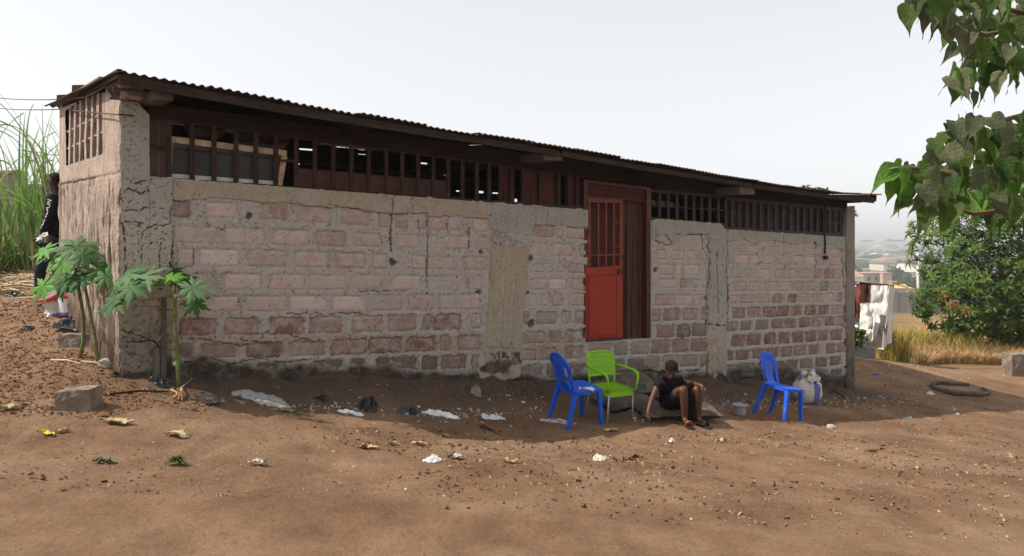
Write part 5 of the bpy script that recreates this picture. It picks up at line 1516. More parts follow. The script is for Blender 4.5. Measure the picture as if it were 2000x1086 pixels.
a0 = D.add(K(1311, 787, 8.62), .140); a1 = D.add(K(1309, 769, 8.56), .126, a0); a2 = D.add(K(1308, 750, 8.46), (.140, .122), a1); a3 = D.add(K(1309.5, 741, 8.42), (.098, .09), a2)
for pts in ([(K(1292, 742, 8.42), .076), (K(1285, 753, 8.39), .062), (K(1281, 760, 8.37), .056)], [(K(1326, 742, 8.44), .076), (K(1333, 745, 8.49), .062)]): D.chain(a2, pts)
D.chain(a0, [(K(1305, 789, 8.56), .106), (K(1320, 773, 8.39), .094), (K(1328, 766, 8.29), .082)])
D.chain(a0, [(K(1322, 789, 8.58), .106), (K(1342, 772, 8.41), .094), (K(1355, 764, 8.30), .082)])
link('dress', skin_mesh('dress', D.v, D.e, D.r, 2), M_BLACKCLOTH, child)
pts = []
L0 = [(1337, 766), (1341, 758), (1350, 755), (1359, 754), (1365, 757)]; L1 = [(1342, 820), (1345, 829), (1349, 831), (1355, 829), (1361, 812)]
nu, nv = 17, 14
for i in range(nu):
    for j in range(nv):
        u, v = i / (nu - 1), j / (nv - 1)
        x0 = np.interp(u * 4, range(5), [q[0] for q in L0]); y0 = np.interp(u * 4, range(5), [q[1] for q in L0]); x1 = np.interp(u * 4, range(5), [q[0] for q in L1]); y1 = np.interp(u * 4, range(5), [q[1] for q in L1])
        bulge = .03 * math.sin(u * PI * 5) * v
        pts.append(K(x0 + (x1 - x0) * v, y0 + (y1 - y0) * v, 8.26 + bulge + .05 * v))
v, q = sheet(pts, nu, nv, .01); link('skirt', npmesh('skirt', v, q), M_BLACKCLOTH, child)
def sandal(heel, toe, strap, par, w_=.042):
    heel, toe = Vector(heel), Vector(toe); d_ = (toe - heel); d_.z = 0; d_.normalize(); x = Vector((d_.y, -d_.x, 0))
    vs = []; n_ = 18
    for lz in (0, .022):
        for k in range(n_):
            a = 2 * PI * k / n_
            p_ = (heel + toe) / 2 + d_ * math.cos(a) * .125 + x * math.sin(a) * (w_ + .006 * math.cos(a))
            vs.append((p_.x, p_.y, gz(p_.x, p_.y) + .002 + lz))
    fs = [tuple(range(n_))[::-1], tuple(range(n_, 2 * n_))] + [(k, (k + 1) % n_, n_ + (k + 1) % n_, n_ + k) for k in range(n_)]
    s_ = MB().add(vs, fs).build('sandal', M_BLACK, par)
    c_ = heel + (toe - heel) * .62
    gzc = gz(c_.x, c_.y)
    arc = [c_ + x * math.cos(a) * w_ * 1.02 + Vector((0, 0, 0)) for a in np.linspace(0, PI, 9)]
    arc = [Vector((q.x, q.y, gzc + .02 + .052 * math.sin(a))) for q, a in zip(arc, np.linspace(0, PI, 9))]
    MB().tube(arc, .019, 8, flat=.28).build('strap', strap, s_, True)
sandal(K(1337, 824, 8.26), K(1352, 831, 8.04), simple('orange_red_strap', (.55, .07, .04, 1), (.62, .10, .06, 1), 9, .5, .1), child)
sandal(K(1364, 822, 8.32), K(1386, 828, 8.16), M_BLACK, child)

# --- the man behind the corner, back against the rear wall
S_ = Sk(); Y0 = 9.66
pel = S_.add(K(108, 466, Y0 + .05), (.135, .11)); wst = S_.add(K(109, 442, Y0 + .05), (.13, .10), pel); cst = S_.add(K(110, 404, Y0 + .05), (.15, .115), wst)
nk0 = S_.add(K(109, 380, Y0 + .03), .075, cst); nk = S_.add(K(106.5, 369, Y0), .055, nk0)
hc, fw, up, rt = head(S_, nk, Vector((-1, -.12, .0)), Vector((0, 0, 1)), 1.0)
sh = S_.add(K(108, 386, Y0 - .10), .075, cst); el = S_.chain(sh, [(K(103, 410, Y0 - .12), .058), (K(97, 432, Y0 - .12), .050)]); wr = S_.chain(el, [(K(87, 447, Y0 - .13), .043), (K(78, 459, Y0 - .14), .030)])
S_.hand(wr, Vector((-.55, -.1, -.75)), Vector((-.75, -.2, .5)), Vector((-.2, -.95, .1)), 1.0, .55)
sh2 = S_.add(K(112, 386, Y0 + .28), .075, cst); S_.chain(sh2, [(K(114, 412, Y0 + .3), .056), (K(112, 440, Y0 + .3), .048), (K(104, 462, Y0 + .25), .032)])
a = S_.chain(pel, [(K(102, 478, Y0), .098), (K(88, 505, Y0 - .02), .080), (K(79, 527, Y0 - .02), .062), (K(77, 555, Y0), .052), (K(76, 578, Y0), .040), (K(73, 585, Y0), .038), (K(62, 589, Y0 - .02), (.045, .026))])
S_.chain(pel, [(K(112, 480, Y0 + .15), .098), (K(113, 527, Y0 + .17), .062), (K(115, 578, Y0 + .15), .040), (K(105, 587, Y0 + .13), (.045, .026))])
man = link('person', skin_mesh('person', S_.v, S_.e, S_.r, 2), M_SKIN2)
tag(man, 'man in a black lettered sweatshirt standing half hidden behind the left corner', 'person')
face_bits(man, hc, fw, up, rt, M_SKIN2, M_HAIR2, 1.0, 1.03, 4)
D = Sk()
a0 = D.add(K(107, 473, Y0 + .05), (.160, .136)); a1 = D.add(K(109, 442, Y0 + .05), (.150, .120), a0); a2 = D.add(K(110, 404, Y0 + .05), (.165, .135), a1); D.add(K(108.5, 379, Y0 + .03), .086, a2)
D.chain(a2, [(K(107.5, 388, Y0 - .10), .092), (K(103, 411, Y0 - .12), .076), (K(97, 432, Y0 - .12), .066), (K(87, 447, Y0 - .13), .056), (K(81, 455, Y0 - .135), .046)])
D.chain(a2, [(K(112, 388, Y0 + .28), .09), (K(114, 412, Y0 + .3), .07), (K(112, 440, Y0 + .3), .06), (K(106, 458, Y0 + .26), .045)])
sw = link('sweatshirt', skin_mesh('sweatshirt', D.v, D.e, D.r, 2), M_BLACKCLOTH, man)
D = Sk()
a0 = D.add(K(108, 468, Y0 + .05), (.148, .122))
D.chain(a0, [(K(102, 480, Y0), .112), (K(88, 506, Y0 - .02), .094), (K(79, 527, Y0 - .02), .076), (K(77, 555, Y0), .066), (K(76, 579, Y0), .056)])
D.chain(a0, [(K(112, 482, Y0 + .15), .112), (K(113, 527, Y0 + .17), .078), (K(115, 580, Y0 + .15), .058)])
link('jeans', skin_mesh('jeans', D.v, D.e, D.r, 2), M_DENIM, man)
# lettering up the sleeve
M_PRINT = simple('white_print', (.60, .56, .58, 1), (.75, .72, .74, 1), 9, .8, 0)
cu = bpy.data.curves.new('txt', 'FONT'); cu.body = 'LONDON'; cu.size = 1.0; cu.extrude = .0; cu.space_character = 1.0
to = bpy.data.objects.new('txt', cu); COL.objects.link(to)
tm = bpy.data.meshes.new_from_object(to.evaluated_get(bpy.context.evaluated_depsgraph_get()))
bpy.data.objects.remove(to)
bm = bmesh.new(); bm.from_mesh(tm); bmesh.ops.subdivide_edges(bm, edges=bm.edges[:], cuts=1)
co = np.array([tuple(v_.co) for v_ in bm.verts]); w0, w1 = co[:, 0].min(), co[:, 0].max(); h0, h1 = co[:, 1].min(), co[:, 1].max()
path = [K(82, 446, Y0 - .13), K(90, 435, Y0 - .12), K(97, 418, Y0 - .12), K(101, 402, Y0 - .12), K(104, 391, Y0 - .11)]
swb = BVHTree.FromObject(sw, bpy.context.evaluated_depsgraph_get()) if False else BVHTree.FromPolygons([tuple(v_.co) for v_ in sw.data.vertices], [tuple(p_.vertices) for p_ in sw.data.polygons])
for v_ in bm.verts:
    k = (v_.co.x - w0) / (w1 - w0) * 4; i = min(int(k), 3); a_, b_ = path[i], path[i + 1]
    c_ = a_.lerp(b_, k - i); d_ = (b_ - a_).normalized()
    ac = Vector((-d_.z, 0, d_.x)).normalized()        # across the sleeve, towards the left of the picture
    if ac.x > 0: ac = -ac
    off = ((v_.co.y - h0) / (h1 - h0) - .5) * .072
    q_ = c_ + ac * (off + .018) + Vector((0, -.3, 0))
    hit = swb.ray_cast(q_, Vector((0, 1, 0)))[0]
    v_.co = (hit if hit else c_ + ac * (off + .018) + Vector((0, -.06, 0))) + Vector((0, -.004, 0))
bm.to_mesh(tm); bm.free(); tm.name = 'sleeve_lettering'
link('sleeve_lettering', tm, M_PRINT, sw)
o = crumple('paper_bundle', K(81, 462, Y0 - .22), Vector((.16, 0, .07)), Vector((-.01, .02, .06)), .02, 5, M_PAPER, None, 8, 6, .004); tag(o, 'white paper held in the hand of the standing man', 'paper')
o = MB().tube([K(63, 590, Y0 - .03), K(69, 588.5, Y0 - .02), K(76, 588, Y0)], [.03, .042, .04], 10, flat=.6).build('shoe', simple('brown_shoe', (.03, .018, .013, 1), (.06, .035, .025, 1)), man, True)
# ------------------------------------------------------------------ vegetation
def leafmat(name, c1, c2, sheen=.45, trans=0.0, scale=7, veins=False):
    t = NT(name)
    oi_ = t.n('ShaderNodeObjectInfo').outputs['Random']
    p = t.pos(1)
    f_ = t.math('ADD', t.math('MULTIPLY', t.noise(p, scale, 4), .7), t.math('MULTIPLY', oi_, .5))
    c = t.ramp(f_, [(0.35, c1), (0.8, c2)])
    if veins:
        ob = t.n('ShaderNodeSeparateXYZ'); t.l(t.n('ShaderNodeTexCoord').outputs['Object'], ob.inputs[0])
        ay = t.math('ABSOLUTE', ob.outputs[1])
        fr_ = t.math('FRACT', t.math('MULTIPLY', t.math('SUBTRACT', ob.outputs[0], t.math('MULTIPLY', ay, .75)), 7.5))
        vn_ = t.math('MAXIMUM', t.math('LESS_THAN', fr_, .10), t.math('LESS_THAN', ay, .016))
        blot = t.ramp(t.noise(t.pos(1, obj=True), 3.5, 5, .6), [(.35, .0), (.7, .5)])
        c = t.mix(t.math('MULTIPLY', vn_, .35), c, (.20, .24, .09, 1))
        c = t.mix(blot, c, tuple(q * .55 for q in c1[:3]) + (1,))
        t.bump(t.math('SUBTRACT', t.noise(t.pos(1, obj=True), 9, 4), t.math('MULTIPLY', vn_, .5)), .6, .02)
    m = t.fin(c, min(sheen + .12, .8), .26)
    if trans:
        tr = t.n('ShaderNodeBsdfTranslucent'); t.l(c, tr.inputs['Color'])
        g2_ = t.n('ShaderNodeHueSaturation'); t.l(c, g2_.inputs['Color']); g2_.inputs['Value'].default_value = 1.6; t.l(g2_.outputs[0], tr.inputs['Color'])
        mx = t.n('ShaderNodeMixShader'); mx.inputs[0].default_value = trans
        t.l(t.b.outputs[0], mx.inputs[1]); t.l(tr.outputs[0], mx.inputs[2]); t.l(mx.outputs[0], t.out.inputs[0])
    return m
M_HEART = leafmat('heart_leaf', (.026, .072, .010, 1), (.105, .165, .030, 1), .42, .35, veins=True)
M_HEART2 = leafmat('young_heart_leaf', (.06, .17, .016, 1), (.11, .24, .03, 1), .40, .35, veins=True)
M_HEART3 = leafmat('dusty_heart_leaf', (.085, .105, .055, 1), (.15, .165, .085, 1), .6, .25, veins=True)
M_TWIG = simple('twig', (.12, .08, .045, 1), (.24, .17, .10, 1), 9, .8, .3, 40, .2)
M_PAPAYA = leafmat('papaya_leaf', (.016, .075, .010, 1), (.045, .135, .022, 1), .45, .25)
M_PAPAYA2 = leafmat('young_papaya_leaf', (.09, .25, .02, 1), (.13, .31, .04, 1), .45, .3)
M_PAPAYA3 = leafmat('dusty_papaya_leaf', (.07, .145, .055, 1), (.12, .20, .085, 1), .55, .25)
M_PSTEM = simple('papaya_stem', (.10, .145, .035, 1), (.20, .215, .075, 1), 9, .6, .3, 40, .3, (1, 1, 3), dirt=(.26, .21, .12, 1))
M_CANE = leafmat('cane_blade', (.075, .165, .03, 1), (.20, .31, .085, 1), .45, .35, 3)
M_MANGO = leafmat('mango_leaf', (.016, .046, .005, 1), (.080, .135, .017, 1), .46, .15, 2)
M_MANGOD = leafmat('dry_mango_leaf', (.20, .11, .04, 1), (.34, .21, .09, 1), .6, .2, 2)

def heart_leaf_mesh(i):
    r_ = random.Random(i)
    # half widths along the midrib, base lobes behind the stalk, long drip tip
    pr = [(-.10, .16), (-.06, .30), (.03, .41), (.14, .455), (.28, .44), (.44, .36), (.58, .255), (.70, .155), (.80, .075), (.90, .028), (1.06, .004)]
    fold = r_.uniform(.22, .5); bend = r_.uniform(.10, .45); wav = r_.uniform(.02, .05); tw = r_.uniform(-.35, .35)
    vs = []; nv = 5
    for k, (x, w_) in enumerate(pr):
        for s_ in (-1, -.55, 0, .55, 1):
            y = s_ * w_
            xx = max(x, 0.0) if s_ == 0 else x + (0.04 if abs(s_) < 1 and x < 0 else 0)
            z = fold * abs(y) * .8 - bend * xx * xx * .6 + wav * math.sin(xx * 14 + i) * abs(s_)
            a = tw * xx
            vs.append((xx, y * math.cos(a) - z * math.sin(a), y * math.sin(a) + z * math.cos(a)))
    return npmesh('leaf', vs, grid_quads(len(pr), nv), True)
HL = [heart_leaf_mesh(i) for i in range(7)]
tree = empty('leafy_tree', (3.55, 3.3, gz(3.55, 3.3)))
tag(tree, 'tree with big heart shaped leaves hanging in from the right edge', 'tree')
tr_b = tree.location
MB().tube([(3.55, 3.3, tr_b.z - .1), (3.5, 3.32, 1.2), (3.58, 3.28, 2.4), (3.45, 3.2, 3.6), (3.2, 3.1, 4.4)], [.16, .13, .11, .08, .04], 12).build('trunk', M_TWIG, tree, True)
BR = [[(2330, 215, 3.2), (2120, 228, 3.05), (2010, 222, 2.95), (1945, 238, 2.9), (1885, 236, 2.85), (1840, 262, 2.82)],
      [(2350, 330, 3.2), (2130, 352, 3.0), (1980, 346, 2.85), (1890, 346, 2.78), (1820, 332, 2.74), (1768, 326, 2.7), (1738, 330, 2.68)],
      [(2350, 420, 3.3), (2120, 410, 3.0), (1985, 408, 2.9), (1900, 418, 2.85), (1850, 402, 2.8), (1800, 392, 2.78)],
      [(2300, -10, 3.2), (2120, 20, 3.0), (2000, 25, 2.95), (1930, 10, 2.9), (1860, -15, 2.85), (1790, -20, 2.8)],
      [(2300, 90, 3.2), (2110, 100, 3.05), (2020, 88, 3.0), (1960, 62, 2.95), (1900, 70, 2.9), (1880, 130, 2.88)]]
for br in BR:
    pts = [Vector((3.5, 3.25, P(*br[0]).z + .25))] + [P(*q) for q in br]
    MB().tube(pts, [.03] + list(np.linspace(.016, .004, len(br))), 7).build('branch', M_TWIG, tree, True)
UP = [(1762, -60), (1768, 12), (1778, 40), (1800, 48), (1822, 62), (1848, 70), (1868, 108), (1850, 150), (1838, 178), (1862, 188), (1880, 196), (1912, 205), (1950, 196), (1976, 186), (2015, 150), (2065, 190), (2065, -40)]
LO = [(1722, 345), (1738, 320), (1772, 326), (1800, 336), (1822, 300), (1812, 285), (1835, 262), (1860, 232), (1905, 228), (1945, 232), (1985, 236), (2030, 205), (2065, 205), (2065, 468), (2010, 462), (1960, 440), (1930, 455), (1898, 428), (1868, 420), (1842, 436), (1800, 440), (1788, 416), (1765, 398), (1748, 392), (1740, 376)]
rl = random.Random(21)
done = []
def heart_leaf(px, py, Y, L, droop, yaw, roll, mt=None):
    me = rl.choice(HL)
    o = bpy.data.objects.new('leaf', me); COL.objects.link(o)
    a = Vector((math.sin(yaw) * math.cos(droop), -math.cos(yaw) * math.cos(droop), -math.sin(droop)))   # midrib
    ref = Vector((0, -1, .35)) + Vector((rl.uniform(-.7, .7), rl.uniform(-.3, .3), rl.uniform(-.3, .7)))
    n_ = (ref - a * ref.dot(a)).normalized(); s_ = n_.cross(a)
    n_ = n_ * math.cos(roll) + s_ * math.sin(roll); s_ = n_.cross(a)
    M_ = Matrix((a, s_, n_)).transposed().to_4x4()
    o.matrix_world = Matrix.Translation(P(px, py, Y)) @ M_ @ Matrix.Diagonal((L, L * rl.uniform(.60, .82), L, 1))
    parent_keep(o, tree)
    if mt:
        o.material_slots[0].link = 'OBJECT'; o.material_slots[0].material = mt
    return o
for me in HL: me.materials.append(M_HEART)
def inpoly(x, y, poly): return bool(in_poly(np.array([float(x)]), np.array([float(y)]), poly)[0])
for poly, cnt, md in ((UP, 130, 14), (LO, 150, 13.5)):
    xs = [q[0] for q in poly]; ys = [q[1] for q in poly]; tries = 0; c_ = 0
    while c_ < cnt and tries < 6000:
        tries += 1
        x, y = rl.uniform(min(xs), max(xs)), rl.uniform(min(ys), max(ys))
        L = rl.uniform(.080, .140); Y = rl.uniform(2.55, 3.25)
        lpx = L * F / Y
        if not inpoly(x, y + lpx * .5, poly) or not inpoly(x, y + lpx * .12, poly): continue
        dr = rl.uniform(.75, 1.45)
        if not inpoly(x, y + lpx * .95 * math.sin(dr), poly) and rl.random() < .85: continue
        if any((x - a) ** 2 + (y - b) ** 2 < md * md for a, b in done): continue
        done.append((x, y)); c_ += 1
        k = rl.random()
        heart_leaf(x, y, Y, L, dr, rl.uniform(-1.7, 1.7), rl.uniform(-.6, .6), M_HEART3 if k < .30 else (M_HEART2 if k < .40 else None))
for x, y, L, dr, yaw, mt in ((1752, 330, .15, .55, -1.3, M_HEART2), (1760, 322, .10, .5, -1.0, M_HEART2), (1762, 352, .13, 1.35, -.3, M_HEART2), (1742, 350, .10, 1.3, -.9, M_HEART2), (1790, 326, .13, .95, .9, None), (1792, 352, .12, 1.3, .4, None),
                             (1778, 388, .11, .5, -1.2, None), (1812, 402, .13, 1.0, -.9, M_HEART3), (1855, 398, .15, .9, -.8, None), (1776, 10, .12, 1.3, -.6, None), (1800, 6, .13, 1.35, .2, M_HEART3), (1830, 0, .16, 1.3, -.4, None), (1845, 40, .12, 1.3, .5, M_HEART3), (1880, 45, .15, 1.25, -.3, M_HEART3), (1860, 160, .12, 1.0, -.5, None)):
    heart_leaf(x, y, 2.72, L, dr, yaw, 0, mt)

# ---- papaya plants
def papaya_leaf_mesh(i):
    r_ = random.Random(50 + i)
    n_ = 127; out = []
    for k in range(n_):
        a = -PI * .93 + 2 * PI * .93 * k / (n_ - 1)
        main = abs(math.cos(a * 3.5 + .0)) ** 1.25
        rr = .40 + .60 * main * (1 - .28 * abs(a) / PI)
        rr *= 1 + .17 * math.cos(a * 21) * min(1, main * 1.6 + .1)
        out.append((a, max(rr, .28)))
    vs = [(0, 0, 0)]; fs = []
    dr = r_.uniform(.10, .28)
    for ring, sc in enumerate((.28, .6, 1.0)):
        for a, rr in out:
            q = min(rr, .30) * (sc / .28) if ring == 0 else (rr * sc if ring == 2 else max(min(rr * .66, .5), .24))
            if ring == 0: q = .12
            x, y = q * math.cos(a), q * math.sin(a)
            z = -dr * q * q + .10 * abs(math.cos(a * 3.5)) * q - .06 * q + r_.uniform(-.008, .008)
            vs.append((x, y, z))
    for k in range(n_ - 1):
        fs.append((0, 1 + k, 2 + k))
    me = bpy.data.meshes.new('leaf')
    F4 = [(1 + r * n_ + k, 1 + (r + 1) * n_ + k, 1 + (r + 1) * n_ + k + 1, 1 + r * n_ + k + 1) for r in range(2) for k in range(n_ - 1)]
    me.from_pydata(vs, [], fs + F4); me.update()
    me.polygons.foreach_set('use_smooth', [True] * len(me.polygons))
    me.materials.append(M_PAPAYA)
    return me
PL = [papaya_leaf_mesh(i) for i in range(5)]
def papaya(label, stem, leaves, r0):
    """stem: image points; leaves: (centre x, y, depth, radius, direction angle, tilt, kind)"""
    b = P(*stem[0]); b.z = gz(b.x, b.y)
    root = empty('papaya_plant', b); tag(root, label, 'plant', 'young papaya plants by the corner')
    pts = [b - Vector((0, 0, .06))] + [P(*q) for q in stem[1:]]
    MB().tube(pts, list(np.linspace(r0, r0 * .55, len(pts))), 10).build('trunk', M_PSTEM, root, True)
    top = pts[-1]
    for x, y, Y, R_, yaw, tilt, kind in leaves:
        c_ = P(x, y, Y)
        a0 = top + (pts[-2] - top) * rl.uniform(0, .25)
        mid = a0.lerp(c_, .55) + Vector((0, 0, .05 * (c_ - a0).length + .01))
        lf = bpy.data.objects.new('leaf', rl.choice(PL)); COL.objects.link(lf)
        fwd = Vector((math.cos(yaw) * math.cos(tilt), math.sin(yaw) * math.cos(tilt), -math.sin(tilt)))
        upv = Vector((0, -.75, 1)); n_ = (upv - fwd * upv.dot(fwd)).normalized(); s_ = n_.cross(fwd)
        lf.matrix_world = Matrix.Translation(c_) @ Matrix((fwd, s_, n_)).transposed().to_4x4() @ Matrix.Scale(R_ * .84, 4)
        parent_keep(lf, root)
        if kind:
            lf.material_slots[0].link = 'OBJECT'; lf.material_slots[0].material = (None, M_PAPAYA2, M_PAPAYA3)[kind]
        MB().tube([a0, mid, c_], [.007, .006, .004], 6).build('petiole', M_PSTEM, root, True)
papaya('taller papaya with a curved pale trunk foot, left of the corner', [(153, 697, 7.35), (163, 668, 7.34), (163, 620, 7.33), (153, 560, 7.3), (146, 520, 7.28), (142, 492, 7.26)],
       [(150, 482, 7.1, .30, .2, .25, 2), (120, 490, 7.1, .28, 3.4, .4, 2), (88, 488, 7.05, .18, 3.3, .45, 1), (132, 480, 7.45, .24, 2.0, .2, 0), (160, 500, 7.0, .20, -.6, .7, 0), (125, 512, 6.95, .20, -2.0, .95, 1), (84, 560, 6.95, .20, -2.6, 1.0, 1), (112, 540, 7.2, .22, 3.5, .9, 2), (170, 478, 7.4, .22, .9, .25, 2)], .023)
papaya('slimmer papaya with dark leaves, nearest the left corner of the house', [(193, 710, 7.15), (186, 665, 7.14), (176, 610, 7.12), (166, 560, 7.1), (160, 535, 7.08)],
       [(140, 545, 6.95, .22, -2.3, .8, 0), (165, 540, 6.95, .18, -1.2, .8, 0), (195, 528, 7.0, .22, .2, .5, 0), (208, 540, 6.95, .20, -.6, .75, 0), (170, 522, 7.3, .20, 1.2, .3, 0), (122, 560, 7.0, .18, 3.3, .9, 0)], .019)
papaya('papaya growing against the front wall with petioles bare of leaves', [(349, 744, 6.85), (347, 715, 6.84), (343, 655, 6.82), (339, 610, 6.8), (340, 570, 6.78), (341, 545, 6.76)],
       [(335, 540, 6.7, .17, -1.6, .5, 1), (330, 532, 6.95, .22, 2.2, .3, 0), (362, 548, 6.85, .22, .6, .3, 0), (378, 562, 6.6, .20, -.4, .6, 2), (380, 592, 6.62, .17, -.7, 1.15, 0), (285, 540, 6.55, .24, 3.2, .35, 2), (252, 535, 6.6, .26, 2.9, .25, 0), (258, 560, 6.45, .24, -2.6, .55, 0), (225, 585, 6.45, .24, 3.3, .5, 0), (238, 548, 6.8, .26, 2.4, .3, 0), (350, 706, 6.78, .045, -1.0, .6, 1), (344, 708, 6.78, .045, -2.4, .6, 1)], .020)
root3 = [o for o in COL.objects if o.name.startswith('papaya_plant')][-1]
for a, b in (((341, 580), (279, 587)), ((338, 606), (262, 596)), ((344, 582), (372, 600))):
    pa, pb = P(a[0], a[1], 6.79), P(b[0], b[1], 6.6)
    MB().tube([pa, pa.lerp(pb, .5) + Vector((0, 0, .01)), pb], [.005, .005, .006], 6).build('petiole', M_TWIG, root3, True)

# ---- tall cane grass at the left
rg = random.Random(5)
def cane_mesh(i):
    r_ = random.Random(80 + i); n_ = 12; vs = []
    kind = i % 4
    arch = (.35, .9, 1.5, 2.1)[kind] * r_.uniform(.8, 1.2)
    x = z = 0; ang = .06 + .1 * r_.random()
    for k in range(n_ + 1):
        t_ = k / n_
        w_ = .017 * (1 - t_ ** 2.0) * min(1, .45 + 3 * t_) + .0015
        for s_ in (-1, 0, 1): vs.append((x + (0 if s_ else -.006), s_ * w_, z + abs(s_) * .010))
        a = ang + arch * t_ ** 2
        x += math.sin(a) * 1.0 / n_; z += math.cos(a) * 1.0 / n_
    return npmesh('blade', vs, grid_quads(n_ + 1, 3), True)
CM = [cane_mesh(i) for i in range(12)]
for me in CM: me.materials.append(M_CANE)
M_CANEDRY = leafmat('dry_cane_blade', (.30, .22, .10, 1), (.45, .36, .18, 1), .7, .2, 3)
def cane(label, cx, cy, spread, nb, hmin, hmax, seed, lean=0):
    r_ = random.Random(seed)
    b = Vector((cx, cy, gz(cx, cy)))
    root = empty('cane_grass', b); tag(root, label, 'tall grass', 'cane grass clumps behind the man')
    for k in range(7):
        x, y = cx + r_.gauss(0, spread * .5), cy + r_.gauss(0, spread * .5); h = r_.uniform(.8, 1.5)
        MB().tube([(x, y, gz(x, y)), (x + r_.uniform(-.1, .1), y, b.z + h)], [.014, .008], 6).build('stem', M_PSTEM, root, True)
    for k in range(nb):
        x, y = cx + r_.gauss(0, spread), cy + r_.gauss(0, spread * .7)
        o = bpy.data.objects.new('blade', r_.choice(CM)); COL.objects.link(o)
        L = r_.uniform(hmin, hmax); z0 = gz(x, y) + r_.uniform(0, .9) * (0 if k % 3 == 0 else 1)
        o.location = (x, y, z0); o.rotation_euler = (r_.gauss(0, .10), r_.gauss(lean, .12), r_.uniform(0, 2 * PI)); o.scale = (L, r_.uniform(.9, 1.5), L)
        if r_.random() < .07:
            o.material_slots[0].link = 'OBJECT'; o.material_slots[0].material = M_CANEDRY
        parent_keep(o, root)
g1 = P(92, 500, 12.6); g2_ = P(48, 505, 13.2); g3_ = P(-20, 500, 12.4)
cane('tallest cane grass clump, right behind the standing man', g1.x, g1.y, .26, 60, 1.4, 2.7, 1)
cane('cane grass clump left of the standing man', g2_.x, g2_.y, .32, 46, 1.2, 2.3, 2)
cane('cane grass clump arching in at the left edge', g3_.x, g3_.y, .34, 34, 1.2, 2.1, 3)

# ---- blades of dry and green weeds, straw: too many to count
def blades(name, pts, hfn, mat, seed, kind='stuff', label=None, wid=.006, lean=.35, seg=2):
    r_ = np.random.default_rng(seed); n_ = len(pts)
    x, y = pts[:, 0], pts[:, 1]; z = ground_z(x, y)
    h = hfn(r_, n_); a = r_.uniform(0, 2 * PI, n_); le = r_.uniform(.05, lean, n_) * h
    wx, wy = np.cos(a + PI / 2) * wid, np.sin(a + PI / 2) * wid
    V = np.zeros((n_, 5, 3))
    dx, dy = np.cos(a), np.sin(a)
    for k, (t_, w_) in enumerate(((0, 1), (0, -1), (.55, .8), (.55, -.8), (1, 0))):
        V[:, k, 0] = x + dx * le * t_ ** 2 * 1.6 + wx * w_; V[:, k, 1] = y + dy * le * t_ ** 2 * 1.6 + wy * w_; V[:, k, 2] = z - .02 + h * (t_ - .18 * t_ ** 2)
    b = (np.arange(n_) * 5)[:, None]
    tri = np.concatenate([b + np.array([[0, 1, 3]]), b + np.array([[0, 3, 2]]), b + np.array([[2, 3, 4]])])
    me = npmesh(name, V.reshape(-1, 3), tri, False, {'tone': np.repeat(r_.uniform(0, 1, n_), 5)})
    o = link(name, me, mat); tag(o, label, kind=kind)
    return o
def grassmat(name, stops, patch=None):
    t = NT(name); p = t.pos(1)
    c = t.ramp(t.math('ADD', t.math('MULTIPLY', t.attr('tone'), .55), t.math('MULTIPLY', t.noise(p, .9, 4), .45)), stops)
    if patch: c = t.mix(t.ramp(t.noise(p, .45, 3), [(0.48, 0.0), (0.62, 1.0)]), c, patch)
    return t.fin(c, .8, .15)
M_DRY = grassmat('dry_grass', [(0.22, (.17, .095, .040, 1)), (0.5, (.36, .22, .095, 1)), (0.78, (.58, .41, .21, 1))])
M_YEL = grassmat('yellow_green_grass', [(0.3, (.17, .15, .035, 1)), (0.7, (.36, .27, .06, 1))])
M_STRAW = grassmat('straw', [(0.3, (.22, .15, .08, 1)), (0.55, (.42, .32, .19, 1)), (0.8, (.58, .48, .32, 1))])
M_WEED = grassmat('weed', [(0.3, (.05, .10, .02, 1)), (0.7, (.16, .20, .05, 1))])
nr = np.random.default_rng(3)
def field(n_, y0, y1, edge, seed, k0, k1):
    r_ = np.random.default_rng(seed); Y = y0 + (y1 - y0) * r_.random(n_) ** 1.5; kk = r_.uniform(k0, k1, n_)
    X = kk * Y
    ok = Y > edge(X)
    return np.stack([X, Y], -1)[ok]
edge = lambda X: 18.9 + .12 * (X - 9) + .5 * np.sin(X * 1.7)
fp = field(95000, 18.6, 40, edge, 4, .555, .80)
fp = fp[(fp[:, 0] / fp[:, 1] > .575 - .0 * fp[:, 1]) ]
pat = .35 + .75 * vnoise(fp[:, 0] * .8, fp[:, 1] * .8, 44)
hgt = lambda r_, n_: (r_.uniform(.25, .85, n_) * pat)
blades('dry_grass', fp, hgt, M_DRY, 5, label='tall dry tan grass covering the field on the right', wid=.0055, lean=1.3)
c_ = P(1800, 650, 23.0)
yp = np.stack([nr.normal(c_.x, .42, 3400), nr.normal(c_.y, 1.1, 3400)], -1)
blades('yellow_grass', yp, lambda r_, n_: r_.uniform(.5, 1.15, n_) * 1.0, M_YEL, 6, label='yellow green grass tussocks between the shack and the mango tree', wid=.008, lean=.6)
c_ = P(1746, 655, 19.6)
yp = np.stack([nr.normal(c_.x, .12, 700), nr.normal(c_.y, .3, 700)], -1)
blades('yellow_grass', yp, lambda r_, n_: r_.uniform(.4, 1.5, n_), M_YEL, 7, label='thin yellow grass along the right side of the shack', wid=.008, lean=.4)
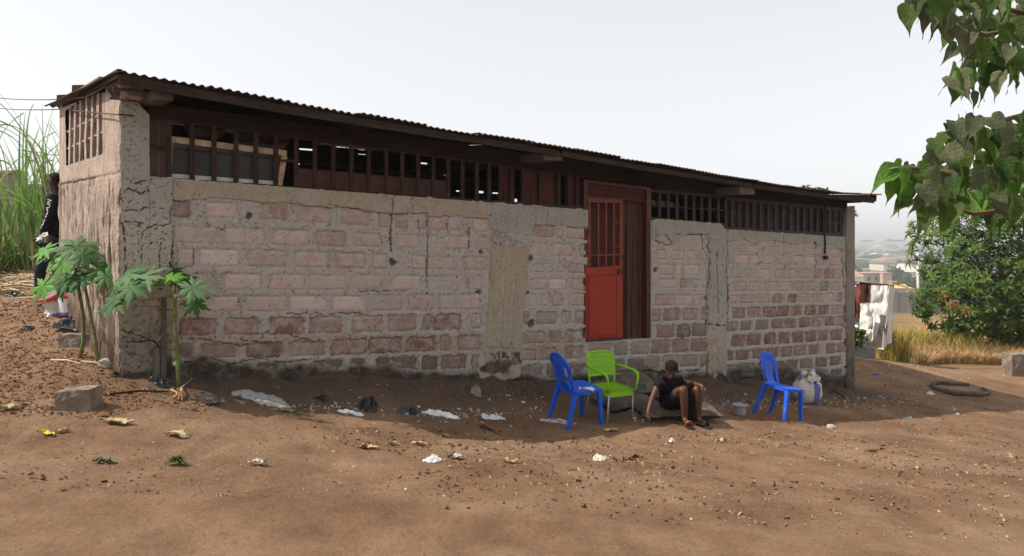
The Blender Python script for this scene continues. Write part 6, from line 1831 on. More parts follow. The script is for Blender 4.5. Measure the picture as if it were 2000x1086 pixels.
# left: straw litter, weeds
X_ = nr.uniform(-11.5, -7.4, 4200); Y_ = nr.uniform(10.0, 15.5, 4200)
t_ = ground_z(X_, Y_)
blades('straw_heap', np.stack([X_, Y_], -1), lambda r_, n_: r_.uniform(.03, .18, n_), M_STRAW, 8, label='dry cane straw strewn on the slope at the left', wid=.012, lean=4.0)
X_ = nr.uniform(-11.5, -8.6, 2600); Y_ = nr.uniform(11.8, 15.5, 2600)
blades('weeds', np.stack([X_, Y_], -1), lambda r_, n_: r_.uniform(.15, .75, n_), M_WEED, 9, label='green and yellow weeds under the cane grass', wid=.010, lean=.8)
stalks = empty('cane_stalk_pile', on_ground(30, 540)); tag(stalks, 'loose pile of dry pale cane stalks left of the standing man', 'stalk pile')
M_STRAWS = simple('straw_stalk', (.34, .24, .13, 1), (.56, .45, .28, 1), 5, .8, .2)
for k in range(60):
    x, y = rg.uniform(-15, 112), rg.uniform(478, 588)
    c_ = on_ground(x, max(y, 522))
    a = rg.gauss(.35, .5); L = rg.uniform(.35, 1.1)
    d_ = Vector((math.cos(a), .4 * math.sin(a), 0)) * L
    lift = rg.uniform(.0, .06) if y > 522 else rg.uniform(.15, .75)
    e_ = c_ + d_
    MB().tube([c_ + Vector((0, 0, .012 + lift * .4)), (c_ + e_) / 2 + Vector((0, 0, lift + .03)), Vector((e_.x, e_.y, max(gz(e_.x, e_.y) + .012, c_.z + lift * rg.uniform(-.3, 1.2))))], rg.uniform(.008, .016), 5).build('stalk', M_STRAWS, stalks)
# grey block wall behind the cane
yw = empty('yard_wall', P(-30, 480, 20.5)); tag(yw, 'grey block wall on the slope behind the cane grass', 'wall')
for (x0, x1, yt, Y) in ((-260, 37, 339, 20.5), (37, 150, 366, 20.6)):
    a, b = P(x0, yt, Y), P(x1, yt, Y)
    MB().box(a.x, b.x, Y, Y + .2, gz(a.x, Y) - .5, a.z).build('wall', M_GREYBLOCK if 'M_GREYBLOCK' in globals() else globals().setdefault('M_GREYBLOCK', simple('grey_block', (.17, .165, .155, 1), (.27, .26, .245, 1), 2.5, .95, .4, 12, .1, dirt=(.12, .11, .10, 1))), yw)
    MB().box(a.x, b.x, Y - .03, Y + .23, a.z, a.z + .09).build('coping', M_GREYBLOCK, yw)

# ---- mango tree
MC = Vector(P(1965, 520, 22.5)); 
mt_ = empty('mango_tree', (MC.x, MC.y, gz(MC.x, MC.y))); tag(mt_, 'round dark green mango tree standing in the dry grass', 'tree')
b = mt_.location
MB().tube([(b.x, b.y, b.z - .2), (b.x + .05, b.y, b.z + .9), (b.x - .1, b.y + .1, b.z + 2.0), (b.x, b.y, b.z + 3.6)], [.24, .19, .15, .05], 12).build('trunk', M_TWIG, mt_, True)
for k in range(9):
    a = k * 2.4; e_ = Vector((math.cos(a), math.sin(a), 0))
    MB().tube([Vector((b.x, b.y, b.z + .8 + .25 * k)), Vector((b.x, b.y, b.z + 1.2 + .25 * k)) + e_ * .9, Vector((b.x, b.y, b.z + 1.4 + .22 * k)) + e_ * 1.9], [.09, .06, .02], 7).build('limb', M_TWIG, mt_, True)
def cluster_mesh(i):
    r_ = random.Random(120 + i); vs = []; fs = []
    n_ = r_.randint(12, 17)
    for k in range(n_):
        a = k * 2.399 + r_.uniform(-.2, .2); L = r_.uniform(.17, .27); w_ = L * .125; el = r_.uniform(-.1, .85) if k > 3 else 1.1
        b0 = len(vs)
        d_ = Vector((math.cos(a), math.sin(a), 0)); s_ = Vector((-d_.y, d_.x, 0))
        for t_, ww in ((.02, .25), (.3, 1), (.62, .85), (1, .04)):
            z = math.sin(el) * t_ * L - (.62 * t_ * t_) * L
            c_ = d_ * (t_ * L * math.cos(el * .7)) + Vector((0, 0, z))
            for q in (-1, 0, 1): vs.append(tuple(c_ + s_ * (q * w_ * ww) + Vector((0, 0, -.012 * abs(q) * -1))))
        for r in range(3):
            for q in range(2): fs.append((b0 + r * 3 + q, b0 + (r + 1) * 3 + q, b0 + (r + 1) * 3 + q + 1, b0 + r * 3 + q + 1))
    me = npmesh('leaf_cluster', vs, fs, True); me.materials.append(M_MANGO)
    return me
KM = [cluster_mesh(i) for i in range(8)]
rm_ = random.Random(9)
cl = []
tries = 0
def crown_r(d_):
    return 1 + .30 * float(fbm(np.array([d_.x * 1.9 + 4]), np.array([d_.z * 1.9 + d_.y]), 77, 3)[0])
CRN = Vector((b.x + .35, b.y, b.z + 2.65)); CR_ = Vector((3.05, 2.6, 2.75))
pos_ = []
while len(cl) < 560 and tries < 9000:
    tries += 1
    d_ = Vector((rm_.gauss(0, 1), rm_.gauss(-.35, 1), rm_.gauss(0, 1))).normalized()
    r_ = crown_r(d_) * (rm_.uniform(.90, 1.06) if len(cl) < 400 else rm_.uniform(.62, .9))
    c_ = CRN + Vector((d_.x * CR_.x, d_.y * CR_.y, d_.z * CR_.z)) * r_
    if c_.z < gz(c_.x, c_.y) + .35 + .35 * rm_.random(): continue
    if d_.y > .35: continue
    if c_.x / c_.y > .80: continue
    if any((c_ - q).length < .205 for q in pos_): continue
    pos_.append(c_); cl.append((c_, d_))
cl.sort(key=lambda q: (q[0] - CRN).length * -1)
rest_v = []; rest_q = []
for k, (c_, d_) in enumerate(cl):
    ax = (d_ + Vector((0, -.3, .45))).normalized()
    q = Vector((0, 0, 1)).rotation_difference(ax) @ Quaternion((0, 0, 1), rm_.uniform(0, 6))
    s_ = rm_.uniform(.95, 1.35); me = rm_.choice(KM)
    if k < 290:
        o = bpy.data.objects.new('leaf_cluster', me); COL.objects.link(o)
        o.matrix_world = Matrix.LocRotScale(c_, q, Vector((s_, s_, s_))); parent_keep(o, mt_)
    else:
        co = np.zeros(len(me.vertices) * 3, np.float32); me.vertices.foreach_get('co', co); co = co.reshape(-1, 3) * s_
        co = co @ np.array(q.to_matrix()).T + np.array(c_)
        qd = np.zeros(len(me.polygons) * 4, np.int32); me.polygons.foreach_get('vertices', qd)
        rest_q.append(qd.reshape(-1, 4) + sum(len(a) for a in rest_v)); rest_v.append(co)
# deep foliage that closes the crown
n_ = 14000; r_ = np.random.default_rng(8)
d = r_.normal(size=(n_, 3)); d /= np.linalg.norm(d, axis=1, keepdims=True); rr = r_.uniform(.15, .86, n_) ** .6
cc = np.array(CRN) + d * np.array(CR_) * rr[:, None]
cc = cc[cc[:, 2] > ground_z(cc[:, 0], cc[:, 1]) + .35]; n_ = len(cc)
a = r_.uniform(0, 2 * PI, n_); L = r_.uniform(.12, .2, n_); e1 = np.stack([np.cos(a) * L, np.sin(a) * L, -r_.uniform(.0, .9, n_) * L], -1); e2 = np.stack([-np.sin(a) * .022, np.cos(a) * .022, r_.uniform(-.02, .02, n_)], -1)
V = np.stack([cc - e2 * .4, cc + e1 * .5 - e2, cc + e1, cc + e1 * .5 + e2], 1).reshape(-1, 3)
rest_q.append(np.arange(n_ * 4).reshape(-1, 4) + sum(len(q) for q in rest_v)); rest_v.append(V)
o = link('inner_foliage', npmesh('inner_foliage', np.concatenate(rest_v), np.concatenate(rest_q), False), M_MANGO, mt_); o['kind'] = 'stuff'
for x, y, Y in ((1858, 594, 20.5), (1886, 604, 20.0), (1844, 580, 20.9), (1868, 600, 20.3)):     # withered flower heads hanging at the crown's edge
    o = bpy.data.objects.new('dry_cluster', rm_.choice(KM)); COL.objects.link(o); o.location = P(x, y, Y); o.scale = (.95, .95, 1.1); o.rotation_euler = (.5, .4, x)
    o.material_slots[0].link = 'OBJECT'; o.material_slots[0].material = M_MANGOD; parent_keep(o, mt_)
# sprigs growing over the roof and beside the end wall
for nm, lab, pts_ in (('roof_sprig', 'green sprig lying on the right end of the roof', [(1588, 372), (1600, 371), (1612, 374), (1570, 368)]), ('wall_sprig', 'tiny green sprig sticking out beside the end pillar under the eaves', [(1664, 413), (1667, 420)])):
    c0 = W(pts_[0][0], pts_[0][1], .3 if nm == 'roof_sprig' else .02)
    rt_ = empty(nm, c0); tag(rt_, lab, 'sprig')
    for k, (x, y) in enumerate(pts_):
        for j in range(2):
            o = bpy.data.objects.new('leaf', KM[(k + j) % 8]); COL.objects.link(o); o.location = W(x + j * 4, y, .3 if nm == 'roof_sprig' else -.03); o.scale = (.55,) * 3 if nm == 'roof_sprig' else (.35,) * 3; o.rotation_euler = (.3 * j, .2, k)
            parent_keep(o, rt_)
# ------------------------------------------------------------------ shack, boundary wall, town in the valley
M_TARP = simple('pale_tarpaulin', (.56, .55, .52, 1), (.70, .69, .65, 1), 2.5, .6, .3, 14, .3, dirt=(.44, .41, .36, 1), dscale=3)
M_TARPIN = simple('tarp_underside', (.11, .115, .12, 1), (.16, .165, .17, 1), 4, .8, .2)
M_BROWNCLOTH = simple('brown_red_cloth', (.13, .042, .030, 1), (.20, .068, .05, 1), 4, .85, .4, 30, .15)
M_ZINC = simple('zinc_sheet', (.42, .45, .48, 1), (.62, .65, .67, 1), 4, .35, .2, 25, .5, dirt=(.10, .11, .12, 1), dscale=9, **{'Metallic': .3})
SY = 17.4
c0 = P(1700, 682, SY); sh = empty('shack', (c0.x, c0.y, gz(c0.x, c0.y))); tag(sh, 'makeshift shack hung with pale tarpaulin behind the end of the house', 'shack')
def drape(name, poly4, Y, nu, nv, fold, seed, mat, par, dx=0, dyf=None):
    """hanging cloth: bottom-left, bottom-right, top-right, top-left in the picture, pleated in depth"""
    pts = []
    (a, b, c, d) = poly4
    for i in range(nu):
        for j in range(nv):
            u, v = i / (nu - 1), j / (nv - 1)
            x = (a[0] + (b[0] - a[0]) * u) * (1 - v) + (d[0] + (c[0] - d[0]) * u) * v
            y = (a[1] + (b[1] - a[1]) * u) * (1 - v) + (d[1] + (c[1] - d[1]) * u) * v
            k = fold * (math.sin(u * 9 + 2.5 * v + seed) * .5 + math.sin(u * 17 - 3 * v + seed * 2) * .25) * (1 - .3 * v) + fold * 1.2 * float(fbm(np.array([u * 3.2 + seed]), np.array([v * 3.5 + u * 1.5]), seed, 3)[0])
            pts.append(P(x, y, Y + k + (dyf(u, v) if dyf else 0)))
    v, q = sheet(pts, nu, nv, .008)
    return link(name, npmesh(name, v, q, True), mat, par)
def tarp(poly4, Y, seed, amp, dyf, nu=40, nv=44):
    """stiff sheet with broad creases instead of pleats"""
    (a, b, c, d) = poly4
    u, v = np.meshgrid(np.linspace(0, 1, nu), np.linspace(0, 1, nv), indexing='ij')
    x = (a[0] + (b[0] - a[0]) * u) * (1 - v) + (d[0] + (c[0] - d[0]) * u) * v + 1.5 * fbm(u * 3 + seed, v * 3, seed + 5, 2)
    y = (a[1] + (b[1] - a[1]) * u) * (1 - v) + (d[1] + (c[1] - d[1]) * u) * v + 2.0 * fbm(u * 4, v * 2 + seed, seed + 6, 2) * (1 - v)
    cr1 = abs(fbm(u * 1.6 + v * .7 + seed, v * 1.1 - u * .5, seed, 2)); cr2 = abs(fbm(u * 3.1 - v * .8, v * 2.3 + seed, seed + 1, 2))
    k = -amp * (1.9 * cr1 + 1.0 * cr2) + amp * .3 * fbm(u * 6, v * 6, seed + 2, 3)
    dep = Y + k + dyf(u, v)
    pts = [P(float(x[i, j]), float(y[i, j]), float(dep[i, j])) for i in range(nu) for j in range(nv)]
    v_, q = sheet(pts, nu, nv, .008)
    return link('tarpaulin', npmesh('tarpaulin', v_, q, True), M_TARP, sh)
tarp([(1686, 678), (1726, 684), (1738, 557), (1702, 556)], SY, 2, .20, lambda u, v: -.75 * u + .10 * (1 - v))
tarp([(1722, 682), (1742, 668), (1746, 558), (1736, 557)], SY - .7, 6, .15, lambda u, v: .55 * u)
tarp([(1679, 642), (1706, 644), (1716, 590), (1681, 592)], SY - .28, 9, .14, lambda u, v: -.5 * u, 20, 18)
drape('cloth', [(1650, 622), (1690, 622), (1699, 556), (1650, 553)], SY - .18, 22, 20, .16, 4, M_BROWNCLOTH, sh, dyf=lambda u, v: .05)
drape('inner_tarp', [(1680, 600), (1706, 598), (1712, 558), (1680, 556)], SY + .35, 6, 6, .02, 4, M_TARPIN, sh)
for i, (y0, y1, x0, x1) in enumerate(((548, 572, 1648, 1678), (626, 648, 1648, 1692))):
    drape('zinc_sheet', [(x0, y1), (x1, y1), (x1 + (1 if i else 0), y0 + 3), (x0, y0)], SY - (.12 if i == 0 else .06), 20, 10, .12, 9 + i, M_ZINC, sh)
MB().tube([P(1640, 548, SY - .1), P(1690, 554, SY), P(1745, 558, SY + .5)], .03, 6).build('ridge_pole', M_DARKWOOD, sh)
MB().bar(P(1668, 553, SY + .1), P(1716, 556, SY + .1), .10, .05).build('roof_board', M_GREYWOOD, sh)
for x, y0, y1, dy in ((1741, 558, 664, .6), (1688, 556, 680, .1), (1652, 552, 680, .3)):
    MB().tube([P(x, y1 + 8, SY + dy), P(x, y0, SY + dy)], .03, 6).build('pole', M_GREYWOOD, sh)
MB().box(P(1690, 0, SY).x, P(1738, 0, SY).x, SY + .7, SY + 1.6, gz(c0.x, SY + 1) - .3, P(0, 560, SY).z).build('frame_wall', M_TARPIN, sh)
# leafy scraps and stones at the shack's foot
for k, (x, y) in enumerate(((1668, 660), (1676, 654), (1672, 668))):
    rt_ = empty('small_shrub', on_ground(x, y + 14)); tag(rt_, ('leftmost low green shrub at the foot of the shack', 'middle low green shrub at the foot of the shack', 'lowest green shrub under the zinc sheet of the shack')[k], 'shrub')
    for j in range(5):
        o = bpy.data.objects.new('leaf_cluster', KM[(k + j) % 8]); COL.objects.link(o); o.location = P(x + rm_.uniform(-5, 5), y + rm_.uniform(-5, 6), SY - .35); o.rotation_euler = (rm_.uniform(-.5, .5), rm_.uniform(-.5, .5), j); parent_keep(o, rt_)
M_STONE = simple('field_stone', (.20, .165, .13, 1), (.36, .32, .27, 1), 5, .95, .5, 18, .1)
M_PALESTONE = simple('pale_stone', (.34, .30, .25, 1), (.50, .46, .40, 1), 5, .95, .5, 18, .1)
def stone(px, py, r_, seed, mat, label, cat='stone', name='stone', el=(1.2, 1, .7)):
    c_ = on_ground(px, py); v, q = blob(c_ + Vector((0, 0, r_ * .35)), (r_ * el[0], r_ * el[1], r_ * el[2]), seed, .28, 1.8, 18, 12, .6)
    return tag(link(name, npmesh(name, v, q, False), mat), label, cat)
stone(1686, 682, .12, 3, M_PALESTONE, 'pale round stone left of the tarpaulin foot of the shack')
stone(1697, 686, .10, 5, M_PALESTONE, 'pale stone touching the tarpaulin foot of the shack')
# grey boundary wall down the slope, panels between posts
M_WALLGREY = simple('grey_panel', (.20, .195, .195, 1), (.28, .27, .265, 1), .5, .95, .3, 4, .1)
bw = empty('boundary_wall', P(1800, 612, 61)); tag(bw, 'long grey block boundary wall with posts across the valley field', 'wall')
posts = [1690, 1726, 1750, 1777, 1802, 1826, 1850, 1874, 1898, 1922, 1946]
for a, b_ in zip(posts[:-1], posts[1:]):
    pa, pb = P(a, 571 + (a - 1750) * .03, 61), P(b_, 571 + (b_ - 1750) * .03, 61)
    MB().box(pa.x + .12, pb.x - .12, 61, 61.2, gz(pa.x, 61) - 1, pa.z).build('panel', M_WALLGREY, bw)
    MB().box(pb.x - .14, pb.x + .14, 60.97, 61.3, gz(pb.x, 61) - 1, pb.z + .18).build('post', M_WALLGREY, bw)
# second, paler wall line and tan strip behind
M_TANWALL = simple('tan_wall', (.34, .27, .19, 1), (.44, .36, .27, 1), .3, .95, .2, 3, .1)
pa, pb = P(1700, 563, 78), P(1990, 563, 78)
wb = MB().box(pa.x, pb.x, 78, 78.3, gz(pa.x, 78) - 2, pa.z).build('low_wall', M_TANWALL); tag(wb, 'low tan wall behind the grey boundary wall', 'wall')
M_YELROOF = simple('yellow_sheet_roof', (.50, .36, .10, 1), (.60, .46, .18, 1), .4, .7, .1)
for x0, x1, y0, y1, Y, lab in ((1744, 1772, 559, 564, 90, 'small yellow shed roof left of the white pole'), (1778, 1790, 560, 566, 92, 'tiny yellow shed roof next to the white pole')):
    a, b_ = P(x0, y1, Y), P(x1, y0, Y)
    s_ = empty('shed', (a.x, Y, gz(a.x, Y))); tag(s_, lab, 'shed', 'yellow roofed sheds beyond the wall')
    MB().hexa([(a.x, Y, a.z - .1), (b_.x, Y, a.z - .1), (b_.x, Y, a.z + .1), (a.x, Y, a.z + .1), (a.x + 1, Y + 3, b_.z), (b_.x - .5, Y + 3, b_.z), (b_.x - .5, Y + 3, b_.z + .15), (a.x + 1, Y + 3, b_.z + .15)]).build('roof', M_YELROOF, s_)
    MB().box(a.x + .4, b_.x - .4, Y + .4, Y + 2.8, gz(a.x, Y) - 1, a.z - .1).build('wall', M_TANWALL, s_)

# houses
M_PINKW = simple('pink_plaster', (.40, .28, .22, 1), (.50, .36, .29, 1), .3, .9, .1)
M_CREAMW = simple('cream_plaster', (.52, .45, .36, 1), (.62, .55, .46, 1), .3, .9, .1)
M_GREYROOF = simple('grey_brown_roof', (.15, .11, .10, 1), (.20, .16, .14, 1), .4, .8, .2, 4)
M_WHITEROOF = simple('pale_roof', (.60, .56, .52, 1), (.72, .68, .64, 1), .4, .7, .1)
M_PINKROOF = simple('pink_roof', (.40, .24, .20, 1), (.50, .32, .27, 1), .4, .8, .1)
M_WINDOW = simple('dark_window', (.02, .022, .026, 1), (.05, .05, .055, 1), .5, .3, 0)
M_WHITEW = simple('white_plaster', (.62, .60, .57, 1), (.72, .70, .67, 1), .3, .9, .1)
KT = 1.8     # the valley lies this much farther out than the first survey
def hhouse(label, x0, x1, yeave, ybase, Y, ridge, wallm, roofm, wins=(), flat=False, gable=None, group='houses across the valley', deep=None):
    """house seen front on: picture columns, eave and base rows, depth"""
    Y = Y * KT
    a, b_ = P(x0, yeave, Y), P(x1, yeave, Y); zb = P(x0, ybase, Y).z
    D_ = deep or (b_.x - a.x) * .6
    h = empty('house', ((a.x + b_.x) / 2, Y, zb)); tag(h, label, 'house', group)
    MB().box(a.x, b_.x, Y, Y + D_, zb - 8, a.z).build('wall', wallm, h)
    ov = (b_.x - a.x) * .035
    if flat:
        MB().box(a.x - ov, b_.x + ov, Y - ov, Y + D_ + ov, a.z, a.z + .35).build('roof', roofm, h)
    else:
        zr = P(x0, ridge, Y + D_ / 2).z; ins = (b_.x - a.x) * .28; ym = Y + D_ / 2
        vs = [(a.x - ov, Y - ov, a.z), (b_.x + ov, Y - ov, a.z), (b_.x + ov, Y + D_ + ov, a.z), (a.x - ov, Y + D_ + ov, a.z), (a.x + ins, ym, zr), (b_.x - ins, ym, zr),
              (a.x - ov, Y - ov, a.z - .2), (b_.x + ov, Y - ov, a.z - .2), (b_.x + ov, Y + D_ + ov, a.z - .2), (a.x - ov, Y + D_ + ov, a.z - .2)]
        MB().add(vs, [(0, 1, 5, 4), (1, 2, 5), (2, 3, 4, 5), (3, 0, 4), (6, 7, 1, 0), (7, 8, 2, 1), (8, 9, 3, 2), (9, 6, 0, 3), (9, 8, 7, 6)]).build('roof', roofm, h)
    for wx0, wx1, wy0, wy1 in wins:
        p0, p1 = P(wx0, wy1, Y), P(wx1, wy0, Y)
        f_ = MB().box(p0.x - .12, p1.x + .12, Y - .10, Y - .01, p0.z - .12, p1.z + .12).build('window', wallm, h)
        MB().box(p0.x, p1.x, Y - .14, Y - .101, p0.z, p1.z).build('pane', M_WINDOW, f_)
    if gable:
        gx0, gx1, gy0, gy1 = gable; p0, p1 = P(gx0, gy1, Y - 1), P(gx1, gy1, Y - 1); pm = P((gx0 + gx1) / 2, gy0, Y - 1)
        g_ = MB().add([tuple(p0), tuple(p1), tuple(pm), tuple(p0 + Vector((0, 8, 0))), tuple(p1 + Vector((0, 8, 0))), tuple(pm + Vector((0, 8, 0)))], [(0, 1, 2), (0, 2, 5, 3), (2, 1, 4, 5)]).build('gable', M_WINDOW, h)
        m = MB(); m.bar(p0 - Vector((.3, .1, .2)), pm + Vector((0, -.1, .1)), .3, .5); m.bar(p1 - Vector((-.3, .1, .2)), pm + Vector((0, -.1, .1)), .3, .5)
        for k_, (q0, q1) in enumerate(((p0 - Vector((.3, .1, .2)), pm + Vector((0, -.1, .1))), (p1 - Vector((-.3, .1, .2)), pm + Vector((0, -.1, .1))))):
            MB().bar(q0, q1, .3, .5).build('bargeboard', M_WHITEW, g_)
    return h
hhouse('pink house with a flat roof and two small windows above the shack', 1686, 1741, 534, 572, 215, 530, M_PINKW, M_PINKROOF, [(1694, 1700, 541, 548), (1708, 1713, 540, 547), (1718, 1724, 544, 556)], True)
hhouse('pale pink tall block at the right end of the flat roofed house', 1724, 1742, 534, 572, 212, 530, M_PINKW, M_PINKROOF, [], True)
hhouse('pink roofed house at the end of the wall', 1640, 1685, 541, 575, 190, 524, M_WHITEW, M_PINKROOF)
hhouse('big house with grey brown hip roof and white gable', 1726, 1820, 513, 545, 380, 496, M_CREAMW, M_GREYROOF, [(1733, 1737, 517, 521)], False, (1748, 1766, 505, 513))
hhouse('cream house with bright pale roof in front of the grey roofed one', 1752, 1792, 531, 555, 300, 515, M_CREAMW, M_WHITEROOF, [])
hhouse('low building with a white roof left of the big house', 1679, 1699, 526, 536, 290, 523, M_PINKW, M_WHITEROOF, [], True)
hhouse('long orange brick shed below the dark trees', 1742, 1770, 551, 562, 200, 548, simple('brick_orange', (.40, .17, .09, 1), (.48, .23, .13, 1), .4, .9, .1), M_PINKROOF, [], True)
rh = random.Random(31)
for k in range(64):
    x = rh.uniform(1655, 1900); y = rh.uniform(484, 512); Y = (CH + 14.6) / ((y + 2 - HY) / F)
    w_ = rh.uniform(9, 26) * (1 if Y < 800 else .6)
    hh = rh.uniform(3, 5)
    hhouse('small pale house fading into the haze of the far town', x, x + w_, y - hh, y, min(Y, 1900), y - hh - rh.uniform(2, 4), rh.choice((M_CREAMW, M_WHITEW, M_PINKW)), rh.choice((M_WHITEROOF, M_GREYROOF, M_PINKROOF, M_WHITEROOF)), [], rh.random() < .3, None, 'far hazy houses of the town')
# trees of the valley
M_FARLEAF = simple('valley_foliage', (.028, .055, .02, 1), (.06, .095, .035, 1), .25, .9, .3, 1.5, .1)
def tree_mesh(i):
    r_ = np.random.default_rng(200 + i); V = []; Q = []; n_ = 700
    lobes = [(r_.uniform(-.35, .35), r_.uniform(-.3, .3), r_.uniform(.5, .85), r_.uniform(.22, .36)) for _ in range(9)]
    for lx, ly, lz, lr in lobes:
        m_ = n_ // 9 * 2
        d = r_.normal(size=(m_, 3)); d /= np.linalg.norm(d, axis=1, keepdims=True)
        c = np.array([lx, ly, lz]) + d * lr * r_.uniform(.75, 1.05, (m_, 1))
        t1 = np.cross(d, r_.normal(size=(m_, 3))); t1 /= np.linalg.norm(t1, axis=1, keepdims=True); t2 = np.cross(d, t1)
        s_ = r_.uniform(.03, .07, (m_, 1))
        q = np.stack([c - t1 * s_, c + t2 * s_, c + t1 * s_, c - t2 * s_], 1)
        Q.append(np.arange(m_ * 4).reshape(-1, 4) + sum(len(a) for a in V)); V.append(q.reshape(-1, 3))
    me = npmesh('crown', np.concatenate(V), np.concatenate(Q), False); me.materials.append(M_FARLEAF); return me
TM = [tree_mesh(i) for i in range(5)]
tkm = MB().tube([(0, 0, -.3), (.01, 0, .3), (0, .01, .6)], [.035, .028, .015], 6).v
tm_ = bpy.data.meshes.new('trunk'); _m = MB().tube([(0, 0, -.3), (.01, 0, .3), (0, .01, .6)], [.035, .028, .015], 6); tm_.from_pydata(_m.v, [], _m.f); tm_.materials.append(M_TWIG)
def vtree(label, x, ytop, ybase, Y, wide, group='trees of the valley'):
    Y = Y * KT
    b_ = P(x, ybase, Y); h = P(x, ytop, Y).z - b_.z
    r_ = empty('valley_tree', b_, rh.uniform(0, 6)); r_.scale = (h * wide, h * wide, h); tag(r_, label, 'tree', group)
    for nm, me in (('crown', rh.choice(TM)), ('trunk', tm_)):
        o = bpy.data.objects.new(nm, me); COL.objects.link(o); o.parent = r_
    return r_
vtree('broad dark tree just right of the pink flat roofed house', 1748, 525, 566, 225, 1.2)
vtree('dark tree left of the white utility pole', 1778, 543, 572, 180, 1.3)
vtree('dark bushy tree right of the white utility pole', 1806, 540, 574, 170, 1.5)
vtree('dark tree below the mango branches', 1832, 545, 576, 165, 1.6)
vtree('tree behind the white roofed building at the wall end', 1676, 520, 545, 320, 1.2)
vtree('round tree above the pink roof near the end pillar', 1664, 518, 545, 260, 1.2)
vtree('large hazy tree left of the big grey roof', 1712, 500, 530, 420, 1.6)
vtree('second large hazy tree left of the big grey roof', 1693, 503, 530, 430, 1.5)
for k in range(120):
    x = rh.uniform(1652, 1930); y = rh.uniform(482, 520) if k < 85 else rh.uniform(479, 486)
    Y = min((CH + 14.7) / ((y + 1.5 - HY) / F), 2200)
    hpx = rh.uniform(6, 15) * (1 if y > 492 else .75)
    vtree('blue grey tree fading into the haze among the far houses', x, y - hpx, y + 3, Y, rh.uniform(1.0, 2.2), 'far hazy trees of the valley')
# utility pole and its wires
pb = P(1794, 600, 200); pt = P(1792, 495, 200)
up = empty('utility_pole', pb); tag(up, 'white utility pole standing in the valley behind the boundary wall', 'pole')
M_POLE = simple('white_concrete_pole', (.58, .57, .55, 1), (.70, .69, .67, 1), 1, .8, .1)
MB().tube([pb - Vector((0, 0, 2)), pt], [.42, .28], 10).build('pole', M_POLE, up, True)
MB().bar(pt + Vector((-2.0, 0, -.5)), pt + Vector((2.0, 0, -.5)), .2, .2).build('crossarm', M_GREYWOOD, up)
for s_ in (-1.8, 0, 1.8): MB().tube([pt + Vector((s_, 0, -.45)), pt + Vector((s_, 0, .1))], .11, 6).build('insulator', M_DARKWOOD, up)
for x0, y0, x1, y1, Yb, lab in ((1791, 497, 1655, 503, 230, 'upper thin power line running left from the white pole'),):
    a, b_ = P(x0, y0, 200), P(x1, y1, Yb)
    pts = [a.lerp(b_, k / 12) - Vector((0, 0, .9 * (1 - (2 * k / 12 - 1) ** 2))) for k in range(13)]
    tag(MB().tube(pts, .06, 5).build('power_line', M_POLE), lab, 'power line')
for x0, y0, x1, y1, Y0_, Y1_, lab in ((-60, 182, 122, 194, 14, 9.1, 'upper black cable coming in from the left to the roof corner'), (-60, 203, 126, 213, 14, 9.05, 'lower black cable coming in from the left to the side wall')):
    a, b_ = P(x0, y0, Y0_), P(x1, y1, Y1_)
    pts = [a.lerp(b_, k / 14) - Vector((0, 0, .05 * (1 - (2 * k / 14 - 1) ** 2))) for k in range(15)]
    if y0 > 190: pts += [S(150, 217, .05), S(205, 222, .05), S(233, 224, .06), W(262, 226, .07)]
    else: pts += [S(140, 193, .08), S(165, 190, .08), S(190, 178, .08), S(206, 168, .08)]
    tag(MB().tube(pts, .007, 5).build('cable', M_BLACK), lab, 'cable')
# ------------------------------------------------------------------ things lying in the yard
M_CONC = simple('concrete', (.145, .115, .092, 1), (.26, .215, .178, 1), 5, .95, .6, 22, .1, dirt=(.13, .10, .08, 1))
def rough_block(name, corners, seed, mat, label, cat, bev=.012):
    """eight corners, roughened"""
    bm = bmesh.new()
    vs = [bm.verts.new(c) for c in corners]
    for f in ((0, 1, 2, 3), (7, 6, 5, 4), (0, 4, 5, 1), (1, 5, 6, 2), (2, 6, 7, 3), (3, 7, 4, 0)): bm.faces.new([vs[i] for i in f])
    bmesh.ops.subdivide_edges(bm, edges=bm.edges[:], cuts=7, use_grid_fill=True)
    ctr = sum((v_.co for v_ in bm.verts), Vector()) / len(bm.verts)
    for v_ in bm.verts:
        d_ = (v_.co - ctr)
        k = .022 * float(fbm(np.array([v_.co.x * 9 + seed]), np.array([v_.co.z * 9 + v_.co.y * 7]), seed, 3)[0]) + .010 * float(fbm(np.array([v_.co.x * 30]), np.array([v_.co.z * 30 + v_.co.y * 23]), seed + 3, 2)[0])
        v_.co += d_.normalized() * k
    bmesh.ops.recalc_face_normals(bm, faces=bm.faces)
    me = bpy.data.meshes.new(name); bm.to_mesh(me); bm.free()
    return tag(link(name, me, mat), label, cat)
def block_at(px, py, wpx, hpx, depth, yaw, seed, mat, label, lean=0.0, tilt=0.0):
    b = on_ground(px, py); w_ = wpx / F * b.y; h = hpx / F * b.y
    x = Vector((math.cos(yaw), math.sin(yaw), tilt)); y = Vector((-math.sin(yaw), math.cos(yaw), 0)); z = Vector((lean, 0, 1))
    c = []
    for yy in (0, depth):
        for xx, zz in ((-.5, -.02), (.5, -.02), (.5, h), (-.5, h)): c.append(b + x * (xx * w_) + y * yy + z * zz)
    return rough_block('concrete_block', c, seed, mat, label, 'block')
block_at(143, 806, 64, 42, .22, .12, 3, M_CONC, 'broken grey concrete block standing in the left foreground', -.06, .05)
block_at(2000, 736, 50, 44, .3, .1, 7, M_CONC, 'pale concrete block at the far right edge of the yard')
block_at(150, 678, 72, 24, .16, -.05, 9, M_CONC, 'flat grey concrete slab lying under the black bag by the papayas')
stone(408, 788, .085, 11, simple('dark_stone', (.07, .06, .055, 1), (.14, .125, .115, 1), 6, .9, .5, 25, .2), 'dark pointed stone between the papaya and the grey sheet')
stone(212, 716, .08, 12, M_STONE, 'grey stone lying at the foot of the left corner')
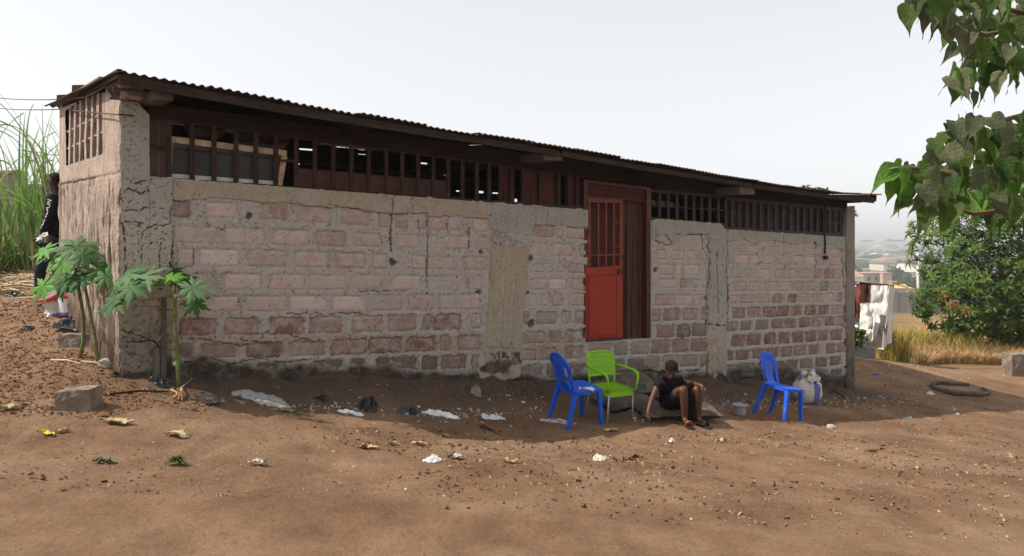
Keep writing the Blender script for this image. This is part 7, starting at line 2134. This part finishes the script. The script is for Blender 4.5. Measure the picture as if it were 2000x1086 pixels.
# paint buckets
M_BUCKW = simple('white_bucket', (.60, .58, .60, 1), (.75, .73, .75, 1), 5, .45, .1, 40, .4, obj=True, dirt=(.40, .36, .36, 1))
M_BUCKR = simple('bucket_red', (.50, .03, .03, 1), (.60, .05, .045, 1), 5, .45, .05, 40, .4)
M_BUCKB = simple('bucket_blue', (.08, .06, .30, 1), (.12, .09, .38, 1), 5, .45, .05, 40, .4)
def paint_bucket(px, py, r_, h, label, tilt, rz):
    o = empty('paint_bucket', on_ground(px, py), rz); tag(o, label, 'bucket', 'red rimmed paint buckets by the side wall')
    o.rotation_euler = (tilt[0], tilt[1], rz)
    pr = [(.88, .02), (.91, .18), (.96, .62), (.985, .86)]
    MB().lathe((0, 0, 0), [(.002, .01)] + [(r_ * a, h * b) for a, b in pr] + [(r_ * .95, h * .86), (r_ * .86, h * .05), (.002, h * .05)], 28).build('body', M_BUCKW, o, True, keep=False)
    MB().lathe((0, 0, 0), [(r_ * .985, h * .78), (r_ * 1.05, h * .80), (r_ * 1.06, h), (r_ * .98, h), (r_ * .96, h * .86)], 28).build('rim', M_BUCKR, o, True, keep=False)
    MB().lathe((0, 0, 0), [(r_ * .89, h * .0), (r_ * .915, h * .14), (r_ * .90, h * .15)], 28).build('base_band', M_BUCKB, o, True, keep=False)
    MB().tube([(r_ * 1.07 * math.cos(a), r_ * 1.07 * math.sin(a), h * (.86 - .30 * math.sin((a + 2.9) * .55) ** 2)) for a in np.linspace(-2.9, -.1, 16)], .004, 5).build('handle', M_STEEL, o, keep=False)
paint_bucket(137, 615, .135, .27, 'white paint bucket with red rim and violet base, the nearer of two', (.0, .0), .2)
paint_bucket(118, 606, .135, .28, 'white paint bucket with red rim tipped over, the farther of two', (.25, -.55), .8)
M_CLEAR = simple('clear_plastic', (.55, .55, .55, 1), (.75, .75, .76, 1), 8, .2, .3, 30, .6)
M_BAGBLACK = simple('black_bag', (.008, .008, .009, 1), (.020, .020, .022, 1), 8, .32, .5, 26, .5)
M_KRAFT = simple('dry_leaf', (.33, .24, .12, 1), (.50, .40, .23, 1), 12, .85, .5, 40, .15)
M_DRYBROWN = simple('brown_leaf', (.14, .075, .035, 1), (.24, .14, .07, 1), 12, .85, .5, 40, .15)
M_YLEAF = simple('yellow_leaf', (.55, .48, .03, 1), (.68, .60, .07, 1), 9, .6, .2, 40, .3)
M_GREYSHEET = simple('grey_plastic_sheet', (.20, .195, .185, 1), (.40, .39, .37, 1), 14, .7, .6, 30, .25, (1, 3, 1))
M_DKGREEN = simple('dark_green_scrap', (.022, .07, .028, 1), (.035, .10, .04, 1), 9, .6, .2)
M_CARD = simple('grey_card', (.07, .068, .068, 1), (.12, .115, .115, 1), 7, .8, .2)
pile('plastic_bag', 110, 612, .30, .20, .12, 3, M_CLEAR, 'crumpled clear plastic bag beside the white paint buckets', 'plastic bag')
pile('black_bag', 152, 645, .62, .25, .16, 5, M_BAGBLACK, 'shiny black plastic bag lying on the concrete slab by the side wall', 'bag', lift=.05)
pile('black_scrap', 54, 643, .22, .14, .05, 7, M_BAGBLACK, 'small scrap of black plastic alone on the left slope', 'plastic scrap')
pile('black_scrap', 92, 597, .40, .14, .05, 9, M_BAGBLACK, 'black plastic scrap at the feet of the standing man', 'plastic scrap')
pile('black_scrap', 22, 577, .36, .16, .06, 8, M_BAGBLACK, 'black and white rubbish at the left edge by the straw', 'rubbish')
pile('plastic_sheet', 516, 781, .70, .34, .035, 6, M_GREYSHEET, 'wrinkled grey plastic sheet flat on the ground below the wall', 'plastic sheet', -.12)
pile('green_scrap', 472, 774, .12, .14, .02, 7, M_DKGREEN, 'dark green scrap at the left end of the grey plastic sheet', 'scrap', .3)
pile('black_bag', 718, 800, .26, .22, .17, 9, M_BAGBLACK, 'knotted black plastic bag sitting below the middle of the wall', 'bag')
pile('black_scrap', 806, 806, .16, .14, .09, 12, M_BAGBLACK, 'crumpled black plastic right of the grey card scrap', 'plastic scrap')
pile('card_scrap', 790, 806, .14, .12, .10, 13, M_CARD, 'bent grey card scrap between two black plastic bags', 'card')
pile('white_scraps', 858, 811, .50, .14, .045, 14, M_CLEAR, 'shredded pale plastic strands in a row below the tan pillar', 'plastic scraps')
pile('white_scraps', 682, 806, .34, .12, .04, 15, M_CLEAR, 'dirty pale plastic scraps left of the knotted black bag', 'plastic scraps')
pile('orange_scrap', 908, 815, .11, .08, .04, 16, simple('orange_scrap', (.35, .15, .06, 1), (.5, .26, .14, 1), 15, .8, .4), 'small orange brown scrap below the tan pillar', 'scrap')
pile('white_scraps', 962, 817, .30, .12, .07, 17, M_PAPER, 'torn pale paper scraps left of the blue chair', 'paper')
pile('clod', 930, 772, .16, .12, .14, 18, M_STONE, 'grey lump of fallen render stuck in the mud below the tan pillar', 'rubble')
def leaf_on_ground(px, py, L, Wd, yaw, curl, mat, label, seed, cat='leaf'):
    c_ = on_ground(px, py); nu, nv = 14, 8; pts = []; r_ = random.Random(seed); curl *= .45; L *= .85; Wd *= .8
    for i in range(nu):
        t_ = i / (nu - 1); w_ = Wd * max(math.sin(PI * min(t_ * 1.02 + .03, 1)) ** .7, .04)
        for j in range(nv):
            s_ = j / (nv - 1) - .5
            x, y = (t_ - .5) * L, s_ * w_
            X, Y = c_.x + x * math.cos(yaw) - y * math.sin(yaw), c_.y + x * math.sin(yaw) + y * math.cos(yaw)
            z = gz(X, Y) + .010 + curl * (abs(2 * s_) ** 1.6) * w_ + .5 * curl * L * (t_ - .4) ** 2 + .028 * float(fbm(np.array([t_ * 5 + seed]), np.array([s_ * 4.0]), seed, 3)[0]) + .008
            X += .03 * float(fbm(np.array([t_ * 7 + seed * 3]), np.array([s_ * 3.0]), seed + 2, 3)[0]); Y += .03 * float(fbm(np.array([t_ * 7]), np.array([s_ * 3.0 + seed]), seed + 4, 3)[0])
            pts.append((X, Y, z))
    v, q = sheet(pts, nu, nv, .003)
    return tag(link('fallen_leaf', npmesh('fallen_leaf', v, q, True), mat), label, cat)
leaf_on_ground(95, 850, .13, .045, -.3, .2, M_YLEAF, 'bright yellow fallen leaf in the left foreground', 1)
leaf_on_ground(122, 846, .10, .03, .3, .3, M_KRAFT, 'small pale dry leaf right of the yellow leaf', 2)
leaf_on_ground(232, 828, .23, .15, .15, .45, M_KRAFT, 'large curled tan dry leaf in front of the concrete block', 3)
leaf_on_ground(346, 852, .20, .11, -.15, .4, M_KRAFT, 'torn tan dry leaf lower right of the large curled one', 4)
leaf_on_ground(16, 802, .20, .09, .5, .6, M_KRAFT, 'curled tan dry leaf at the left edge of the picture', 5)
leaf_on_ground(720, 876, .20, .10, -.15, .35, M_KRAFT, 'tan dry leaf in the middle foreground, leftmost of three in a row', 6)
leaf_on_ground(768, 872, .12, .07, .5, .6, M_KRAFT, 'small curled tan leaf between two larger ones in the foreground', 7)
leaf_on_ground(818, 870, .17, .07, -.2, .6, M_KRAFT, 'pale rolled dry leaf, rightmost of three in the foreground', 8)
leaf_on_ground(958, 841, .26, .06, -.2, .9, M_DRYBROWN, 'long curled strip of brown bark left of the blue chair legs', 9, 'bark')
leaf_on_ground(1000, 905, .14, .06, -.1, .5, M_KRAFT, 'tan dry leaf at the bottom below the bark strip', 10)
leaf_on_ground(506, 909, .16, .08, .1, .6, M_PALESTONE, 'pale curled dry leaf at the bottom left of centre', 11)
leaf_on_ground(870, 854, .07, .035, .3, .5, M_YLEAF, 'tiny yellow green flower leaf in the middle foreground', 12)
leaf_on_ground(1236, 898, .22, .05, .1, .8, M_DRYBROWN, 'brown twiggy dry leaf in the foreground right of centre', 13)
leaf_on_ground(1712, 882, .20, .04, -.2, .7, M_DRYBROWN, 'long brown dry leaf in the right foreground', 14)
leaf_on_ground(1410, 864, .16, .05, -.1, .7, M_KRAFT, 'tan dry leaf in front of the bucket on the sunlit earth', 15)
leaf_on_ground(560, 805, .18, .06, .1, .5, M_WEEDL if 'M_WEEDL' in globals() else simple('wilted_leaf', (.10, .16, .04, 1), (.20, .24, .08, 1), 9, .7, .2), 'wilted green leaf below the grey plastic sheet', 16)
leaf_on_ground(205, 905, .14, .08, .2, .5, simple('wilted_dark_leaf', (.06, .10, .04, 1), (.24, .22, .12, 1), 9, .7, .2), 'wilted dark green leaf at the bottom left', 17)
leaf_on_ground(1190, 843, .19, .05, .1, .6, M_KRAFT, 'dry straw coloured husk in front of the green armchair legs', 18, 'husk')
leaf_on_ground(890, 896, .15, .06, -.1, .6, M_PALESTONE, 'pale crumpled leaf right of the flattened plastic in the foreground', 19)
pile('plastic_bottle', 848, 902, .18, .07, .05, 22, M_CLEAR, 'flattened clear plastic wrapper in the middle foreground', 'plastic', -.1)
pile('wrapper', 1173, 900, .14, .10, .07, 23, simple('yellow_white_wrapper', (.62, .60, .42, 1), (.80, .80, .78, 1), 14, .5, .2), 'crumpled yellow and white wrapper in the front centre', 'wrapper')
pile('plastic_cup', 1312, 863, .09, .08, .06, 24, M_CLEAR, 'crushed clear plastic cup in the sun below the seated child', 'cup')
pile('plastic_scrap', 1775, 818, .16, .09, .04, 25, simple('pale_blue_plastic', (.20, .34, .45, 1), (.42, .55, .62, 1), 12, .3, .2), 'pale blue plastic scrap on the shade line at the right', 'plastic scrap')
pile('red_wrapper', 1497, 819, .11, .045, .025, 26, simple('red_wrapper', (.50, .03, .03, 1), (.62, .05, .05, 1), 9, .4, .1), 'small bright red wrapper in front of the right blue chair', 'wrapper')
pile('paper_scrap', 1818, 770, .17, .10, .06, 27, M_PAPER, 'white paper scrap left of the bent hose', 'paper')
pile('violet_scrap', 1712, 732, .26, .08, .03, 28, M_SACKSTRIPE, 'violet plastic strip on the slope right of the house', 'plastic scrap')
stone(1623, 836, .05, 14, M_PALESTONE, 'small pinkish pebble on the shade line in the right foreground', 'pebble', 'pebble')
# bent rubber hose
hp = [(1935, 770), (1920, 776), (1902, 775)]
HO = [(1892, 753), (1860, 751), (1834, 749), (1822, 752), (1824, 758), (1838, 764), (1862, 769), (1890, 771), (1915, 772), (1930, 770), (1928, 766), (1918, 760)]
pts = []
for x, y in HO:
    c_ = on_ground(x, y + 2); pts.append(c_ + Vector((0, 0, .045)))
from mathutils.geometry import interpolate_bezier
sm = []
for i in range(len(pts) - 1):
    p0, p1, p2, p3 = pts[max(i - 1, 0)], pts[i], pts[i + 1], pts[min(i + 2, len(pts) - 1)]
    for k in range(6):
        t_ = k / 6; sm.append(.5 * ((2 * p1) + (p2 - p0) * t_ + (2 * p0 - 5 * p1 + 4 * p2 - p3) * t_ ** 2 + (3 * p1 - p0 - 3 * p2 + p3) * t_ ** 3))
tag(MB().tube(sm, list(np.linspace(.03, .055, len(sm) // 2)) + list(np.linspace(.055, .032, len(sm) - len(sm) // 2)), 10).build('hose', simple('dusty_rubber', (.055, .042, .034, 1), (.14, .11, .085, 1), 5, .85, .3, 30, .2), None, True), 'dusty bent black hose curled open on the right of the yard', 'hose')
# chicken
ck = empty('chicken', on_ground(1896, 703), .15); tag(ck, 'small reddish brown chicken walking by the dry grass', 'chicken')
ck.scale = (.78, .78, .78)
M_HEN = simple('red_brown_feathers', (.26, .075, .018, 1), (.46, .17, .05, 1), 22, .8, .5, 60, .2, obj=True)
M_HENLEG = simple('hen_leg', (.42, .28, .10, 1), (.5, .36, .16, 1))
V_ = Sk(); b0 = V_.add((-.02, 0, .20), (.075, .085)); b1 = V_.add((.07, 0, .21), (.065, .075), b0); n1 = V_.chain(b1, [((.12, 0, .25), .045), ((.14, 0, .30), .030), ((.155, 0, .325), .030)])
b2 = V_.chain(b0, [((-.10, 0, .23), (.05, .055)), ((-.16, 0, .27), (.028, .035)), ((-.21, 0, .31), (.014, .02))])
bd = link('body', skin_mesh('body', V_.v, V_.e, V_.r, 2), M_HEN, ck, False)
m = MB(); v, q = blob((.16, 0, .358), (.022, .006, .016), 3, .3, 4, 10, 6); m.add([tuple(a) for a in v], [tuple(a) for a in q]); m.build('comb', M_BUCKR, ck, keep=False)
MB().add([(.182, -.008, .33), (.182, .008, .33), (.182, 0, .338), (.215, 0, .322)], [(0, 1, 3), (1, 2, 3), (2, 0, 3)]).build('beak', M_HENLEG, ck, keep=False)
for s_ in (-1, 1):
    v, q = blob((0, .07 * s_, .215), (.095, .022, .055), 5, .1, 3, 14, 8); link('wing', npmesh('wing', v, q), M_HEN, ck, False)
    x0 = .03 * s_
    MB().tube([(0 + x0 * .3, .035 * s_, .15), (.01 + x0, .035 * s_, .09), (x0, .035 * s_, .0)], [.018, .009, .007], 6).build('leg', M_HENLEG, ck, keep=False)
    m = MB()
    for a in (-.5, 0, .5): m.bar((x0, .035 * s_, .006), (x0 + .04 * math.cos(a), .035 * s_ + .04 * math.sin(a), .006), .008, .006)
    o = m.build('foot', M_HENLEG, ck, keep=False); o['kind'] = 'stuff'
# dead stick by the path, withered roots at the left
tag(MB().tube([on_ground(1752, 693), on_ground(1752, 693) + Vector((.02, 0, .25)), on_ground(1752, 693) + Vector((-.03, 0, .5))], [.018, .014, .006], 6).build('dead_stick', M_DARKWOOD), 'thin dead stick upright in the earth right of the shack', 'stick')
rt_ = empty('dry_root', on_ground(350, 772)); tag(rt_, 'orange dry root tangle on the earth below the front papaya', 'root')
for k, pl_ in enumerate(([(335, 765), (345, 777), (352, 780)], [(356, 781), (354, 768), (358, 758), (375, 750)], [(340, 780), (352, 776), (363, 779)], [(348, 784), (352, 776), (356, 786)])):
    pts = [on_ground(x, y) + Vector((0, 0, .02 + .03 * (i % 2))) for i, (x, y) in enumerate(pl_)]
    MB().tube(pts, [.012, .009, .006, .004][:len(pts)], 6).build('rootlet', simple('orange_root', (.42, .20, .09, 1), (.55, .32, .16, 1)) if k == 0 else bpy.data.materials['orange_root'], rt_, True)
pile('black_scrap', 318, 756, .34, .14, .07, 33, M_BAGBLACK, 'black plastic tangled with twigs at the foot of the corner pillar', 'plastic scrap')
for x0, y0, x1, y1, lab in ((100, 705, 158, 713, 'long pale dry stick lying between the papaya trunks'), (160, 708, 215, 720, 'orange dry stick lying in front of the corner'), (215, 772, 330, 768, 'thin dark stick flat on the earth below the corner pillar'), (1605, 752, 1650, 778, 'dark plank leaning low against the end of the wall')):
    a, b_ = on_ground(x0, y0), on_ground(x1, y1)
    tag(MB().tube([a + Vector((0, 0, .01)), (a + b_) / 2 + Vector((0, 0, .03)), b_ + Vector((0, 0, .015))], [.012, .010, .006], 6).build('dry_stick', M_STRAWS if 'pale' in lab or 'orange' in lab else M_DARKWOOD), lab, 'stick')
for x, y, lab in ((225, 735, 'little green weed sprouting at the foot of the corner'), (625, 782, 'little green weed on the dark earth below the wall'), (345, 905, 'little green weed at the bottom left of the picture'), (1260 - 90, 788, 'little green weed behind the chair legs')):
    rt_ = empty('weed', on_ground(x, y)); tag(rt_, lab, 'weed')
    for j in range(3):
        o = bpy.data.objects.new('leaf', KM[j]); COL.objects.link(o); o.location = on_ground(x, y) + Vector((rm_.uniform(-.04, .04), rm_.uniform(-.04, .04), .03)); o.scale = (.28,) * 3; o.rotation_euler = (0, 0, j); parent_keep(o, rt_)
# ------------------------------------------------------------------ scatter nobody could count
def chips(name, X, Y, smin, smax, mat, seed, label, flat=.5, lift=.0):
    r_ = np.random.default_rng(seed); n_ = len(X); Z = ground_z(X, Y)
    a = r_.uniform(0, 2 * PI, n_); L = r_.uniform(smin, smax, n_); W_ = L * r_.uniform(.12, .6, n_)
    ux, uy = np.cos(a), np.sin(a)
    tx = r_.normal(0, flat, n_); ty = r_.normal(0, flat, n_)
    V = np.zeros((n_, 5, 3))
    for k, (su, sv, h) in enumerate(((-1, -1, 0), (1, -.7, 0), (.8, 1, 0), (-.9, .8, 0), (.05, .1, 1))):
        V[:, k, 0] = X + ux * L * su * .5 - uy * W_ * sv * .5; V[:, k, 1] = Y + uy * L * su * .5 + ux * W_ * sv * .5
        V[:, k, 2] = Z + .004 + lift + (tx * su + ty * sv) * L * .25 + h * L * .30
    b = (np.arange(n_) * 5)[:, None]
    tri = np.concatenate([b + np.array([[0, 1, 4]]), b + np.array([[1, 2, 4]]), b + np.array([[2, 3, 4]]), b + np.array([[3, 0, 4]])])
    o = link(name, npmesh(name, V.reshape(-1, 3), tri, False, {'tone': np.repeat(r_.uniform(0, 1, n_), 5)}), mat); tag(o, label, kind='stuff'); return o
def tonemat(name, stops):
    t = NT(name); return t.fin(t.ramp(t.attr('tone'), stops), .9, .1)
M_CHIP = tonemat('leaf_chips', [(0.0, (.06, .033, .02, 1)), (0.35, (.13, .075, .042, 1)), (0.7, (.24, .15, .085, 1)), (1.0, (.36, .26, .15, 1))])
M_WBIT = tonemat('pale_bits', [(0.0, (.16, .13, .105, 1)), (0.6, (.32, .28, .24, 1)), (1.0, (.58, .55, .52, 1))])
M_CLOD = tonemat('earth_clods', [(0.0, (.11, .058, .034, 1)), (0.6, (.19, .105, .06, 1)), (1.0, (.28, .17, .10, 1))])
nr = np.random.default_rng(17)
def fan(n_, y0, y1, pw=1.0, k=.78):
    Y = y0 + (y1 - y0) * nr.random(n_) ** pw; return nr.uniform(-k, k, n_) * Y, Y
def outside(X, Y):
    o = (X - AX) * NV.x + (Y - AY) * NV.y; o2 = (X - AX) * MV.x + (Y - AY) * MV.y; s = (X - AX) * DV.x + (Y - AY) * DV.y
    ok = (o > .06) | (o2 > .06) | (s > WLEN + .1)
    return X[ok], Y[ok]
X, Y = outside(*fan(12000, 4.2, 16)); w = vnoise(X * .8, Y * .8, 5) + .35 * vnoise(X * 3, Y * 3, 6); k = w > .50 + .35 * nr.random(len(X)); X, Y = X[k], Y[k]
chips('leaf_chips', X, Y, .008, .042, M_CHIP, 1, 'dry leaf crumbs and twig bits scattered over the earth', .8)
X, Y = outside(*fan(3400, 4.2, 14))
chips('pale_chips', X, Y, .006, .020, M_WBIT, 2, 'tiny pale crumbs and shell bits scattered over the earth', .4)
X, Y = outside(*fan(9000, 4.2, 12)); chips('grit', X, Y, .006, .020, M_CLOD, 6, 'grit and little earth crumbs all over the trodden yard', .4)
# heaps of clods on the left, husks and shells along the wall and beside the chairs
n_ = 17000; px = nr.uniform(0, 330, n_); X = nr.uniform(-7.5, -2.7, n_); Y = nr.uniform(5.6, 10.5, n_); X, Y = outside(X, Y)
k = (vnoise(X * 1.4, Y * 1.4, 8) > .40); chips('earth_clods', X[k], Y[k], .010, .042, M_CLOD, 3, 'loose crumbly clods of earth on the left slope', .5)
XY = []
for cx, cy, sx_, sy_, n_ in ((1400, 790, 26, 8, 170), (1480, 792, 60, 7, 330), (1650, 785, 70, 7, 330), (1270, 806, 22, 9, 260), (1310, 816, 30, 5, 180), (900, 812, 70, 6, 180), (700, 800, 60, 5, 110), (1750, 795, 80, 8, 190), (1185, 800, 60, 14, 90), (1770, 728, 50, 20, 260), (640, 798, 60, 5, 100), (1000, 800, 80, 20, 120)):
    for _ in range(int(n_ * .55)):
        x, y = nr.normal(cx, sx_), nr.normal(cy, sy_)
        if y > 700: XY.append((x, y))
ys = np.array(XY)
# walk the sight lines to the ground all at once
dep = np.geomspace(5.5, 26, 700); px_, py_ = ys[:, 0][:, None], ys[:, 1][:, None]
xs_ = (px_ - 1000) / F * dep; zs_ = CH + (HY - py_) / F * dep; gzz = ground_z(xs_, np.broadcast_to(dep, xs_.shape))
hit = np.argmax(zs_ <= gzz, 1); X = xs_[np.arange(len(ys)), hit]; Y = dep[hit]; X, Y = outside(X, Y)
chips('husks', X, Y, .014, .055, M_WBIT, 4, 'pale shells and dried husks strewn along the foot of the wall', 1.0)
# ------------------------------------------------------------------ haze over the whole valley
hz = NT('haze_air')
hz.t.nodes.remove(hz.b)
pv = hz.n('ShaderNodeVolumePrincipled')
pv.inputs['Color'].default_value = (.72, .75, .79, 1)
pv.inputs['Density'].default_value = 0.00062
pv.inputs['Anisotropy'].default_value = 0.25
hz.l(pv.outputs[0], hz.out.inputs['Volume'])
o = MB().box(float(gx.min()) - 20, float(gx.max()) + 20, float(gy.min()) - 20, float(gy.max()) + 20, float(GZZ.min()) - 2, 7.5).build('haze', hz.m)
tag(o, 'pale dry season haze hanging over the yard and the valley', kind='stuff')
